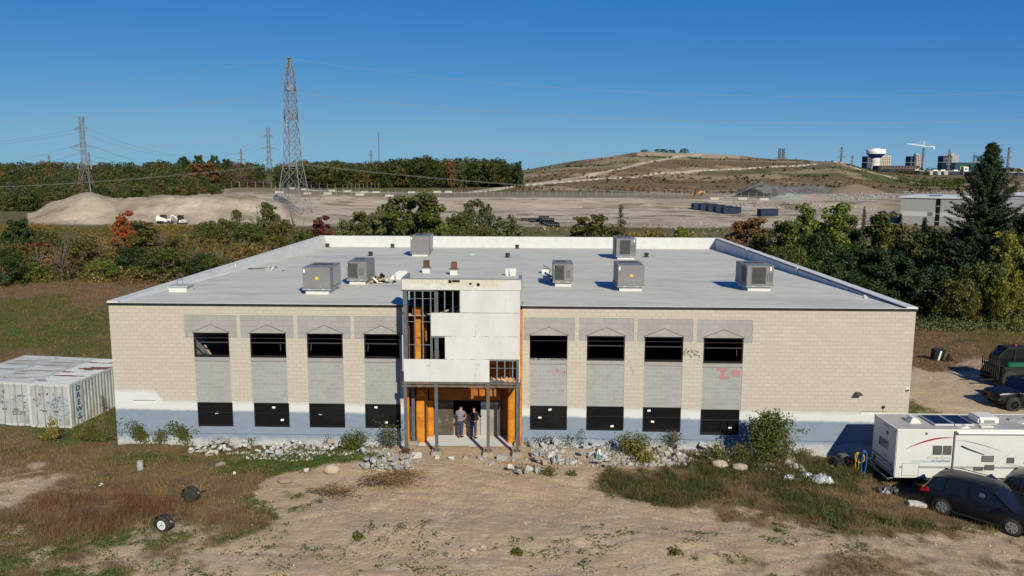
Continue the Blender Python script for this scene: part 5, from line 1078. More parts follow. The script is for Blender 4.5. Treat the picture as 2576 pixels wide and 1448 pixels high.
for x in(-.58,-.1,.35,.78): mb.box(x-.04,x+.04,-.74,-.7,.75 if x<.3 else 1.35,2.4)
mb.build('cab_frame',BM_,o)
mb=MB();mb.box(.2,1.2,-.77,-.75,.8,1.1);mb.build('side_decal',RM,o)
for y in(-.8,.5): mb=MB();mb.prism([(-.9,.15),(-.75,0),(1.0,0),(1.15,.15),(1.,.45),(-.75,.45)],y,y+.3);mb.build('track',BM_,o)
mb=MB();mb.tube([(-.5,-.2,.9),(-1.3,-.2,2.0),(-2.1,-.2,2.4),(-2.5,-.2,2.55)],[.16,.17,.13,.1],8);mb.build('boom',WM,o)
mb=MB();mb.tube([(-2.35,-.2,2.6),(-2.65,-.2,1.6),(-2.75,-.2,.7)],[.12,.11,.08],8);mb.build('dipper_arm',WM,o)
mb=MB();mb.prism([(-3.0,.2),(-2.7,.65),(-2.4,.45),(-2.5,.05)],-.5,.1);mb.build('bucket',MATS['dark_steel_bucket'],o)
mb=MB();mb.box(1.5,1.58,-.8,.8,.1,.5);mb.bar((1.,0,.3),(1.5,0,.3),.2);mb.build('dozer_blade',MATS['dark_steel_bucket'],o)
# ---- grey factory ----
def corner(b,d,y): return P3(b,d,y)
def block(name,bs,d,ytop,depth,m,label,base=None,sk_=0.,cat='building'):
    a=P3(bs[0],d);b=P3(bs[1],d+sk_);zt=float(Zp((bs[0]+bs[1])/2,d,ytop));zb=base if base is not None else min(a.z,b.z)-1
    L=math.hypot(b.x-a.x,b.y-a.y);o=empty(name,(a.x,a.y,zb),math.atan2(b.y-a.y,b.x-a.x),label,cat);mb=MB();mb.box(0,L,0,depth,0,zt-zb-.01);mb.build('wall',m,o)
    mb=MB();mb.box(-.3,L+.3,-.3,depth+.3,zt-zb,zt-zb+.4);return o,L,zt-zb,mb
FG=mat('grey_precast_panel',(.33,.33,.33),.85,(.30,.30,.30),2);
o,L,Hh,mb=block('factory',(2271,2425),225,498,30,FG,'low grey precast factory building at the right behind the trees',sk_=-8.5);mb.build('roof',mat('pale_roof',(.6,.6,.6),.8),o)
mb=MB();mb.box(.01,L-.01,-.06,0,Hh*.40,Hh*.56);mb.build('pale_band',mat('pale_precast_band',(.48,.48,.48),.85),o)
mb=MB();mb.box(L*.46,L*.55,-.1,-.06,Hh*.42,Hh*.55);mb.build('louvre',mat('grey_louvre',(.16,.16,.16),.6),o)
mb=MB()
mb.box(L*.59,L*.66,-.1,-.06,.5,Hh);mb.build('window_strip',GLS,o)
mb=MB()
for z in (.25,.5,.75): mb.box(L*.59,L*.66,-.14,-.1,Hh*z-.1,Hh*z+.1)
mb.build('window_transom',FG,o)
for x in (3,6,8.6): mb=MB();mb.tube([(x,3,Hh),(x,3,Hh+1.2)],.05,5);mb.build('roof_pole',PYL,o)
mb=MB();mb.box(6,9,6,10,Hh+.4,Hh+.7);mb.build('skylight',mat('blue_skylight',(.1,.15,.3),.3),o)
o,L,Hh,mb=block('factory_wing',(2520,2620),220,492,25,mat('pale_grey_cladding',(.42,.43,.44),.8,(.36,.37,.38),1),'pale grey building part hidden behind the spruce at the right edge',sk_=-6,cat='building');mb.build('roof',MATS['pale_roof'],o)
mb=MB();[mb.box(0,L,-.05,0,z,z+.06) for z in np.arange(1,Hh,1.2)];mb.build('cladding_line',FG,o)
# ---- water tower ----
p=P3(2199,1300);H_=float(Zp(2199,1300,374))-p.z
k=1300/F;o=empty('water_tower',p,0,'white and blue bowl shaped water tower on the right skyline','water tower')
mb=MB();mb.lathe([(11.5*k,0),(10.8*k,H_*.5),(11*k,H_*.66)],32);mb.build('shaft',mat('tower_white',(.62,.62,.60),.7,(.52,.52,.50),.2),o,True)
mb=MB();mb.lathe([(11*k,H_*.62),(14*k,H_*.66),(21.5*k,H_*.78),(22*k,H_*.79)],40);mb.build('blue_bowl',mat('tower_blue',(.01,.035,.18),.5),o,True)
mb=MB();mb.lathe([(22*k,H_*.79),(22.6*k,H_*.82),(22.6*k,H_*.95),(20.5*k,H_*.965),(12*k,H_*.97),(12*k,H_*.99),(9*k,H_),(0.1,H_)],40);mb.build('white_tank',mat('tank_white',(.78,.78,.77),.5),o,True)
mb=MB()
mb.box(11*k,17*k,-21.0*k,-20*k,H_*.88,H_*.93) if False else None
# ---- distant buildings ----
BRN=mat('brown_brick_far',(.17,.115,.085),.9,(.12,.085,.065),.3);DKW=mat('dark_glass_far',(.035,.04,.055),.3);CRM=mat('cream_far',(.55,.50,.42),.9,(.45,.40,.33),.2);NVY=mat('navy_cladding_far',(.03,.035,.06),.7)
WHF=mat('white_far',(.68,.68,.66),.8);GRF=mat('concrete_far',(.42,.41,.39),.9,(.36,.35,.33),.3)
def grid_windows(o,x0,x1,z0,z1,nx,nz,m,y=-.15,fx=.6,fz=.6,name='window'):
    for i in range(nx):
        for j in range(nz):
            cx=x0+(x1-x0)*(i+.5)/nx;cz=z0+(z1-z0)*(j+.5)/nz;w=(x1-x0)/nx*fx/2;h=(z1-z0)/nz*fz/2;mb=MB();mb.box(cx-w,cx+w,y,0,cz-h,cz+h);mb.build(name,m,o)
o,L,Hh,mb=block('apartment_block',(2212,2238),1700,392,25,CRM,'cream apartment block just right of the water tower');mb.build('roof',CRM,o);grid_windows(o,1,L-1,8,Hh-2,5,7,BRN)
o,L,Hh,mb=block('apartment_block',(2178,2193),1690,394,25,NVY,'dark apartment block behind the left of the water tower');mb.build('roof',NVY,o);grid_windows(o,1,L-1,8,Hh-2,3,7,GRF,fx=.4,fz=.3)
for (b0,b1,bm,yt,lab) in ((2287,2320,2301,392,'half built concrete tower under the crane'),(2369,2405,2390,391,'half built concrete tower right of the crane')):
    a=P3(b0,1500);o=empty('tower_block',a,0,lab,'building','half built concrete towers');kk=1500/F;H2=float(Zp(b0,1500,yt))-a.z;w1=(bm-b0)*kk;w2=(b1-b0)*kk
    mb=MB();mb.box(0,w1,0,20,0,H2-1);mb.build('dark_wall',NVY,o);mb=MB();mb.box(w1+.1,w2,1.5,20,0,H2-.5);mb.build('core',mat('open_floor_dark',(.06,.06,.06)),o)
    mb=MB();n=9
    for i in range(n+1): z=H2*i/n;mb.box(w1,w2,0,1.6,z-.5,z+.5)
    mb.build('floor_slab',GRF,o)
    mb=MB()
    for i in range(6): x=w1+(w2-w1)*i/5;mb=MB();mb.box(x-.45,x+.45,.2,1.4,0,H2);mb.build('pillar',WHF,o)
    mb=MB();mb.box(w1,w1+6,4,12,H2,H2+4);mb.build('lift_shaft',GRF,o);grid_windows(o,.8,w1-.8,6,H2-3,3,7,GRF,fx=.25,fz=.2)
# crane
a=P3(2318,1480);Hc=float(Zp(2318,1480,372))-a.z;o=empty('tower_crane',a,.05,'white tower crane above the half built towers','crane');kk=1480/F;CW=mat('crane_white',(.68,.66,.58),.6)
mb=MB();lattice(mb,[(0,1.1),(Hc,1.1)],1.6,.5);mb.build('mast',PYLF,o)
mb=MB();mb.bar((-57*kk+10,0,Hc+7),(0,0,Hc+3),.5,1.2);mb.bar((-38*kk,0,Hc+7.5),(0,0,Hc+5),.4);mb.build('jib',CW,o)
mb=MB();mb.bar((0,0,Hc+2.5),(27*kk,0,Hc+2),.6,.9);mb.build('counter_jib',CW,o);mb=MB();mb.box(23*kk,27*kk,-1,1,Hc-2.5,Hc+2);mb.build('counterweight',CW,o)
mb=MB();mb.bar((-2,0,Hc),(0,0,Hc+12),.6);mb.bar((2,0,Hc),(0,0,Hc+12),.6);mb.build('apex',CW,o)
mb=MB();mb.bar((0,0,Hc+12),(-25*kk,0,Hc+6),.25);mb.bar((0,0,Hc+12),(22*kk,0,Hc+2.5),.25);mb.build('tie_bar',CW,o)
o,L,Hh,mb=block('terrace_building',(2208,2310),1100,418,18,NVY,'long dark roofed row of townhouses right of the water tower');mb.build('roof',BRN,o);grid_windows(o,2,L*.86,2,Hh*.6,16,2,DKW,fx=.5,fz=.5)
mb=MB();mb.box(L*.90,L,-.3,-.1,0,Hh*.75);mb.build('cream_gable',CRM,o)
mb=MB()
for i in range(12): x=L*.05+L*.9*i/12;mb.prism([(x,Hh*.7),(x+2,Hh*1.02),(x+4,Hh*.7)],-.6,-.2)
mb.build('dormer',BRN,o)
o,L,Hh,mb=block('warehouse',(2312,2440),1020,431,40,NVY,'long low dark warehouse with white roof edge on the right skyline');mb.build('roof_edge',WHF,o)
for i,(u,v) in enumerate(((.20,.26),(.36,.42),(.49,.56))): mb=MB();mb.prism([(L*u,Hh*.05),(L*v,Hh*.05),(L*v,Hh*.95),(L*u-1,Hh*.95)],-.5,-.05);mb.build('pale_panel',GRF,o)
for x in (.3,.45,.7,.85): mb=MB();mb.box(L*x,L*x+5,3,8,Hh+.4,Hh+1.8);mb.build('rooftop_unit',WHF,o)
o,L,Hh,mb=block('office_building',(2400,2470),1250,410,40,mat('teal_glass',(.03,.07,.09),.2),'teal and green office building beside the spruce');mb.build('roof',NVY,o)
mb=MB();mb.box(L*.18,L*.42,-.8,-.1,Hh*.2,Hh*.72);mb.build('green_panel',mat('lime_panel',(.28,.42,.08),.7),o);mb=MB();mb.box(L*.24,L*.42,-1.,-.8,Hh*.2,Hh*.6);mb.build('dark_inset',DKW,o)
o,L,Hh,mb=block('sign_tower',(2422,2434),1000,421,6,GRF,'pale square sign tower at the end of the warehouse');mb.build('cap',WHF,o);mb=MB();mb.box(0,L,-.4,-.1,Hh*.55,Hh);mb.build('sign_face',WHF,o);mb=MB();mb.box(L*.25,L*.75,-.5,-.4,Hh*.70,Hh*.85);mb.build('sign_emblem',DKW,o)
o,L,Hh,mb=block('showroom',(2436,2475),995,434,20,CRM,'cream showroom right of the sign tower');mb.build('roof',WHF,o);grid_windows(o,L*.2,L*.9,1,Hh*.8,5,1,mat('teal_window_far',(.05,.15,.17),.2))
o,L,Hh,mb=block('warehouse',(2475,2640),900,434,40,NVY,'second long dark warehouse behind the spruce at the right edge');mb.build('roof_edge',WHF,o)
o,L,Hh,mb=block('brick_building',(2548,2600),1300,424,30,BRN,'brown brick building at the right edge skyline');mb.build('roof',BRN,o);mb=MB();mb.box(L*.3,L*.5,-.5,0,Hh*.3,Hh);mb.build('brick_panel',CRM,o)
for (b,d,w,lab,lf) in ((2165,1180,40,'dark trees left of the water tower foot','dark'),(2185,1150,30,'small dark firs at the water tower foot','dark'),(2330,1200,60,'trees behind the long warehouse','dark'),(2300,880,90,'dark hedge in front of the warehouse','olive'),(2245,1000,110,'hedge in front of the townhouses','dark'),(2540,1200,60,'trees over the right warehouse','dark'),(2280,620,60,'pale green willow in the far field','pale'),(2360,560,120,'green hedge across the far field','mid'),(2440,600,80,'dark hedge left of the spruce','dark'),(2440,820,20,'single dark bush in the brown field','dark')):
    forest('tree_clump',lab,[(b+fr.uniform(-w/2,w/2),d+fr.uniform(-8,8),fr.uniform(.9,1.2)*(11 if d>1100 else 6 if d>800 else 5)) for i in range(max(3,int(w/3.5)))],lf,int(b))
# ================= ROOF OBJECTS =================
CAB=mat('hvac_grey_paint',(.205,.20,.205),.5,(.185,.18,.185),2);CABT=CAB;COIL=mat('dark_coil',(.035,.035,.035),.6,(.06,.06,.06),20);CURB=mat('white_curb',(.62,.62,.62),.7,(.56,.56,.55),3)
YEL=mat('yellow_sticker',(.65,.48,.03),.6)
def hvac(x,y,w,dp,zt,label,face,fans=2,sticker=False):
    z=ROOFZ(y+dp*.5)-.02;o=empty('rooftop_hvac_unit',(x,y,z),0,label,'hvac unit','grey rooftop air conditioning units');ch=.30;H=zt-z;e=.12
    mb=MB();mb.box(.0,w,.0,dp,0,ch);mb.build('base_curb',CURB,o)
    mb=MB();mb.bbox(-e,w+e,-e,dp+e,ch+.09,H,.015);b=mb.build('cabinet',CAB,o)
    mb=MB();mb.box(-e-.03,w+e+.03,-e-.03,dp+e+.03,ch+.0,ch+.085);mb.build('base_rail',mat('base_rail_grey',(.27,.27,.27),.5),o)
    m2=MB();[m2.box(w*u-.07,w*u+.07,-e-.034,-e-.03,ch+.02,ch+.065) for u in (.2,.8)];m2.build('lift_slot',mat('lift_slot_grey',(.5,.5,.5)),o)
    for i in range(fans):
        cx=w*(.28+.44*i) if fans==2 else w*.38;cy=dp*.62;r=min(w*.21,dp*.3) if fans==2 else min(w*.3,dp*.3);mb=MB();mb.lathe([(r*1.06,0),(r*1.06,.035),(r*.98,.035),(r*.98,.004),(.01,.004)],24,c=(cx,cy,H));f=mb.build('fan_shroud',COIL,o)
        mb=MB()
        for k in range(4): a=k*math.pi/2+.3;mb.bar((cx,cy,H+.018),(cx+r*.95*math.cos(a),cy+r*.95*math.sin(a),H+.018),r*.3,.01)
        mb.build('fan_blade',mat('fan_blade_grey',(.10,.10,.10),.5),f)
    t=H-ch-.09;z0=ch+.09
    if face in ('coil','coil2'):
        a,b_=(-.04,w*.55) if face=='coil' else (w*.12,w*.74)
        mb=MB();mb.box(a,b_,-e-.006,-e,z0+.08*t,z0+.92*t);g=mb.build('coil_grille',COIL,o)
        mb=MB();n=12
        if label.startswith('small grey unit left'):
            for k in range(n): zz=z0+t*(.1+.8*k/(n-1));mb.box(a,b_,-e-.014,-e-.006,zz-.012,zz+.012)
        for xx in (a,b_): mb.box(xx-.015,xx+.015,-e-.014,-e-.006,z0+.06*t,z0+.94*t)
        mb.build('grille_bar',mat('grille_bar_grey',(.12,.12,.12),.5),g)
        mb=MB()
        for k in range(3): xx=w*(.80+.09*k) if face=='coil2' else w*(.68+.1*k);mb.box(xx,xx+w*.05,-e-.006,-e,z0+.2*t,z0+.65*t)
        mb.build('louvre',mat('louvre_dark',(.09,.09,.09),.5),o)
    if face in('side_right',):
        mb=MB();mb.box(w+e,w+e+.008,dp*.30,dp*1.0,z0+.05*t,z0+.95*t);g=mb.build('coil_guard',mat('bright_coil_guard',(.34,.34,.34),.4,(.25,.25,.25),10),o)
        mb=MB();[mb.box(w+e+.008,w+e+.02,dp*.3,dp,z0+t*k/8-.008,z0+t*k/8+.008) for k in range(1,8)];mb.build('guard_bar',mat('guard_bar_light',(.5,.5,.5)),g)
    if face in('coil2',):
        mb=MB();mb.box(-e-.008,-e,dp*.05,dp*.45,z0+.1*t,z0+.9*t);mb.build('side_coil',COIL,o)
    mb=MB();mb.box(-.07,.02,-e-.006,-e,H-.28,H-.1) if face!='coil2' else mb.box(w-.1,w-.02,-e-.006,-e,H-.3,H-.08);mb.build('rating_label',STK,o)
    if sticker: mb=MB();mb.box(w*.46,w*.46+.16,-e-.006,-e,z0+.42*t,z0+.55*t);mb.build('warning_sticker',YEL,o)
    mb=MB();mb.box(w*.65,w*.67,-e-.005,-e,z0+.07*t,z0+.1*t);mb.build('plug',STK,o)
    return o
hvac(9.08,3.98,1.30,2.3,8.88,'large grey unit nearest the left front of the roof','side_right',2,True)
hvac(10.45,8.85,.98,2.4,8.66,'small grey unit left of the debris pile with a slatted front','coil',1)
hvac(11.15,30.6,1.4,2.8,8.5,'lone grey unit at the back left against the rear parapet','side_right',1)
hvac(23.15,8.5,.98,2.2,8.64,'narrow grey unit with a dark front grille right of the broken vents','coil',1)
hvac(26.85,6.45,1.30,2.3,8.84,'large grey unit with a yellow sticker right of the narrow one','plain',2,True)
hvac(29.1,28.6,1.45,2.8,8.55,'grey unit at the back right with dark grille panels','coil2',2)
hvac(34.45,6.95,1.32,2.4,8.80,'grey unit at the far right with a wide dark coil front','coil2',2)
def rvent(x,y,label,m_=RST,h=.38):
    z=ROOFZ(y);o=empty('rusty_roof_vent',(x,y,z),0,label,'roof vent','rusty square roof vents');mb=MB();mb.box(-.26,.26,-.26,.26,0,.36);mb.build('white_curb',CURB,o)
    mb=MB();mb.box(-.31,.31,-.31,.31,.36,.42);mb.build('flashing',mat('dirty_flashing',(.18,.17,.16),.7),o)
    mb=MB();mb.bbox(-.2,.2,-.2,.2,.42,.42+h+.1,.02);mb.build('hood',m_,o)
rvent(14.3,16.1,'left rusty square vent with a torn skirt behind the tower');rvent(16.35,15.0,'right rusty square vent behind the tower',mat('rust_orange_hood',(.20,.09,.05),.85,(.12,.05,.03),6))
z=ROOFZ(12.2);o=empty('roof_curb_box',(13.2,12.2,z),0,'open white curb box left of the tower top','roof curb');mb=MB()
mb.box(-.38,.38,-.38,-.33,0,.5);mb.box(-.38,.38,.33,.38,0,.5);mb.box(-.38,-.33,-.33,.33,0,.5);mb.box(.33,.38,-.33,.33,0,.5);mb.build('curb_wall',CURB,o);mb=MB();mb.box(-.33,.33,-.33,.33,.2,.25);mb.build('curb_lid',mat('dull_grey_lid',(.2,.2,.2)),o)
mb=MB();mb.add([(-.45,-.4,0),(-.75,-.5,.05),(-.5,-.2,.35),(-.4,-.38,.4)],[(0,1,2,3)]);mb.build('torn_flap',CURB,o)
z=ROOFZ(14.7);o=empty('roof_flap',(20.25,14.7,z),0,'pair of white upstanding membrane flaps behind the tower','flap');mb=MB();mb.prism([(-.3,0),(-.1,0),(-.12,.5),(-.34,.5)],-.15,.15);mb.build('left_flap' if False else 'flap',CURB,o);mb=MB();mb.prism([(.0,0),(.38,0),(.42,.5),(-.08,.5)],-.12,.1);mb.build('flap',CURB,o)
for x,y,lab in ((22.7,11.5,'nearer broken vent with bent metal hood beside the narrow unit'),(22.7,16.4,'farther broken vent with crumpled hood')):
    z=ROOFZ(y);o=empty('broken_vent',(x,y,z),0,lab,'roof vent');mb=MB();mb.box(-.25,.25,-.25,.25,0,.32);mb.build('white_curb',CURB,o);mb=MB();T=Matrix.Translation((.12,0,.4))@Matrix.Rotation(.5,4,'Y');mb.box(-.3,.3,-.28,.28,-.03,.03,T=T);mb.box(.3,.34,-.28,.28,-.3,.03,T=T);mb.build('bent_hood',mat('crumpled_dark_metal',(.10,.10,.11),.5,(.25,.25,.25),5),o)
for x,y,lab in ((.95,41.2,'small black vent in the back left corner'),(7.45,30.6,'small black vent left of the back unit'),(7.6,41.2,'small black vent by the back parapet'),(19.65,29.9,'small black vent in the middle of the roof'),(20.3,41.,'small vent by the middle of the back parapet'),(31.95,31.2,'small black vent right of the back right unit')):
    z=ROOFZ(y);mb=MB();mb.lathe([(.30,0),(.2,.03),(.17,.10),(.17,.22),(.22,.24),(.2,.36),(.05,.4)],16);o=mb.build('roof_vent',mat('black_vent',(.03,.03,.03),.6));o.location=(x,y,z);tag(o,lab,'roof vent','small black roof vents')
mb=MB();mb.prism([(-.2,0),(.25,0),(.15,.16),(-.1,.2)],-.15,.15);o=mb.build('plastic_scrap',mat('pale_teal_plastic',(.35,.48,.46),.5));o.location=(16.4,32.1,ROOFZ(32.1));tag(o,'pale teal plastic scrap alone on the roof','scrap')
z=ROOFZ(4.6);o=empty('roof_hatch',(1.5,4.55,z),0,'white roof hatch with a grey lid and hoop rail at the left','roof hatch');mb=MB();mb.box(-.42,.62,.0,.9,0,.26);mb.build('hatch_curb',CURB,o);mb=MB();mb.box(-.5,.68,-.06,.96,.26,.34);mb.build('lid',mat('hatch_lid_grey',(.42,.42,.41),.7,(.34,.34,.33),3),o)
mb=MB();mb.tube([(-.3,.9,.3),(-.3,.9,.85),(-.28,.95,.9)],.018,6);mb.build('grab_post',STL,o);mb=MB();mb.tube([(.02,.9,.3),(.0,.9,.9),(-.14,.92,.97),(-.16,.92,.85)],.018,6);mb.build('grab_post',STL,o)
DR=random.Random(9)
def debris(name,cx,cy,n,spread,mats,lab,smin,smax,zf,h=.5,cat='debris'):
    o=empty(name,(cx,cy,zf),0,lab,cat)
    for m_,nm in mats:
        mb=MB()
        for i in range(n):
            x=DR.gauss(0,spread);y=DR.gauss(0,spread*.55);z=max(0.03,h*math.exp(-(x*x+y*y)/(1.2*spread**2))*DR.uniform(.2,1));T=Matrix.Translation((x,y,z))@Matrix.Rotation(DR.uniform(0,6),4,'Z')@Matrix.Rotation(DR.uniform(-.9,.9),4,'Y')@Matrix.Rotation(DR.uniform(-.9,.9),4,'X');a=DR.uniform(smin,smax);b=a*DR.uniform(.2,.7);mb.box(-a,a,-b,b,-.012,.02,T=T)
        mb.build(nm,m_,o)
    return o
FOY=mat('yellow_foam_scrap',(.55,.40,.20),.9,(.62,.50,.32),5)
debris('roof_debris_pile',12.15,9.7,18,.42,[(FOY,'foam_scrap'),(WHT,'membrane_scrap'),(BLK,'black_scrap')],'heap of torn foam, membrane and black sheet beside the slatted unit',.10,.30,ROOFZ(9.7),.55)
debris('membrane_scraps',3.0,17.1,4,.6,[(WHT,'membrane_scrap')],'white membrane scraps on the left of the roof',.15,.35,ROOFZ(17.1),.06)
mb=MB();mb.tube([(-.7,0,.04),(.0,.5,.05),(.9,1.0,.04)],.04,6);mb.box(-.9,-.65,-.1,.12,0,.1);o=mb.build('metal_offcut',STL);o.location=(1.9,17.8,ROOFZ(17.8));tag(o,'thin metal offcut lying beside the left parapet','offcut')
debris('parapet_scraps',39.6,22,4,.5,[(WHT,'membrane_scrap')],'white scraps beside the right parapet',.12,.3,ROOFZ(22),.08)
debris('parapet_scraps',39.9,4.,3,.35,[(WHT,'membrane_scrap')],'white scraps near the right front roof corner',.1,.22,ROOFZ(4.),.08)
# ================= PEOPLE =================
SKIN=mat('skin',(.42,.24,.17),.6);HAIR=mat('dark_brown_hair',(.03,.018,.012),.7);JEAN=mat('blue_jeans',(.022,.04,.085),.8,(.05,.075,.14),5);JEAN2=mat('mid_blue_jeans',(.04,.075,.16),.8,(.02,.045,.10),5)
def plaid():
    m=mat('grey_plaid_shirt',(.30,.31,.36),.85);t=m.node_tree;N=t.nodes;L=t.links;p=N['Principled BSDF'];tc=N.new('ShaderNodeTexCoord');ck=N.new('ShaderNodeTexBrick');ck.offset=0;L.new(tc.outputs['Object'],ck.inputs[0]);mp=N.new('ShaderNodeMapping');mp.inputs['Rotation'].default_value=(R(90),0,0);L.new(tc.outputs['Object'],mp.inputs[0]);L.new(mp.outputs[0],ck.inputs[0])
    ck.inputs['Scale'].default_value=1;ck.inputs['Brick Width'].default_value=.05;ck.inputs['Row Height'].default_value=.05;ck.inputs['Mortar Size'].default_value=.009;ck.inputs['Color1'].default_value=(.25,.26,.31,1);ck.inputs['Color2'].default_value=(.19,.20,.25,1);ck.inputs['Mortar'].default_value=(.13,.14,.20,1);L.new(ck.outputs[0],p.inputs['Base Color']);return m
BLKS=mat('black_sweater',(.012,.012,.014),.9);SHOE=mat('dark_shoe',(.02,.018,.016),.7)
def skin_mesh(name,verts,edges,radii,m,parent,root=0,sub=2):
    me=bpy.data.meshes.new(name);me.from_pydata(verts,edges,[]);o=bpy.data.objects.new(name,me);C.objects.link(o)
    md=o.modifiers.new('s','SKIN');sv=me.skin_vertices[0].data
    for i,r in enumerate(radii): sv[i].radius=r if isinstance(r,tuple) else (r,r)
    for i in range(len(verts)): sv[i].use_root=(i==root)
    md.use_smooth_shade=True;s=o.modifiers.new('u','SUBSURF');s.levels=sub;s.render_levels=sub;bpy.context.view_layer.update()
    m2=bpy.data.meshes.new_from_object(o.evaluated_get(bpy.context.evaluated_depsgraph_get()));bpy.data.objects.remove(o);m2.materials.clear();m2.materials.append(m);m2.name=name;m2.polygons.foreach_set('use_smooth',[True]*len(m2.polygons));return ob(name,m2,parent)
def person(x,y,z,rz,label,J,shirt,jeans,sleeve):
    """J: joints dict in local coords, y forward (away from camera when rz=0)"""
    o=empty('person',(x,y,z),rz,label,'person')
    N_=['pelvis','waist','chest','neck','head0','head1','shL','elL','wrL','shR','elR','wrR','hipL','knL','anL','toL','hipR','knR','anR','toR'];V=[J[n] for n in N_];E=[(0,1),(1,2),(2,3),(3,4),(4,5),(2,6),(6,7),(7,8),(2,9),(9,10),(10,11),(0,12),(12,13),(13,14),(14,15),(0,16),(16,17),(17,18),(18,19)]
    Rr=[(.145,.11),(.14,.10),(.17,.115),.055,(.075,.09),(.075,.085),.062,.042,.028,.062,.042,.028,.088,.058,.042,.035,.088,.058,.042,.035]
    # fingers and thumbs
    for w,e in ((8,7),(11,10)):
        a=Vector(V[w]);d=(a-Vector(V[e])).normalized();s=d.cross(Vector((0,0,1)));s=s.normalized() if s.length>.1 else Vector((1,0,0));palm=a+d*.07;V.append(tuple(palm));pi=len(V)-1;E.append((w,pi));Rr.append((.034,.018))
        for k,l in ((-1.5,.060),(-.5,.075),(.5,.072),(1.5,.055)):
            p1=palm+s*k*.019+d*.03;p2=p1+d*l*.5;p3=p2+d*l*.4-Vector((0,0,.018));b=len(V);V+=[tuple(p1),tuple(p2),tuple(p3)];E+=[(pi,b),(b,b+1),(b+1,b+2)];Rr+=[.0095,.009,.008]
        p1=palm-s*.035-d*.02;p2=p1-s*.02+d*.03;b=len(V);V+=[tuple(p1),tuple(p2)];E+=[(pi,b),(b,b+1)];Rr+=[.012,.010]
    skin_mesh('body',V,E,Rr,SKIN,o)
    # shirt
    v=lambda n:Vector(J[n]);ln=lambda a,b,t:tuple(v(a).lerp(v(b),t))
    hem=tuple(v('pelvis')+Vector((0,0,.02)));SV=[hem,J['waist'],J['chest'],ln('chest','neck',.55),J['shL'],ln('shL','elL',sleeve if sleeve<=1 else 1.),J['shR'],ln('shR','elR',sleeve if sleeve<=1 else 1.)];SE=[(0,1),(1,2),(2,3),(2,4),(4,5),(2,6),(6,7)];SR=[(.175,.135),(.168,.128),(.195,.135),.085,.082,.068,.082,.068]
    if sleeve>1: SV+=[ln('elL','wrL',.93),ln('elR','wrR',.93)];SE+=[(5,8),(7,9)];SR+=[.048,.048];SR[5]=SR[7]=.06
    skin_mesh('shirt' if sleeve<=1 else 'sweater',SV,SE,SR,shirt,o)
    TV=[J['pelvis'],J['hipL'],J['knL'],tuple(v('anL')+Vector((0,0,.03))),J['hipR'],J['knR'],tuple(v('anR')+Vector((0,0,.03)))];skin_mesh('trousers',TV,[(0,1),(1,2),(2,3),(0,4),(4,5),(5,6)],[(.165,.125),.105,.078,.066,.105,.078,.066],jeans,o)
    for s in 'LR': a=v('an'+s)*1;t=v('to'+s)*1;a.z=.05;t.z=.04;skin_mesh('shoe',[tuple(a-(t-a)*.25),tuple(a),tuple(t)],[(0,1),(1,2)],[(.045,.045),(.05,.05),(.045,.036)],SHOE,o,1)
    h=v('head1');f=(v('head1')-v('neck'));fy=J.get('face',Vector((0,1,0)))
    skin_mesh('hair',[tuple(h-fy*.045+Vector((0,0,-.045))),tuple(h-fy*.02+Vector((0,0,.035)))],[(0,1)],[(.075,.07),(.083,.088)],HAIR,o)
    sd=Vector((fy.y,-fy.x,0));q=v('head0')
    for s in (-1,1):
        mb=MB();mb.lathe([(.005,-.012),(.03,-.008),(.032,.006),(.01,.012)],8,c=tuple(q+sd*s*.085+Vector((0,0,.03))),axis='X');mb.build('ear',SKIN,o,True)
    mb=MB();c=q+fy*.095;mb.add([tuple(c+sd*.016+Vector((0,0,-.01))),tuple(c-sd*.016+Vector((0,0,-.01))),tuple(c+Vector((0,0,.045))),tuple(c+fy*.028-Vector((0,0,.005)))],[(0,3,2),(3,1,2),(0,1,3)]);mb.build('nose',SKIN,o)
    for s in (-1,1): mb=MB();mb.lathe([(.003,-.004),(.011,0),(.003,.004)],8,c=tuple(c-fy*.008+sd*s*.034+Vector((0,0,.045))),axis='Y');mb.build('eye',mat('eye_dark',(.03,.02,.02),.3),o)
    mb=MB();mb.box(-.025,.025,-.004,.004,-.004,.004,T=Matrix.Translation(c-fy*.006+Vector((0,0,-.04)))@Matrix.Rotation(math.atan2(fy.y,fy.x)-math.pi/2,4,'Z'));mb.build('mouth',mat('lip',(.30,.10,.09)),o)
    return o
f1=Vector((.55,.83,0)).normalized()
J1=dict(pelvis=(0,0,.95),waist=(.0,.01,1.10),chest=(.0,.03,1.33),neck=(.02,.05,1.50),head0=(.04,.08,1.60),head1=(.05,.09,1.70),shL=(-.19,.03,1.40),elL=(-.24,.14,1.14),wrL=(-.17,.33,1.17),shR=(.19,.04,1.40),elR=(.31,.14,1.17),wrR=(.20,.33,1.18),hipL=(-.09,.0,.88),knL=(-.10,.02,.49),anL=(-.09,-.02,.09),toL=(-.13,.15,.04),hipR=(.09,0,.88),knR=(.09,.03,.49),anR=(.08,.0,.09),toR=(.18,.12,.04),face=f1)
person(17.95,1.17,.1,0,'person in a grey plaid short sleeved shirt and dark jeans leaning on the plywood barrier',J1,plaid(),JEAN,.62)
f2=Vector((-.35,.93,0)).normalized()
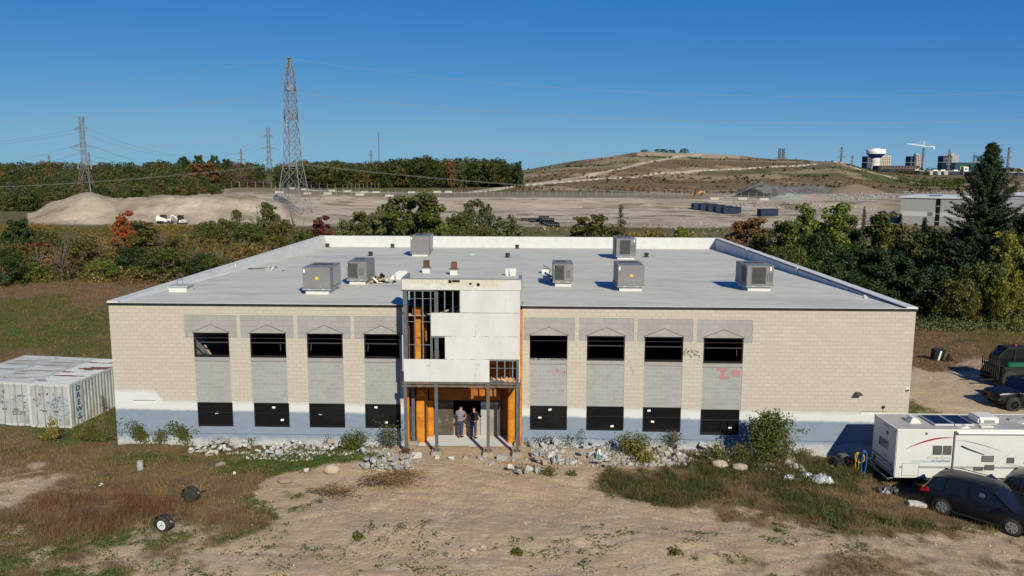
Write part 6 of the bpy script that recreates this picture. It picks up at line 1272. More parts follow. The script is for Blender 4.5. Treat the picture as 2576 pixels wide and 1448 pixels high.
J2=dict(pelvis=(0,0,.95),waist=(.02,.02,1.10),chest=(.06,.05,1.31),neck=(.03,.07,1.47),head0=(.0,.10,1.56),head1=(-.01,.11,1.66),shL=(-.13,.03,1.37),elL=(-.29,-.03,1.13),wrL=(-.06,-.14,1.06),shR=(.25,.06,1.37),elR=(.40,.10,1.17),wrR=(.27,.31,1.22),hipL=(-.09,.0,.88),knL=(-.11,.03,.49),anL=(-.12,.0,.09),toL=(-.22,.10,.04),hipR=(.09,0,.88),knR=(.10,.03,.49),anR=(.11,.0,.09),toR=(.20,.13,.04),face=f2)
person(18.66,1.0,.1,0,'person in a black sweater and blue jeans with one hand held behind the back',J2,BLKS,JEAN2,1.5)
# ================= CONTAINERS =================
def contm(name,base,rust,am,lo,hi,stretch=(1,1,1),sc=.7):
    return mat(name,base,.55,rust,sc,fac=(lo,hi),det=8,stretch=stretch,metal=.0)
CW_=contm('white_container_paint',(.40,.425,.435),(.25,.25,.235),1,.42,.7,(1,1,.5),1.6);CR_=contm('rust_patched_roof_paint',(.50,.52,.52),(.17,.06,.04),1,.53,.56,(.3,1.3,1),.9);CR2=contm('weathered_roof_paint',(.42,.44,.445),(.20,.18,.155),1,.46,.66,(.4,1.5,1),1.1)
def container(o0,rz,L,label,roofm,word=None,side=True,grf=0):
    o=empty('shipping_container',o0,rz,label,'shipping container','white shipping containers side by side');W_,H_=2.44,2.5
    mb=MB();n=int(L/.28)
    # long sides corrugated along local y (length), front at y=0
    for sx,xx in ((1,W_/2),(-1,-W_/2)):
        pts=[];
        for i in range(n):
            y0=L*i/n;p=L/n;pts+=[(xx-sx*.045,y0),(xx-sx*.045,y0+p*.35),(xx,y0+p*.5),(xx,y0+p*.85)]
        pts.append((xx-sx*.045,L));
        for a,b in zip(pts[:-1],pts[1:]): mb.quad((a[0],a[1],.12),(b[0],b[1],.12),(b[0],b[1],H_-.1),(a[0],a[1],H_-.1))
    mb.box(-W_/2,W_/2,L-.05,L,.1,H_-.02);mb.build('corrugated_side',CW_,o)
    mb=MB();
    for i in range(n):
        y0=L*i/n;p=L/n;mb.quad((-W_/2+.08,y0,H_-.03),(W_/2-.08,y0,H_-.03),(W_/2-.08,y0+p*.4,H_-.03),(-W_/2+.08,y0+p*.4,H_-.03));mb.quad((-W_/2+.08,y0+p*.4,H_-.03),(W_/2-.08,y0+p*.4,H_-.03),(W_/2-.08,y0+p*.55,H_),(-W_/2+.08,y0+p*.55,H_));mb.quad((-W_/2+.08,y0+p*.55,H_),(W_/2-.08,y0+p*.55,H_),(W_/2-.08,y0+p,H_),(-W_/2+.08,y0+p,H_));mb.quad((-W_/2+.08,y0+p,H_),(W_/2-.08,y0+p,H_),(W_/2-.08,y0+p,H_-.03),(-W_/2+.08,y0+p,H_-.03))
    mb.build('roof',roofm,o)
    mb=MB()
    for xx in(-W_/2,W_/2-.1): mb.box(xx,xx+.1,-.04,.06,0,H_);mb.box(xx,xx+.1,L-.06,L+.01,0,H_);mb.box(xx+.005,xx+.095,.06,L-.06,H_-.11,H_+.01);mb.box(xx+.005,xx+.095,.06,L-.06,0,.13)
    mb.box(-W_/2+.1,W_/2-.1,-.03,.06,H_-.13,H_-.005);mb.box(-W_/2+.1,W_/2-.1,-.03,.06,0,.14);mb.build('frame',mat('container_frame_paint',(.50,.52,.52),.6,(.25,.2,.17),4,fac=(.55,.75)),o)
    for s in (-1,1):
        mb=MB();mb.box(min(0,s*(W_/2-.1))+.01,max(0,s*(W_/2-.1))-.01,-.01,.03,.14,H_-.13);d=mb.build('door',CW_,o)
        for k in(.35,.8): mb=MB();mb.tube([(s*k,-.045,.06),(s*k,-.045,H_-.05)],.022,6);mb.build('lock_rod',mat('worn_rod',(.36,.37,.37),.5,(.2,.15,.12),6),d)
        mb=MB();mb.box(s*.35-.12,s*.35+.14,-.075,-.05,.95,1.02);mb.build('handle',mat('dull_steel_handle',(.15,.15,.15),.5),d)
    gr=random.Random(grf);cols=[mat('purple_tag',(.14,.10,.30)),mat('teal_tag',(.06,.33,.27)),mat('blue_tag',(.16,.22,.42)),mat('black_tag',(.08,.08,.09)),mat('pink_tag',(.45,.25,.30))]
    for i in range(16):
        mb=MB();cx=gr.uniform(-1.05,.85);cz=gr.uniform(.35,1.9);s=gr.uniform(.09,.2);pts=[(gr.uniform(0,2.2),gr.uniform(0,1.3)) for k in range(gr.randint(4,8))]
        sm=[];
        for a,b,c in zip(pts[:-2],pts[1:-1],pts[2:]):
            for t in (0,.25,.5,.75): sm.append(((1-t)**2*(a[0]+b[0])/2+2*t*(1-t)*b[0]+t*t*(b[0]+c[0])/2,(1-t)**2*(a[1]+b[1])/2+2*t*(1-t)*b[1]+t*t*(b[1]+c[1])/2))
        strokes(mb,[sm],(cx,cz),s,.034,.0,y=-.016-.001*i);mb.build('graffiti',gr.choice(cols),o)
    return o
CZ=-.05
crz=-R(5)
def cpos(i): # front right corner reference near (-3.75,2.3)
    dx=Vector((math.cos(crz),math.sin(crz),0));p=Vector((-3.75,2.35,CZ))-dx*(2.44/2+2.5*i);return p
for i,(lab,rm) in enumerate((('white container nearest the building with DREWS lettering and rust patches on its roof',CR_),('white container in the middle of the row with a scribbled door',CR2),('white container farthest left, cut by the photo edge',CR2))):
    p=cpos(i);p=p+Vector((-math.sin(crz),math.cos(crz),0))*(.12*i);c=container(p,crz,6.1,lab,rm,grf=i+5)
    if i==0:
        mb=MB();mb.box(1.225,1.235,.35,1.0,.45,2.35);mb.build('sign_board',mat('pale_sign_board',(.48,.52,.55),.6),c)
        for k,ch in enumerate('DREWS'): text(ch,'letter',.42,mat('navy_letter_paint',(.03,.07,.19),.6),c,(1.24,.67,2.14-.40*k),(R(90),0,R(90)),.004,1.25,bold=True)
        mb=MB();A=[(.55*math.cos(t),.55*math.sin(t)) for t in np.linspace(0,6.3,24)];strokes(mb,[A,[(-.4,-.5),(0,.6),(.35,-.5)],[(-.5,-.1),(.5,.1)]],(.62,1.25),1,.03,.0,y=-.03);mb.build('graffiti',mat('blue_tag',(.16,.22,.42)),c)
        text('295 04','stencil_number',.17,mat('faded_tan_stencil',(.45,.38,.33)),c,(-.62,-.03,1.98),(R(90),0,0))
    if i==1: text('DOM','graffiti',.34,mat('black_tag',(.08,.08,.09)),c,(.5,-.03,.75),(R(90),0,0)); 
# ================= VEHICLES =================
BP=mat('black_car_paint',(.008,.008,.010),.3,spec=.3);CGL=mat('car_glass',(.010,.011,.013),.1,spec=.4);TY=mat('tyre',(.035,.033,.03),.85);RIM=mat('alloy_rim',(.42,.42,.42),.35,metal=.6);TL=mat('red_tail_lamp',(.35,.01,.015),.25);HL=mat('clear_headlamp',(.75,.72,.65),.15);TRM=mat('black_trim',(.02,.02,.02),.6)
def loft(mb,secs,mi=0):
    n=len(secs[0]);o=len(mb.v);vs=[v for s in secs for v in s];fs=[(i*n+k,i*n+(k+1)%n,(i+1)*n+(k+1)%n,(i+1)*n+k) for i in range(len(secs)-1) for k in range(n)];fs+=[tuple(range(n-1,-1,-1)),tuple((len(secs)-1)*n+k for k in range(n))];mb.add(vs,fs,mi)
def wheel(o,x,y,r,wd,side,spokes=5,rm=None):
    mb=MB();mb.lathe([(r*.62,-wd/2),(r*.93,-wd/2),(r,-wd*.35),(r,wd*.35),(r*.93,wd/2),(r*.62,wd/2)],28,axis='Y');w=mb.build('wheel',TY,o,True);w.location=(x,y,r)
    mb=MB();e=side*(wd*.5+.004);mb.lathe([(r*.64,-.01),(r*.64,.02),(r*.57,.03),(r*.57,-.01)],28,c=(0,e,0),axis='Y')
    for k in range(spokes):
        for q in (-.13,.13): a=2*math.pi*k/spokes+q;b=2*math.pi*k/spokes+q*1.6;mb.bar((r*.10*math.cos(a),e+side*.02,r*.10*math.sin(a)),(r*.6*math.cos(b),e+side*.02,r*.6*math.sin(b)),r*.085,.03)
    mb.lathe([(r*.14,-.01),(r*.14,.03),(.01,.035)],14,c=(0,e+side*.01,0),axis='Y');mb.build('rim',rm or RIM,w)
    mb=MB();mb.lathe([(r*.6,-.01),(.01,-.008)],20,c=(0,e-side*.05,0),axis='Y');mb.build('brake_backing',TRM,w)
def suv(loc,rz,label,rear_vis=True,L=4.65,W=1.88,Hh=1.68,paint=BP,tilt=0.,boxy=False,rimm=5,wr=.365):
    o=empty('parked_car',loc,rz,label,'car');h=W/2
    # body lower: local x forward, origin under the rear axle centre
    x0=-.95;x1=L-.95
    P=[(x0,.45,.80,.82),(x0+.08,.32,.98,.92),(x0+.35,.27,1.03,.97),(0.,.25,1.05,1.),(1.0,.23,1.03,1.),(2.0,.23,1.01,1.),(2.62,.24,1.02,.99),(3.1,.25,.98,.96),(3.45,.30,.88,.90),(3.62,.36,.72,.80),(3.70,.42,.6,.7)]
    if boxy: P=[(x0,.5,1.0,.9),(x0+.05,.4,1.12,.98),(0,.35,1.15,1.),(1.5,.35,1.15,1.),(2.4,.35,1.15,1.),(2.5,.36,1.12,.92),(3.3,.4,1.08,.90),(3.55,.45,1.02,.86),(3.6,.5,.95,.8)]
    secs=[]
    for x,zb,zt,f in P:
        w=h*f;m=(zb+zt)/2;secs.append([(x,-w*.93,zb),(x,-w,zb+.12),(x,-w,m),(x,-w*.985,zt-.1),(x,-w*.93,zt),(x,-w*.5,zt+.025),(x,w*.5,zt+.025),(x,w*.93,zt),(x,w*.985,zt-.1),(x,w,m),(x,w,zb+.12),(x,w*.93,zb)])
    mb=MB();loft(mb,secs);b=mb.build('body',paint,o,True);b.modifiers.new('e','EDGE_SPLIT').split_angle=R(38)
    # greenhouse
    G=[(x0+.12,1.02,.80),(x0+.42,Hh-.12,.68),(x0+.95,Hh-.03,.66),(.9,Hh,.66),(1.5,Hh-.03,.65),(1.85,Hh-.10,.63),(2.72,1.02,.78)] if not boxy else [(x0+.08,1.12,.86),(x0+.2,Hh-.05,.80),(.9,Hh,.80),(1.75,Hh-.03,.79),(2.25,1.14,.82)]
    top=[(x,z) for x,z,f in G]
    def zt_(x): return float(np.interp(x,[g[0] for g in G],[g[1] for g in G]))
    secs=[]
    for x in np.linspace(G[0][0],G[-1][0],26):
        z=zt_(x);zb=.99 if not boxy else 1.12;hw_b=h*.925 if not boxy else h*.95;t=(z-zb)/(Hh-zb);hw_t=h*(.925-.19*t) if not boxy else h*(.95-.06*t)
        secs.append([(x,-hw_b,zb-.02),(x,-hw_t,z-.03*t),(x,-hw_t*.86,z),(x,0,z+.03*t),(x,hw_t*.86,z),(x,hw_t,z-.03*t),(x,hw_b,zb-.02)])
    mb=MB();loft(mb,secs);gh=mb.build('glasshouse',CGL,o,True);gh.modifiers.new('e','EDGE_SPLIT').split_angle=R(35)
    # roof skin
    mb=MB();secs=[]
    ra,rb=(G[1][0]-.03,G[-2][0]+.05)
    for x in np.linspace(ra,rb,12):
        z=zt_(x);t=(z-.99)/(Hh-.99);hw_t=h*(.925-.19*t) if not boxy else h*(.95-.06*t);secs.append([(x,-hw_t*1.01,z-.07),(x,-hw_t*1.0,z-.01),(x,-hw_t*.86,z+.015),(x,0,z+.045),(x,hw_t*.86,z+.015),(x,hw_t*1.0,z-.01),(x,hw_t*1.01,z-.07)])
    loft(mb,secs);r_=mb.build('roof',paint,o,True);r_.modifiers.new('e','EDGE_SPLIT').split_angle=R(35)
    # pillars
    for s in (-1,1):
        def gp(x,zf): # point on glass side
            z=zt_(x);zb=.99 if not boxy else 1.12;t=zf*(z-zb)/(Hh-zb);return Vector((x,s*(h*(.93-.19*t) if not boxy else h*(.955-.06*t)),zb+zf*(z-zb)))
        mb=MB()
        for xa,xb in (((-.02,.05),(1.02,1.0)) if not boxy else ((.1,.1),(1.15,1.15))): mb.bar(gp(xa,0),gp(xb,.95),.09,.03)
        a,b2=gp(G[0][0]+.02,0),gp(G[1][0]+.03,.96);mb.bar(a,b2,.16,.05);mb.bar(gp(G[-1][0]-.03,.0),gp(G[-2][0]+.02,.97),.08,.04);mb.build('pillar',paint,o)
        mb=MB();mb.tube([Vector((G[2][0]-.1,s*h*.68,Hh+.03)),Vector((G[2][0]+.1,s*h*.69,Hh+.06)),Vector((1.2,s*h*.69,Hh+.055)),Vector((1.5,s*h*.67,Hh+.02))],.018,6);mb.build('roof_rail',TRM,o)
        mb=MB();mb.box(2.32,2.5,s*(h+.02) if s>0 else s*(h+.17),s*(h+.17) if s>0 else s*(h+.02),1.0,1.14);mb.build('mirror',paint,o)
        for x in (.35,1.45): mb=MB();mb.box(x-.1,x+.1,min(s*h,s*(h+.02)),max(s*h,s*(h+.02)),.86,.89);mb.build('door_handle',paint,o)
        mb=MB()
        for x in (.12,1.13,2.2): mb.box(x-.006,x+.006,min(s*(h-.004),s*(h+.003)),max(s*(h-.004),s*(h+.003)),.35,.98)
        mb.build('door_gap',TRM,o)
        mb=MB();mb.box(.3,2.3,min(s*(h-.03),s*(h+.015)),max(s*(h-.03),s*(h+.015)),.24,.33);mb.build('sill_trim',TRM,o)
        mb=MB();yy=s*h*.86;mb.prism([(x0-.01,.82),(x0+.38,.90),(x0+.30,1.05),(x0+.06,1.04)],min(yy,s*h*1.0),max(yy,s*h*1.0));mb.build('tail_lamp',TL,o)
        mb=MB();mb.prism([(3.66,.60),(3.2,.82),(3.30,.92),(3.64,.76)],min(s*h*.60,s*h*.90),max(s*h*.60,s*h*.90));mb.build('headlight',HL if not boxy else TRM,o)
        for x in (0,2.7):
            mb=MB();mb.lathe([(wr*1.18,-.02),(.01,-.015)],24,c=(x,s*(h-.005),wr),axis='Y');mb.build('wheel_arch',TRM,o);wheel(o,x,s*(h-.09),wr,.23,s,rimm,TRM if boxy else None)
    mb=MB();mb.box(x0-.03,x0+.05,-.26,.26,.62,.74) if not boxy else mb.lathe([(.1,-.22),(.38,-.2),(.38,0),(.1,0)],24,c=(x0,0,.95),axis='X');mb.build('licence_plate' if not boxy else 'spare_wheel',mat('plate_white',(.55,.55,.55)) if not boxy else TY,o)
    return o
def face(a,b): return math.atan2(b[1]-a[1],b[0]-a[0])
# near black suv: near side wheels in contact at these ground points
rw=gat(2369,1293);fw_=gat(2534,1343);rz=face(rw,fw_);n_=Vector((-math.sin(rz),math.cos(rz),0));c_=Vector(rw)+n_*.87;c_.z=rw[2]-.01
s1=suv(c_,rz,'black family suv with alloy wheels parked at the right below the white trailer');s1.rotation_euler=(0,math.atan2(rw[2]-fw_[2],math.hypot(fw_[0]-rw[0],fw_[1]-rw[1])),rz)
mb=MB();mb.prism([(.3,1.02),(.62,1.08),(.55,1.36),(.38,1.40)],-.80,-.76);mb.build('blue_jacket_inside',mat('blue_cloth',(.06,.12,.2)),s1).location=(1.0,0,0)
c2=c_+Vector((math.cos(rz)*2.15,math.sin(rz)*2.15,0))+n_*2.35;c2.z=hg(c2.x,c2.y)-.02
suv(c2,rz+.06,'second black suv partly hidden behind the nearer one at the right edge',paint=mat('dark_grey_car_paint',(.02,.02,.023),.3,spec=.35))
# jeep like boxy off-roader in the yard
jp=gat(2500,1052);suv((jp[0]+.6,jp[1]+2.3,hg(jp[0]+.6,jp[1]+2.3)),math.pi*1.02,'boxy black off-roader cut by the right photo edge in the back yard',L=4.3,Hh=1.85,boxy=True,wr=.42,W=1.9).location=(jp[0]+4.5,jp[1]+2.3,hg(jp[0]+3.,jp[1]+2.3))
# green tractor-like utility vehicle
GRN=mat('dark_green_machine',(.01,.11,.06),.5)
tp=gat(2478,985);o=empty('telehandler',(tp[0]+2.9,tp[1]+2.0,hg(tp[0]+1,tp[1]+2)),math.pi*1.03,'black and green telehandler with a fork carriage in the back yard','telehandler')
mb=MB();mb.bbox(-2.6,1.4,-1.0,1.0,.7,1.35,.1);mb.build('chassis',TRM,o);mb=MB();mb.bbox(-2.9,.9,.35,.75,1.3,1.62,.06);mb.build('boom',GRN,o)
mb=MB();mb.prism([(-1.1,1.0),(-1.0,2.4),(.4,2.45),(1.0,1.9),(1.15,1.0)],-.98,-.12);mb.build('cab_glass',CGL,o)
for y in (-1.0,-.1):
    mb=MB();mb.tube([(1.15,y,1.0),(1.02,y,1.9),(.45,y,2.42),(-1.,y,2.42),(-1.1,y,1.)],.05,6);mb.bar((-.1,y,1.),(-.1,y,2.42),.09);mb.build('cab_frame',TRM,o)
mb=MB();mb.bbox(-1.1,.5,-1.03,-.07,2.42,2.5,.02);mb.build('cab_roof',TRM,o)
mb=MB();mb.lathe([(.07,0),(.07,.12),(.02,.14)],10,c=(-.4,-.5,2.5));mb.build('beacon',mat('red_beacon',(.5,.05,.04)),o)
mb=MB();mb.box(1.6,1.68,-.9,.9,.5,.62);mb.box(1.6,1.68,-.9,.9,1.35,1.45)
for k in range(9): y=-.86+k*.215;mb.box(1.6,1.66,y-.025,y+.025,.6,1.75 if k else 1.8)
mb.build('fork_carriage',TRM,o)
for y in(-.5,.5): mb=MB();mb.box(1.68,2.7,y-.06,y+.06,.42,.5);mb.build('fork',TRM,o)
for x in(-1.9,1.0):
    for s in(-1,1): wheel(o,x,s*1.0,.58,.38,s,6,TRM)
mb=MB();mb.box(-.6,.2,-1.015,-1.0,1.05,1.2);mb.build('side_lettering_plate',mat('dull_white_decal',(.35,.35,.35)),o)
# ---------------- TRAVEL TRAILER ----------------
RVW=mat('white_trailer_skin',(.62,.62,.61),.35,(.57,.57,.56),.8);RVR=mat('dusty_trailer_roof',(.42,.40,.38),.8,(.33,.315,.30),.8,det=8);BSH=mat('trailer_shade',(.10,.10,.11),.4)
ry=1.5;rvz=-.42;rvrz=R(1.)
t_=empty('travel_trailer',(38.62,-4.05,rvz),rvrz,'long white travel trailer parked against the right end of the building','trailer')
LR,WR,ZB,ZT=10.5,2.42,.58,2.9
mb=MB();mb.bbox(0,LR,0,WR,ZB,ZT,.03);mb.build('body',RVW,t_)
mb=MB();mb.box(-.01,.0,.02,WR-.02,ZB+.02,ZB+.2);mb.box(-.012,0,.02,WR-.02,1.05,1.09);mb.build('rear_trim',mat('grey_trailer_trim',(.22,.22,.22),.5),t_)
mb=MB();mb.box(.04,LR-.05,.04,WR-.04,ZT,ZT+.02);rf=mb.build('roof',RVR,t_)
mb=MB();mb.box(0,LR,-.012,.03,ZT-.03,ZT+.035);mb.box(0,LR,WR-.03,WR+.012,ZT-.03,ZT+.035);mb.box(-.012,.03,0.04,WR-.04,ZT-.03,ZT+.03);mb.build('roof_edge_trim',mat('trim_white',(.70,.70,.68),.5),t_)
def rwin(x0,x1,z0,z1,y=-.0,blind=False,nm='window'):
    mb=MB();mb.bbox(x0-.03,x1+.03,-.02,.0,z0-.03,z1+.03,.008);f=mb.build(nm,mat('window_trim_white',(.62,.62,.6),.4),t_);mb=MB();mb.box(x0,x1,-.026,-.02,z0,z1);mb.build('pane',CGL if not blind else BSH,f);return f
f=rwin(1.70,2.55,1.72,2.16);mb=MB();[mb.box(1.74 if k<0 else 2.14,2.1 if k<0 else 2.52,-.03,-.026,1.75+.045*j,1.77+.045*j) for k in (-1,1) for j in range(9)];mb.build('blind',mat('grey_blind',(.20,.19,.18)),f)
mb=MB();mb.box(2.11,2.14,-.034,-.02,1.72,2.16);mb.build('mullion',MATS['window_trim_white'],f)
f=rwin(6.05,6.55,1.78,2.05);mb=MB();mb.box(6.28,6.31,-.03,-.02,1.78,2.05);mb.build('mullion',MATS['window_trim_white'],f)
rwin(7.8,8.6,1.5,2.1)
# rear window etc.
mb=MB();mb.bbox(-.02,.0,.75,1.75,1.62,2.12,.008);f=mb.build('rear_window',mat('window_trim_white',(.62,.62,.6)),t_);mb=MB();mb.box(-.026,-.02,.8,1.7,1.66,2.08);mb.build('pane',CGL,f)
mb=MB();mb.lathe([(.01,-.03),(.09,-.025),(.1,0)],16,c=(0,.95,2.45),axis='X');mb.build('backup_light',BSH,t_)
for y in (.15,.9,1.1,1.3,2.25): mb=MB();mb.box(-.02,0,y-.05,y+.05,2.74,2.79);mb.build('marker_lamp',TL,t_)
for y in(.2,2.1): mb=MB();mb.box(-.025,0,y-.09,y+.09,.75,.98);mb.build('tail_lamp',BSH,t_)
mb=MB()
for z in (.95,1.15): mb.tube([(-.06,-.02,z),(-.06,2.2,z)],.02,6)
mb.tube([(-.02,.1,.55),(-.25,.1,.5),(-.25,2.3,.5),(-.02,2.3,.55)],.04,6);mb.build('rear_bumper',STL,t_)
# side graphics
RD=mat('red_decal',(.33,.02,.04),.4);DG=mat('navy_decal',(.06,.07,.10),.4);LG=mat('grey_decal',(.30,.31,.32),.4);LB=mat('pale_blue_decal',(.42,.48,.52),.4)
def arc(pts,w0,w1,m,nm='stripe'):
    mb=MB();n=len(pts)
    for i in range(n-1):
        a,b=pts[i],pts[i+1];ta=math.sin(math.pi*min(1,i/(n-1)));tb_=math.sin(math.pi*min(1,(i+1)/(n-1)));wa=w0+(w1-w0)*ta;wb=w0+(w1-w0)*tb_;mb.quad((a[0],-.004,a[1]-wa/2),(b[0],-.004,b[1]-wb/2),(b[0],-.004,b[1]+wb/2),(a[0],-.004,a[1]+wa/2))
    return mb.build(nm,m,t_)
arc([(.45+2.2*t,1.98+.56*math.sin(t*1.75)**.9) for t in np.linspace(0.001,1,20)],.01,.085,RD,'red_arc_stripe')
arc([(2.75+2.2*t,2.42-.55*t**1.5) for t in np.linspace(0,1,14)],.005,.03,DG);arc([(2.8+1.9*t,2.3-.65*t**1.2) for t in np.linspace(0,1,14)],.004,.015,LG)
arc([(5.0+1.9*t,1.3-.30*t) for t in np.linspace(0,1,10)],.01,.05,LG);arc([(5.9+.75*t,1.38-.18*math.sin(t*3)-.2*t) for t in np.linspace(0,1,14)],.02,.10,RD,'red_hook_stripe')
arc([(4.6+.9*t,1.25+.75*t) for t in np.linspace(0,1,6)],.005,.02,LG)
mb=MB()
for z in(1.13,1.08): mb.box(.2,LR-.2,-.004,-.001,z-.013,z+.013)
mb.build('stripe',DG,t_);mb=MB();mb.box(.75,2.55,-.006,-.001,1.33,1.44);mb.build('pale_stripe',LB,t_)
text('Freedom','model_lettering',.20,LG,t_,(1.98,-.005,1.56),(R(90),0,0),.002,1.5,.3);text('by Coachmen','maker_lettering',.115,DG,t_,(2.1,-.005,1.425),(R(90),0,0),.002,1.3,bold=True)
text('Freedom','rear_lettering',.13,LG,t_,(-.004,1.1,1.40),(R(90),0,R(-90)),.002,1.3,.3);text('by Coachmen','rear_lettering',.09,DG,t_,(-.004,1.05,1.28),(R(90),0,R(-90)),.002,1.2)
mb=MB();mb.box(2.62,2.68,-.05,0,ZB+.1,ZT-.04);mb.build('slide_seal',mat('dark_seal',(.12,.13,.15),.5),t_)
mb=MB();mb.tube([(2.75,-.09,2.78),(8.3,-.09,2.78)],.055,12);mb.box(2.72,8.35,-.06,0,2.70,2.86);mb.build('awning_roll',mat('awning_white',(.68,.68,.66),.5),t_)
for x0,x1,z0,z1,nm in ((3.98,4.55,1.38,1.68,'vent_grille'),(4.15,4.6,.98,1.24,'service_hatch'),(3.65,4.1,.95,1.12,'outlet_box'),(5.15,5.5,1.32,1.6,'refrigerator_vent')):
    mb=MB();mb.bbox(x0,x1,-.025,0,z0,z1,.008);f=mb.build(nm,BSH,t_)
    if nm=='vent_grille': mb=MB();[mb.box(x0+.04,x1-.04,-.035,-.025,z0+.06+.08*j,z0+.075+.08*j) for j in range(3)];mb.build('slat',LG,f)
mb=MB();mb.tube([(3.0,-.04,2.16),(3.3,-.06,2.03),(4.1,-.05,1.74)],[.03,.02,.012],6);mb.build('awning_arm',TRM,t_)
mb=MB();mb.box(.35,1.1,-.01,0,.72,1.3);f=mb.build('storage_door',RVW,t_);mb=MB();mb.box(.33,1.12,-.016,-.01,1.28,1.30);mb.box(.33,1.12,-.016,-.01,.70,.72);mb.box(.33,.35,-.016,-.01,.72,1.28);mb.box(1.1,1.12,-.016,-.01,.72,1.28);mb.build('door_edge',LG,f)
mb=MB();mb.bbox(6.85,7.5,-.03,0,.72,2.25,.02);d=mb.build('entry_door',RVW,t_);mb=MB();mb.bbox(6.98,7.36,-.036,-.03,1.55,2.05,.01);mb.build('door_window',CGL,d);mb=MB();mb.box(6.88,6.98,-.06,-.03,1.2,1.32);mb.build('handle',TRM,d)
mb=MB();mb.bbox(1.3,1.4,-.03,0,2.68,2.78,.01);mb.build('marker_lamp',BSH,t_);mb=MB();mb.bbox(6.2,6.4,-.03,0,2.2,2.26,.01);mb.build('porch_lamp',mat('amber_lamp',(.5,.25,.12)),t_)
mb=MB();mb.box(1.2,8.6,.15,WR-.15,.42,ZB);mb.build('chassis',TRM,t_)
for x in (4.9,5.75):
    for s in (1,): wheel(t_,x,.12,.34,.2,-1,8)
mb=MB();mb.tube([(1.2,.3,.5),(1.0,.2,.0)],.04,6);mb.build('stabiliser_jack',STL,t_)
# roof kit
SOL=mat('solar_cell_blue',(.010,.013,.032),.3,spec=.2)
for x in (2.0,2.95): mb=MB();mb.box(x,x+.85,.55,1.95,ZT+.09,ZT+.12);p=mb.build('solar_panel',SOL,t_);mb=MB();mb.box(x-.02,x+.87,.52,.55,ZT+.04,ZT+.125);mb.box(x-.02,x+.87,1.95,1.98,ZT+.04,ZT+.125);mb.box(x-.02,x,.55,1.95,ZT+.04,ZT+.125);mb.box(x+.85,x+.87,.55,1.95,ZT+.04,ZT+.125);mb.build('panel_frame',mat('aluminium_frame',(.55,.55,.55),.4),p)
mb=MB();mb.bbox(4.15,5.15,.75,1.75,ZT+.02,ZT+.36,.08);a=mb.build('air_conditioner',mat('ac_white',(.68,.67,.64),.5),t_);mb=MB();[mb.box(4.4,4.9,.735,.75,ZT+.12+.035*k,ZT+.135+.035*k) for k in range(4)];mb.build('ac_grille',BSH,a)
mb=MB();mb.prism([(.0,0),(.55,0),(.40,.2),(.28,.28),(.12,.28)],.0,.5,ax='Y');o=mb.build('roof_vent_cover',mat('vent_cover_white',(.66,.66,.64),.5),t_);o.location=(1.0,.9,ZT+.02)
mb=MB();mb.bbox(4.0,4.6,.25,.5,ZT+.02,ZT+.1,.03);mb.build('vent_lid',MATS['vent_cover_white'],t_);mb=MB();mb.prism([(3.0,0),(3.5,0),(3.3,.13)],.2,.5);o=mb.build('vent_cap',MATS['vent_cover_white'],t_);o.location=(0,0,ZT+.02)
mb=MB();mb.prism([(6.2,0),(6.7,0),(6.5,.1)],.9,1.2);o=mb.build('vent_cap',MATS['vent_cover_white'],t_);o.location=(0,0,ZT+.02)
mb=MB();mb.tube([(6.1,1.5,ZT+.05),(6.9,1.7,ZT+.16),(7.4,1.75,ZT+.1)],.03,6);mb.box(6.0,6.25,1.4,1.6,ZT+.02,ZT+.09);mb.build('folded_antenna',LG,t_)
mb=MB();mb.bbox(7.9,8.5,.9,1.4,ZT+.02,ZT+.2,.05);mb.build('roof_vent_cover',MATS['vent_cover_white'],t_)
# hoses on trailer ladder
def coil(name,cx,cy,cz,rx,rz_,n,r,m,label,seed):
    rr_=random.Random(seed);mb=MB();pts=[]
    for i in range(n*14+1): a=2*math.pi*i/14;k=1+.18*math.sin(i*.9+seed)+rr_.uniform(-.05,.05);pts.append((rx*k*math.cos(a),.05*math.sin(i*.37),rz_*k*math.sin(a)))
    mb.tube(pts,r,5);o=mb.build(name,m);o.location=(cx,cy,cz);return tag(o,label,'hose')
a=yat(2160,1148,-2.2);coil('hose_coil',a[0],-2.3,a[2]-.02,.20,.28,5,.022,mat('yellow_hose',(.52,.36,.03),.5),'coiled yellow hose hanging behind the trailer',2)
mb=MB();mb.tube([(-.1,0,.2),(-.2,0,-.3),(-.13,0,-.7),(-.02,.02,-.55),(-.05,0,-.1)],.02,5);o=mb.build('yellow_cord',MATS['yellow_hose']);o.location=(a[0],-2.35,a[2]);tag(o,'yellow cord loop hanging under the yellow coil','cord')
a=yat(2173,1160,-2.6);coil('blue_hose_coil',a[0],-2.6,a[2]-.05,.14,.50,6,.02,mat('blue_hose',(.03,.16,.42),.45),'coiled blue hose hanging next to the yellow one',5)
p=gat(2215,1190);o=empty('aluminium_ladder',(p[0]-.1,p[1]-.1,p[2]+.15),R(25),'short aluminium ladder leaning on the ground behind the trailer','ladder');AL=mat('aluminium',(.5,.5,.5),.35,metal=.5)
for s in(-.22,.22): mb=MB();mb.bar((s,-.5,-.1),(s,.6,.55),.07,.03);mb.build('rail',AL,o)
for k in range(4): t=.1+.27*k;mb=MB();mb.bar((-.22,-.5+1.1*t,-.1+.65*t),(.22,-.5+1.1*t,-.1+.65*t),.05,.03);mb.build('rung',AL,o)
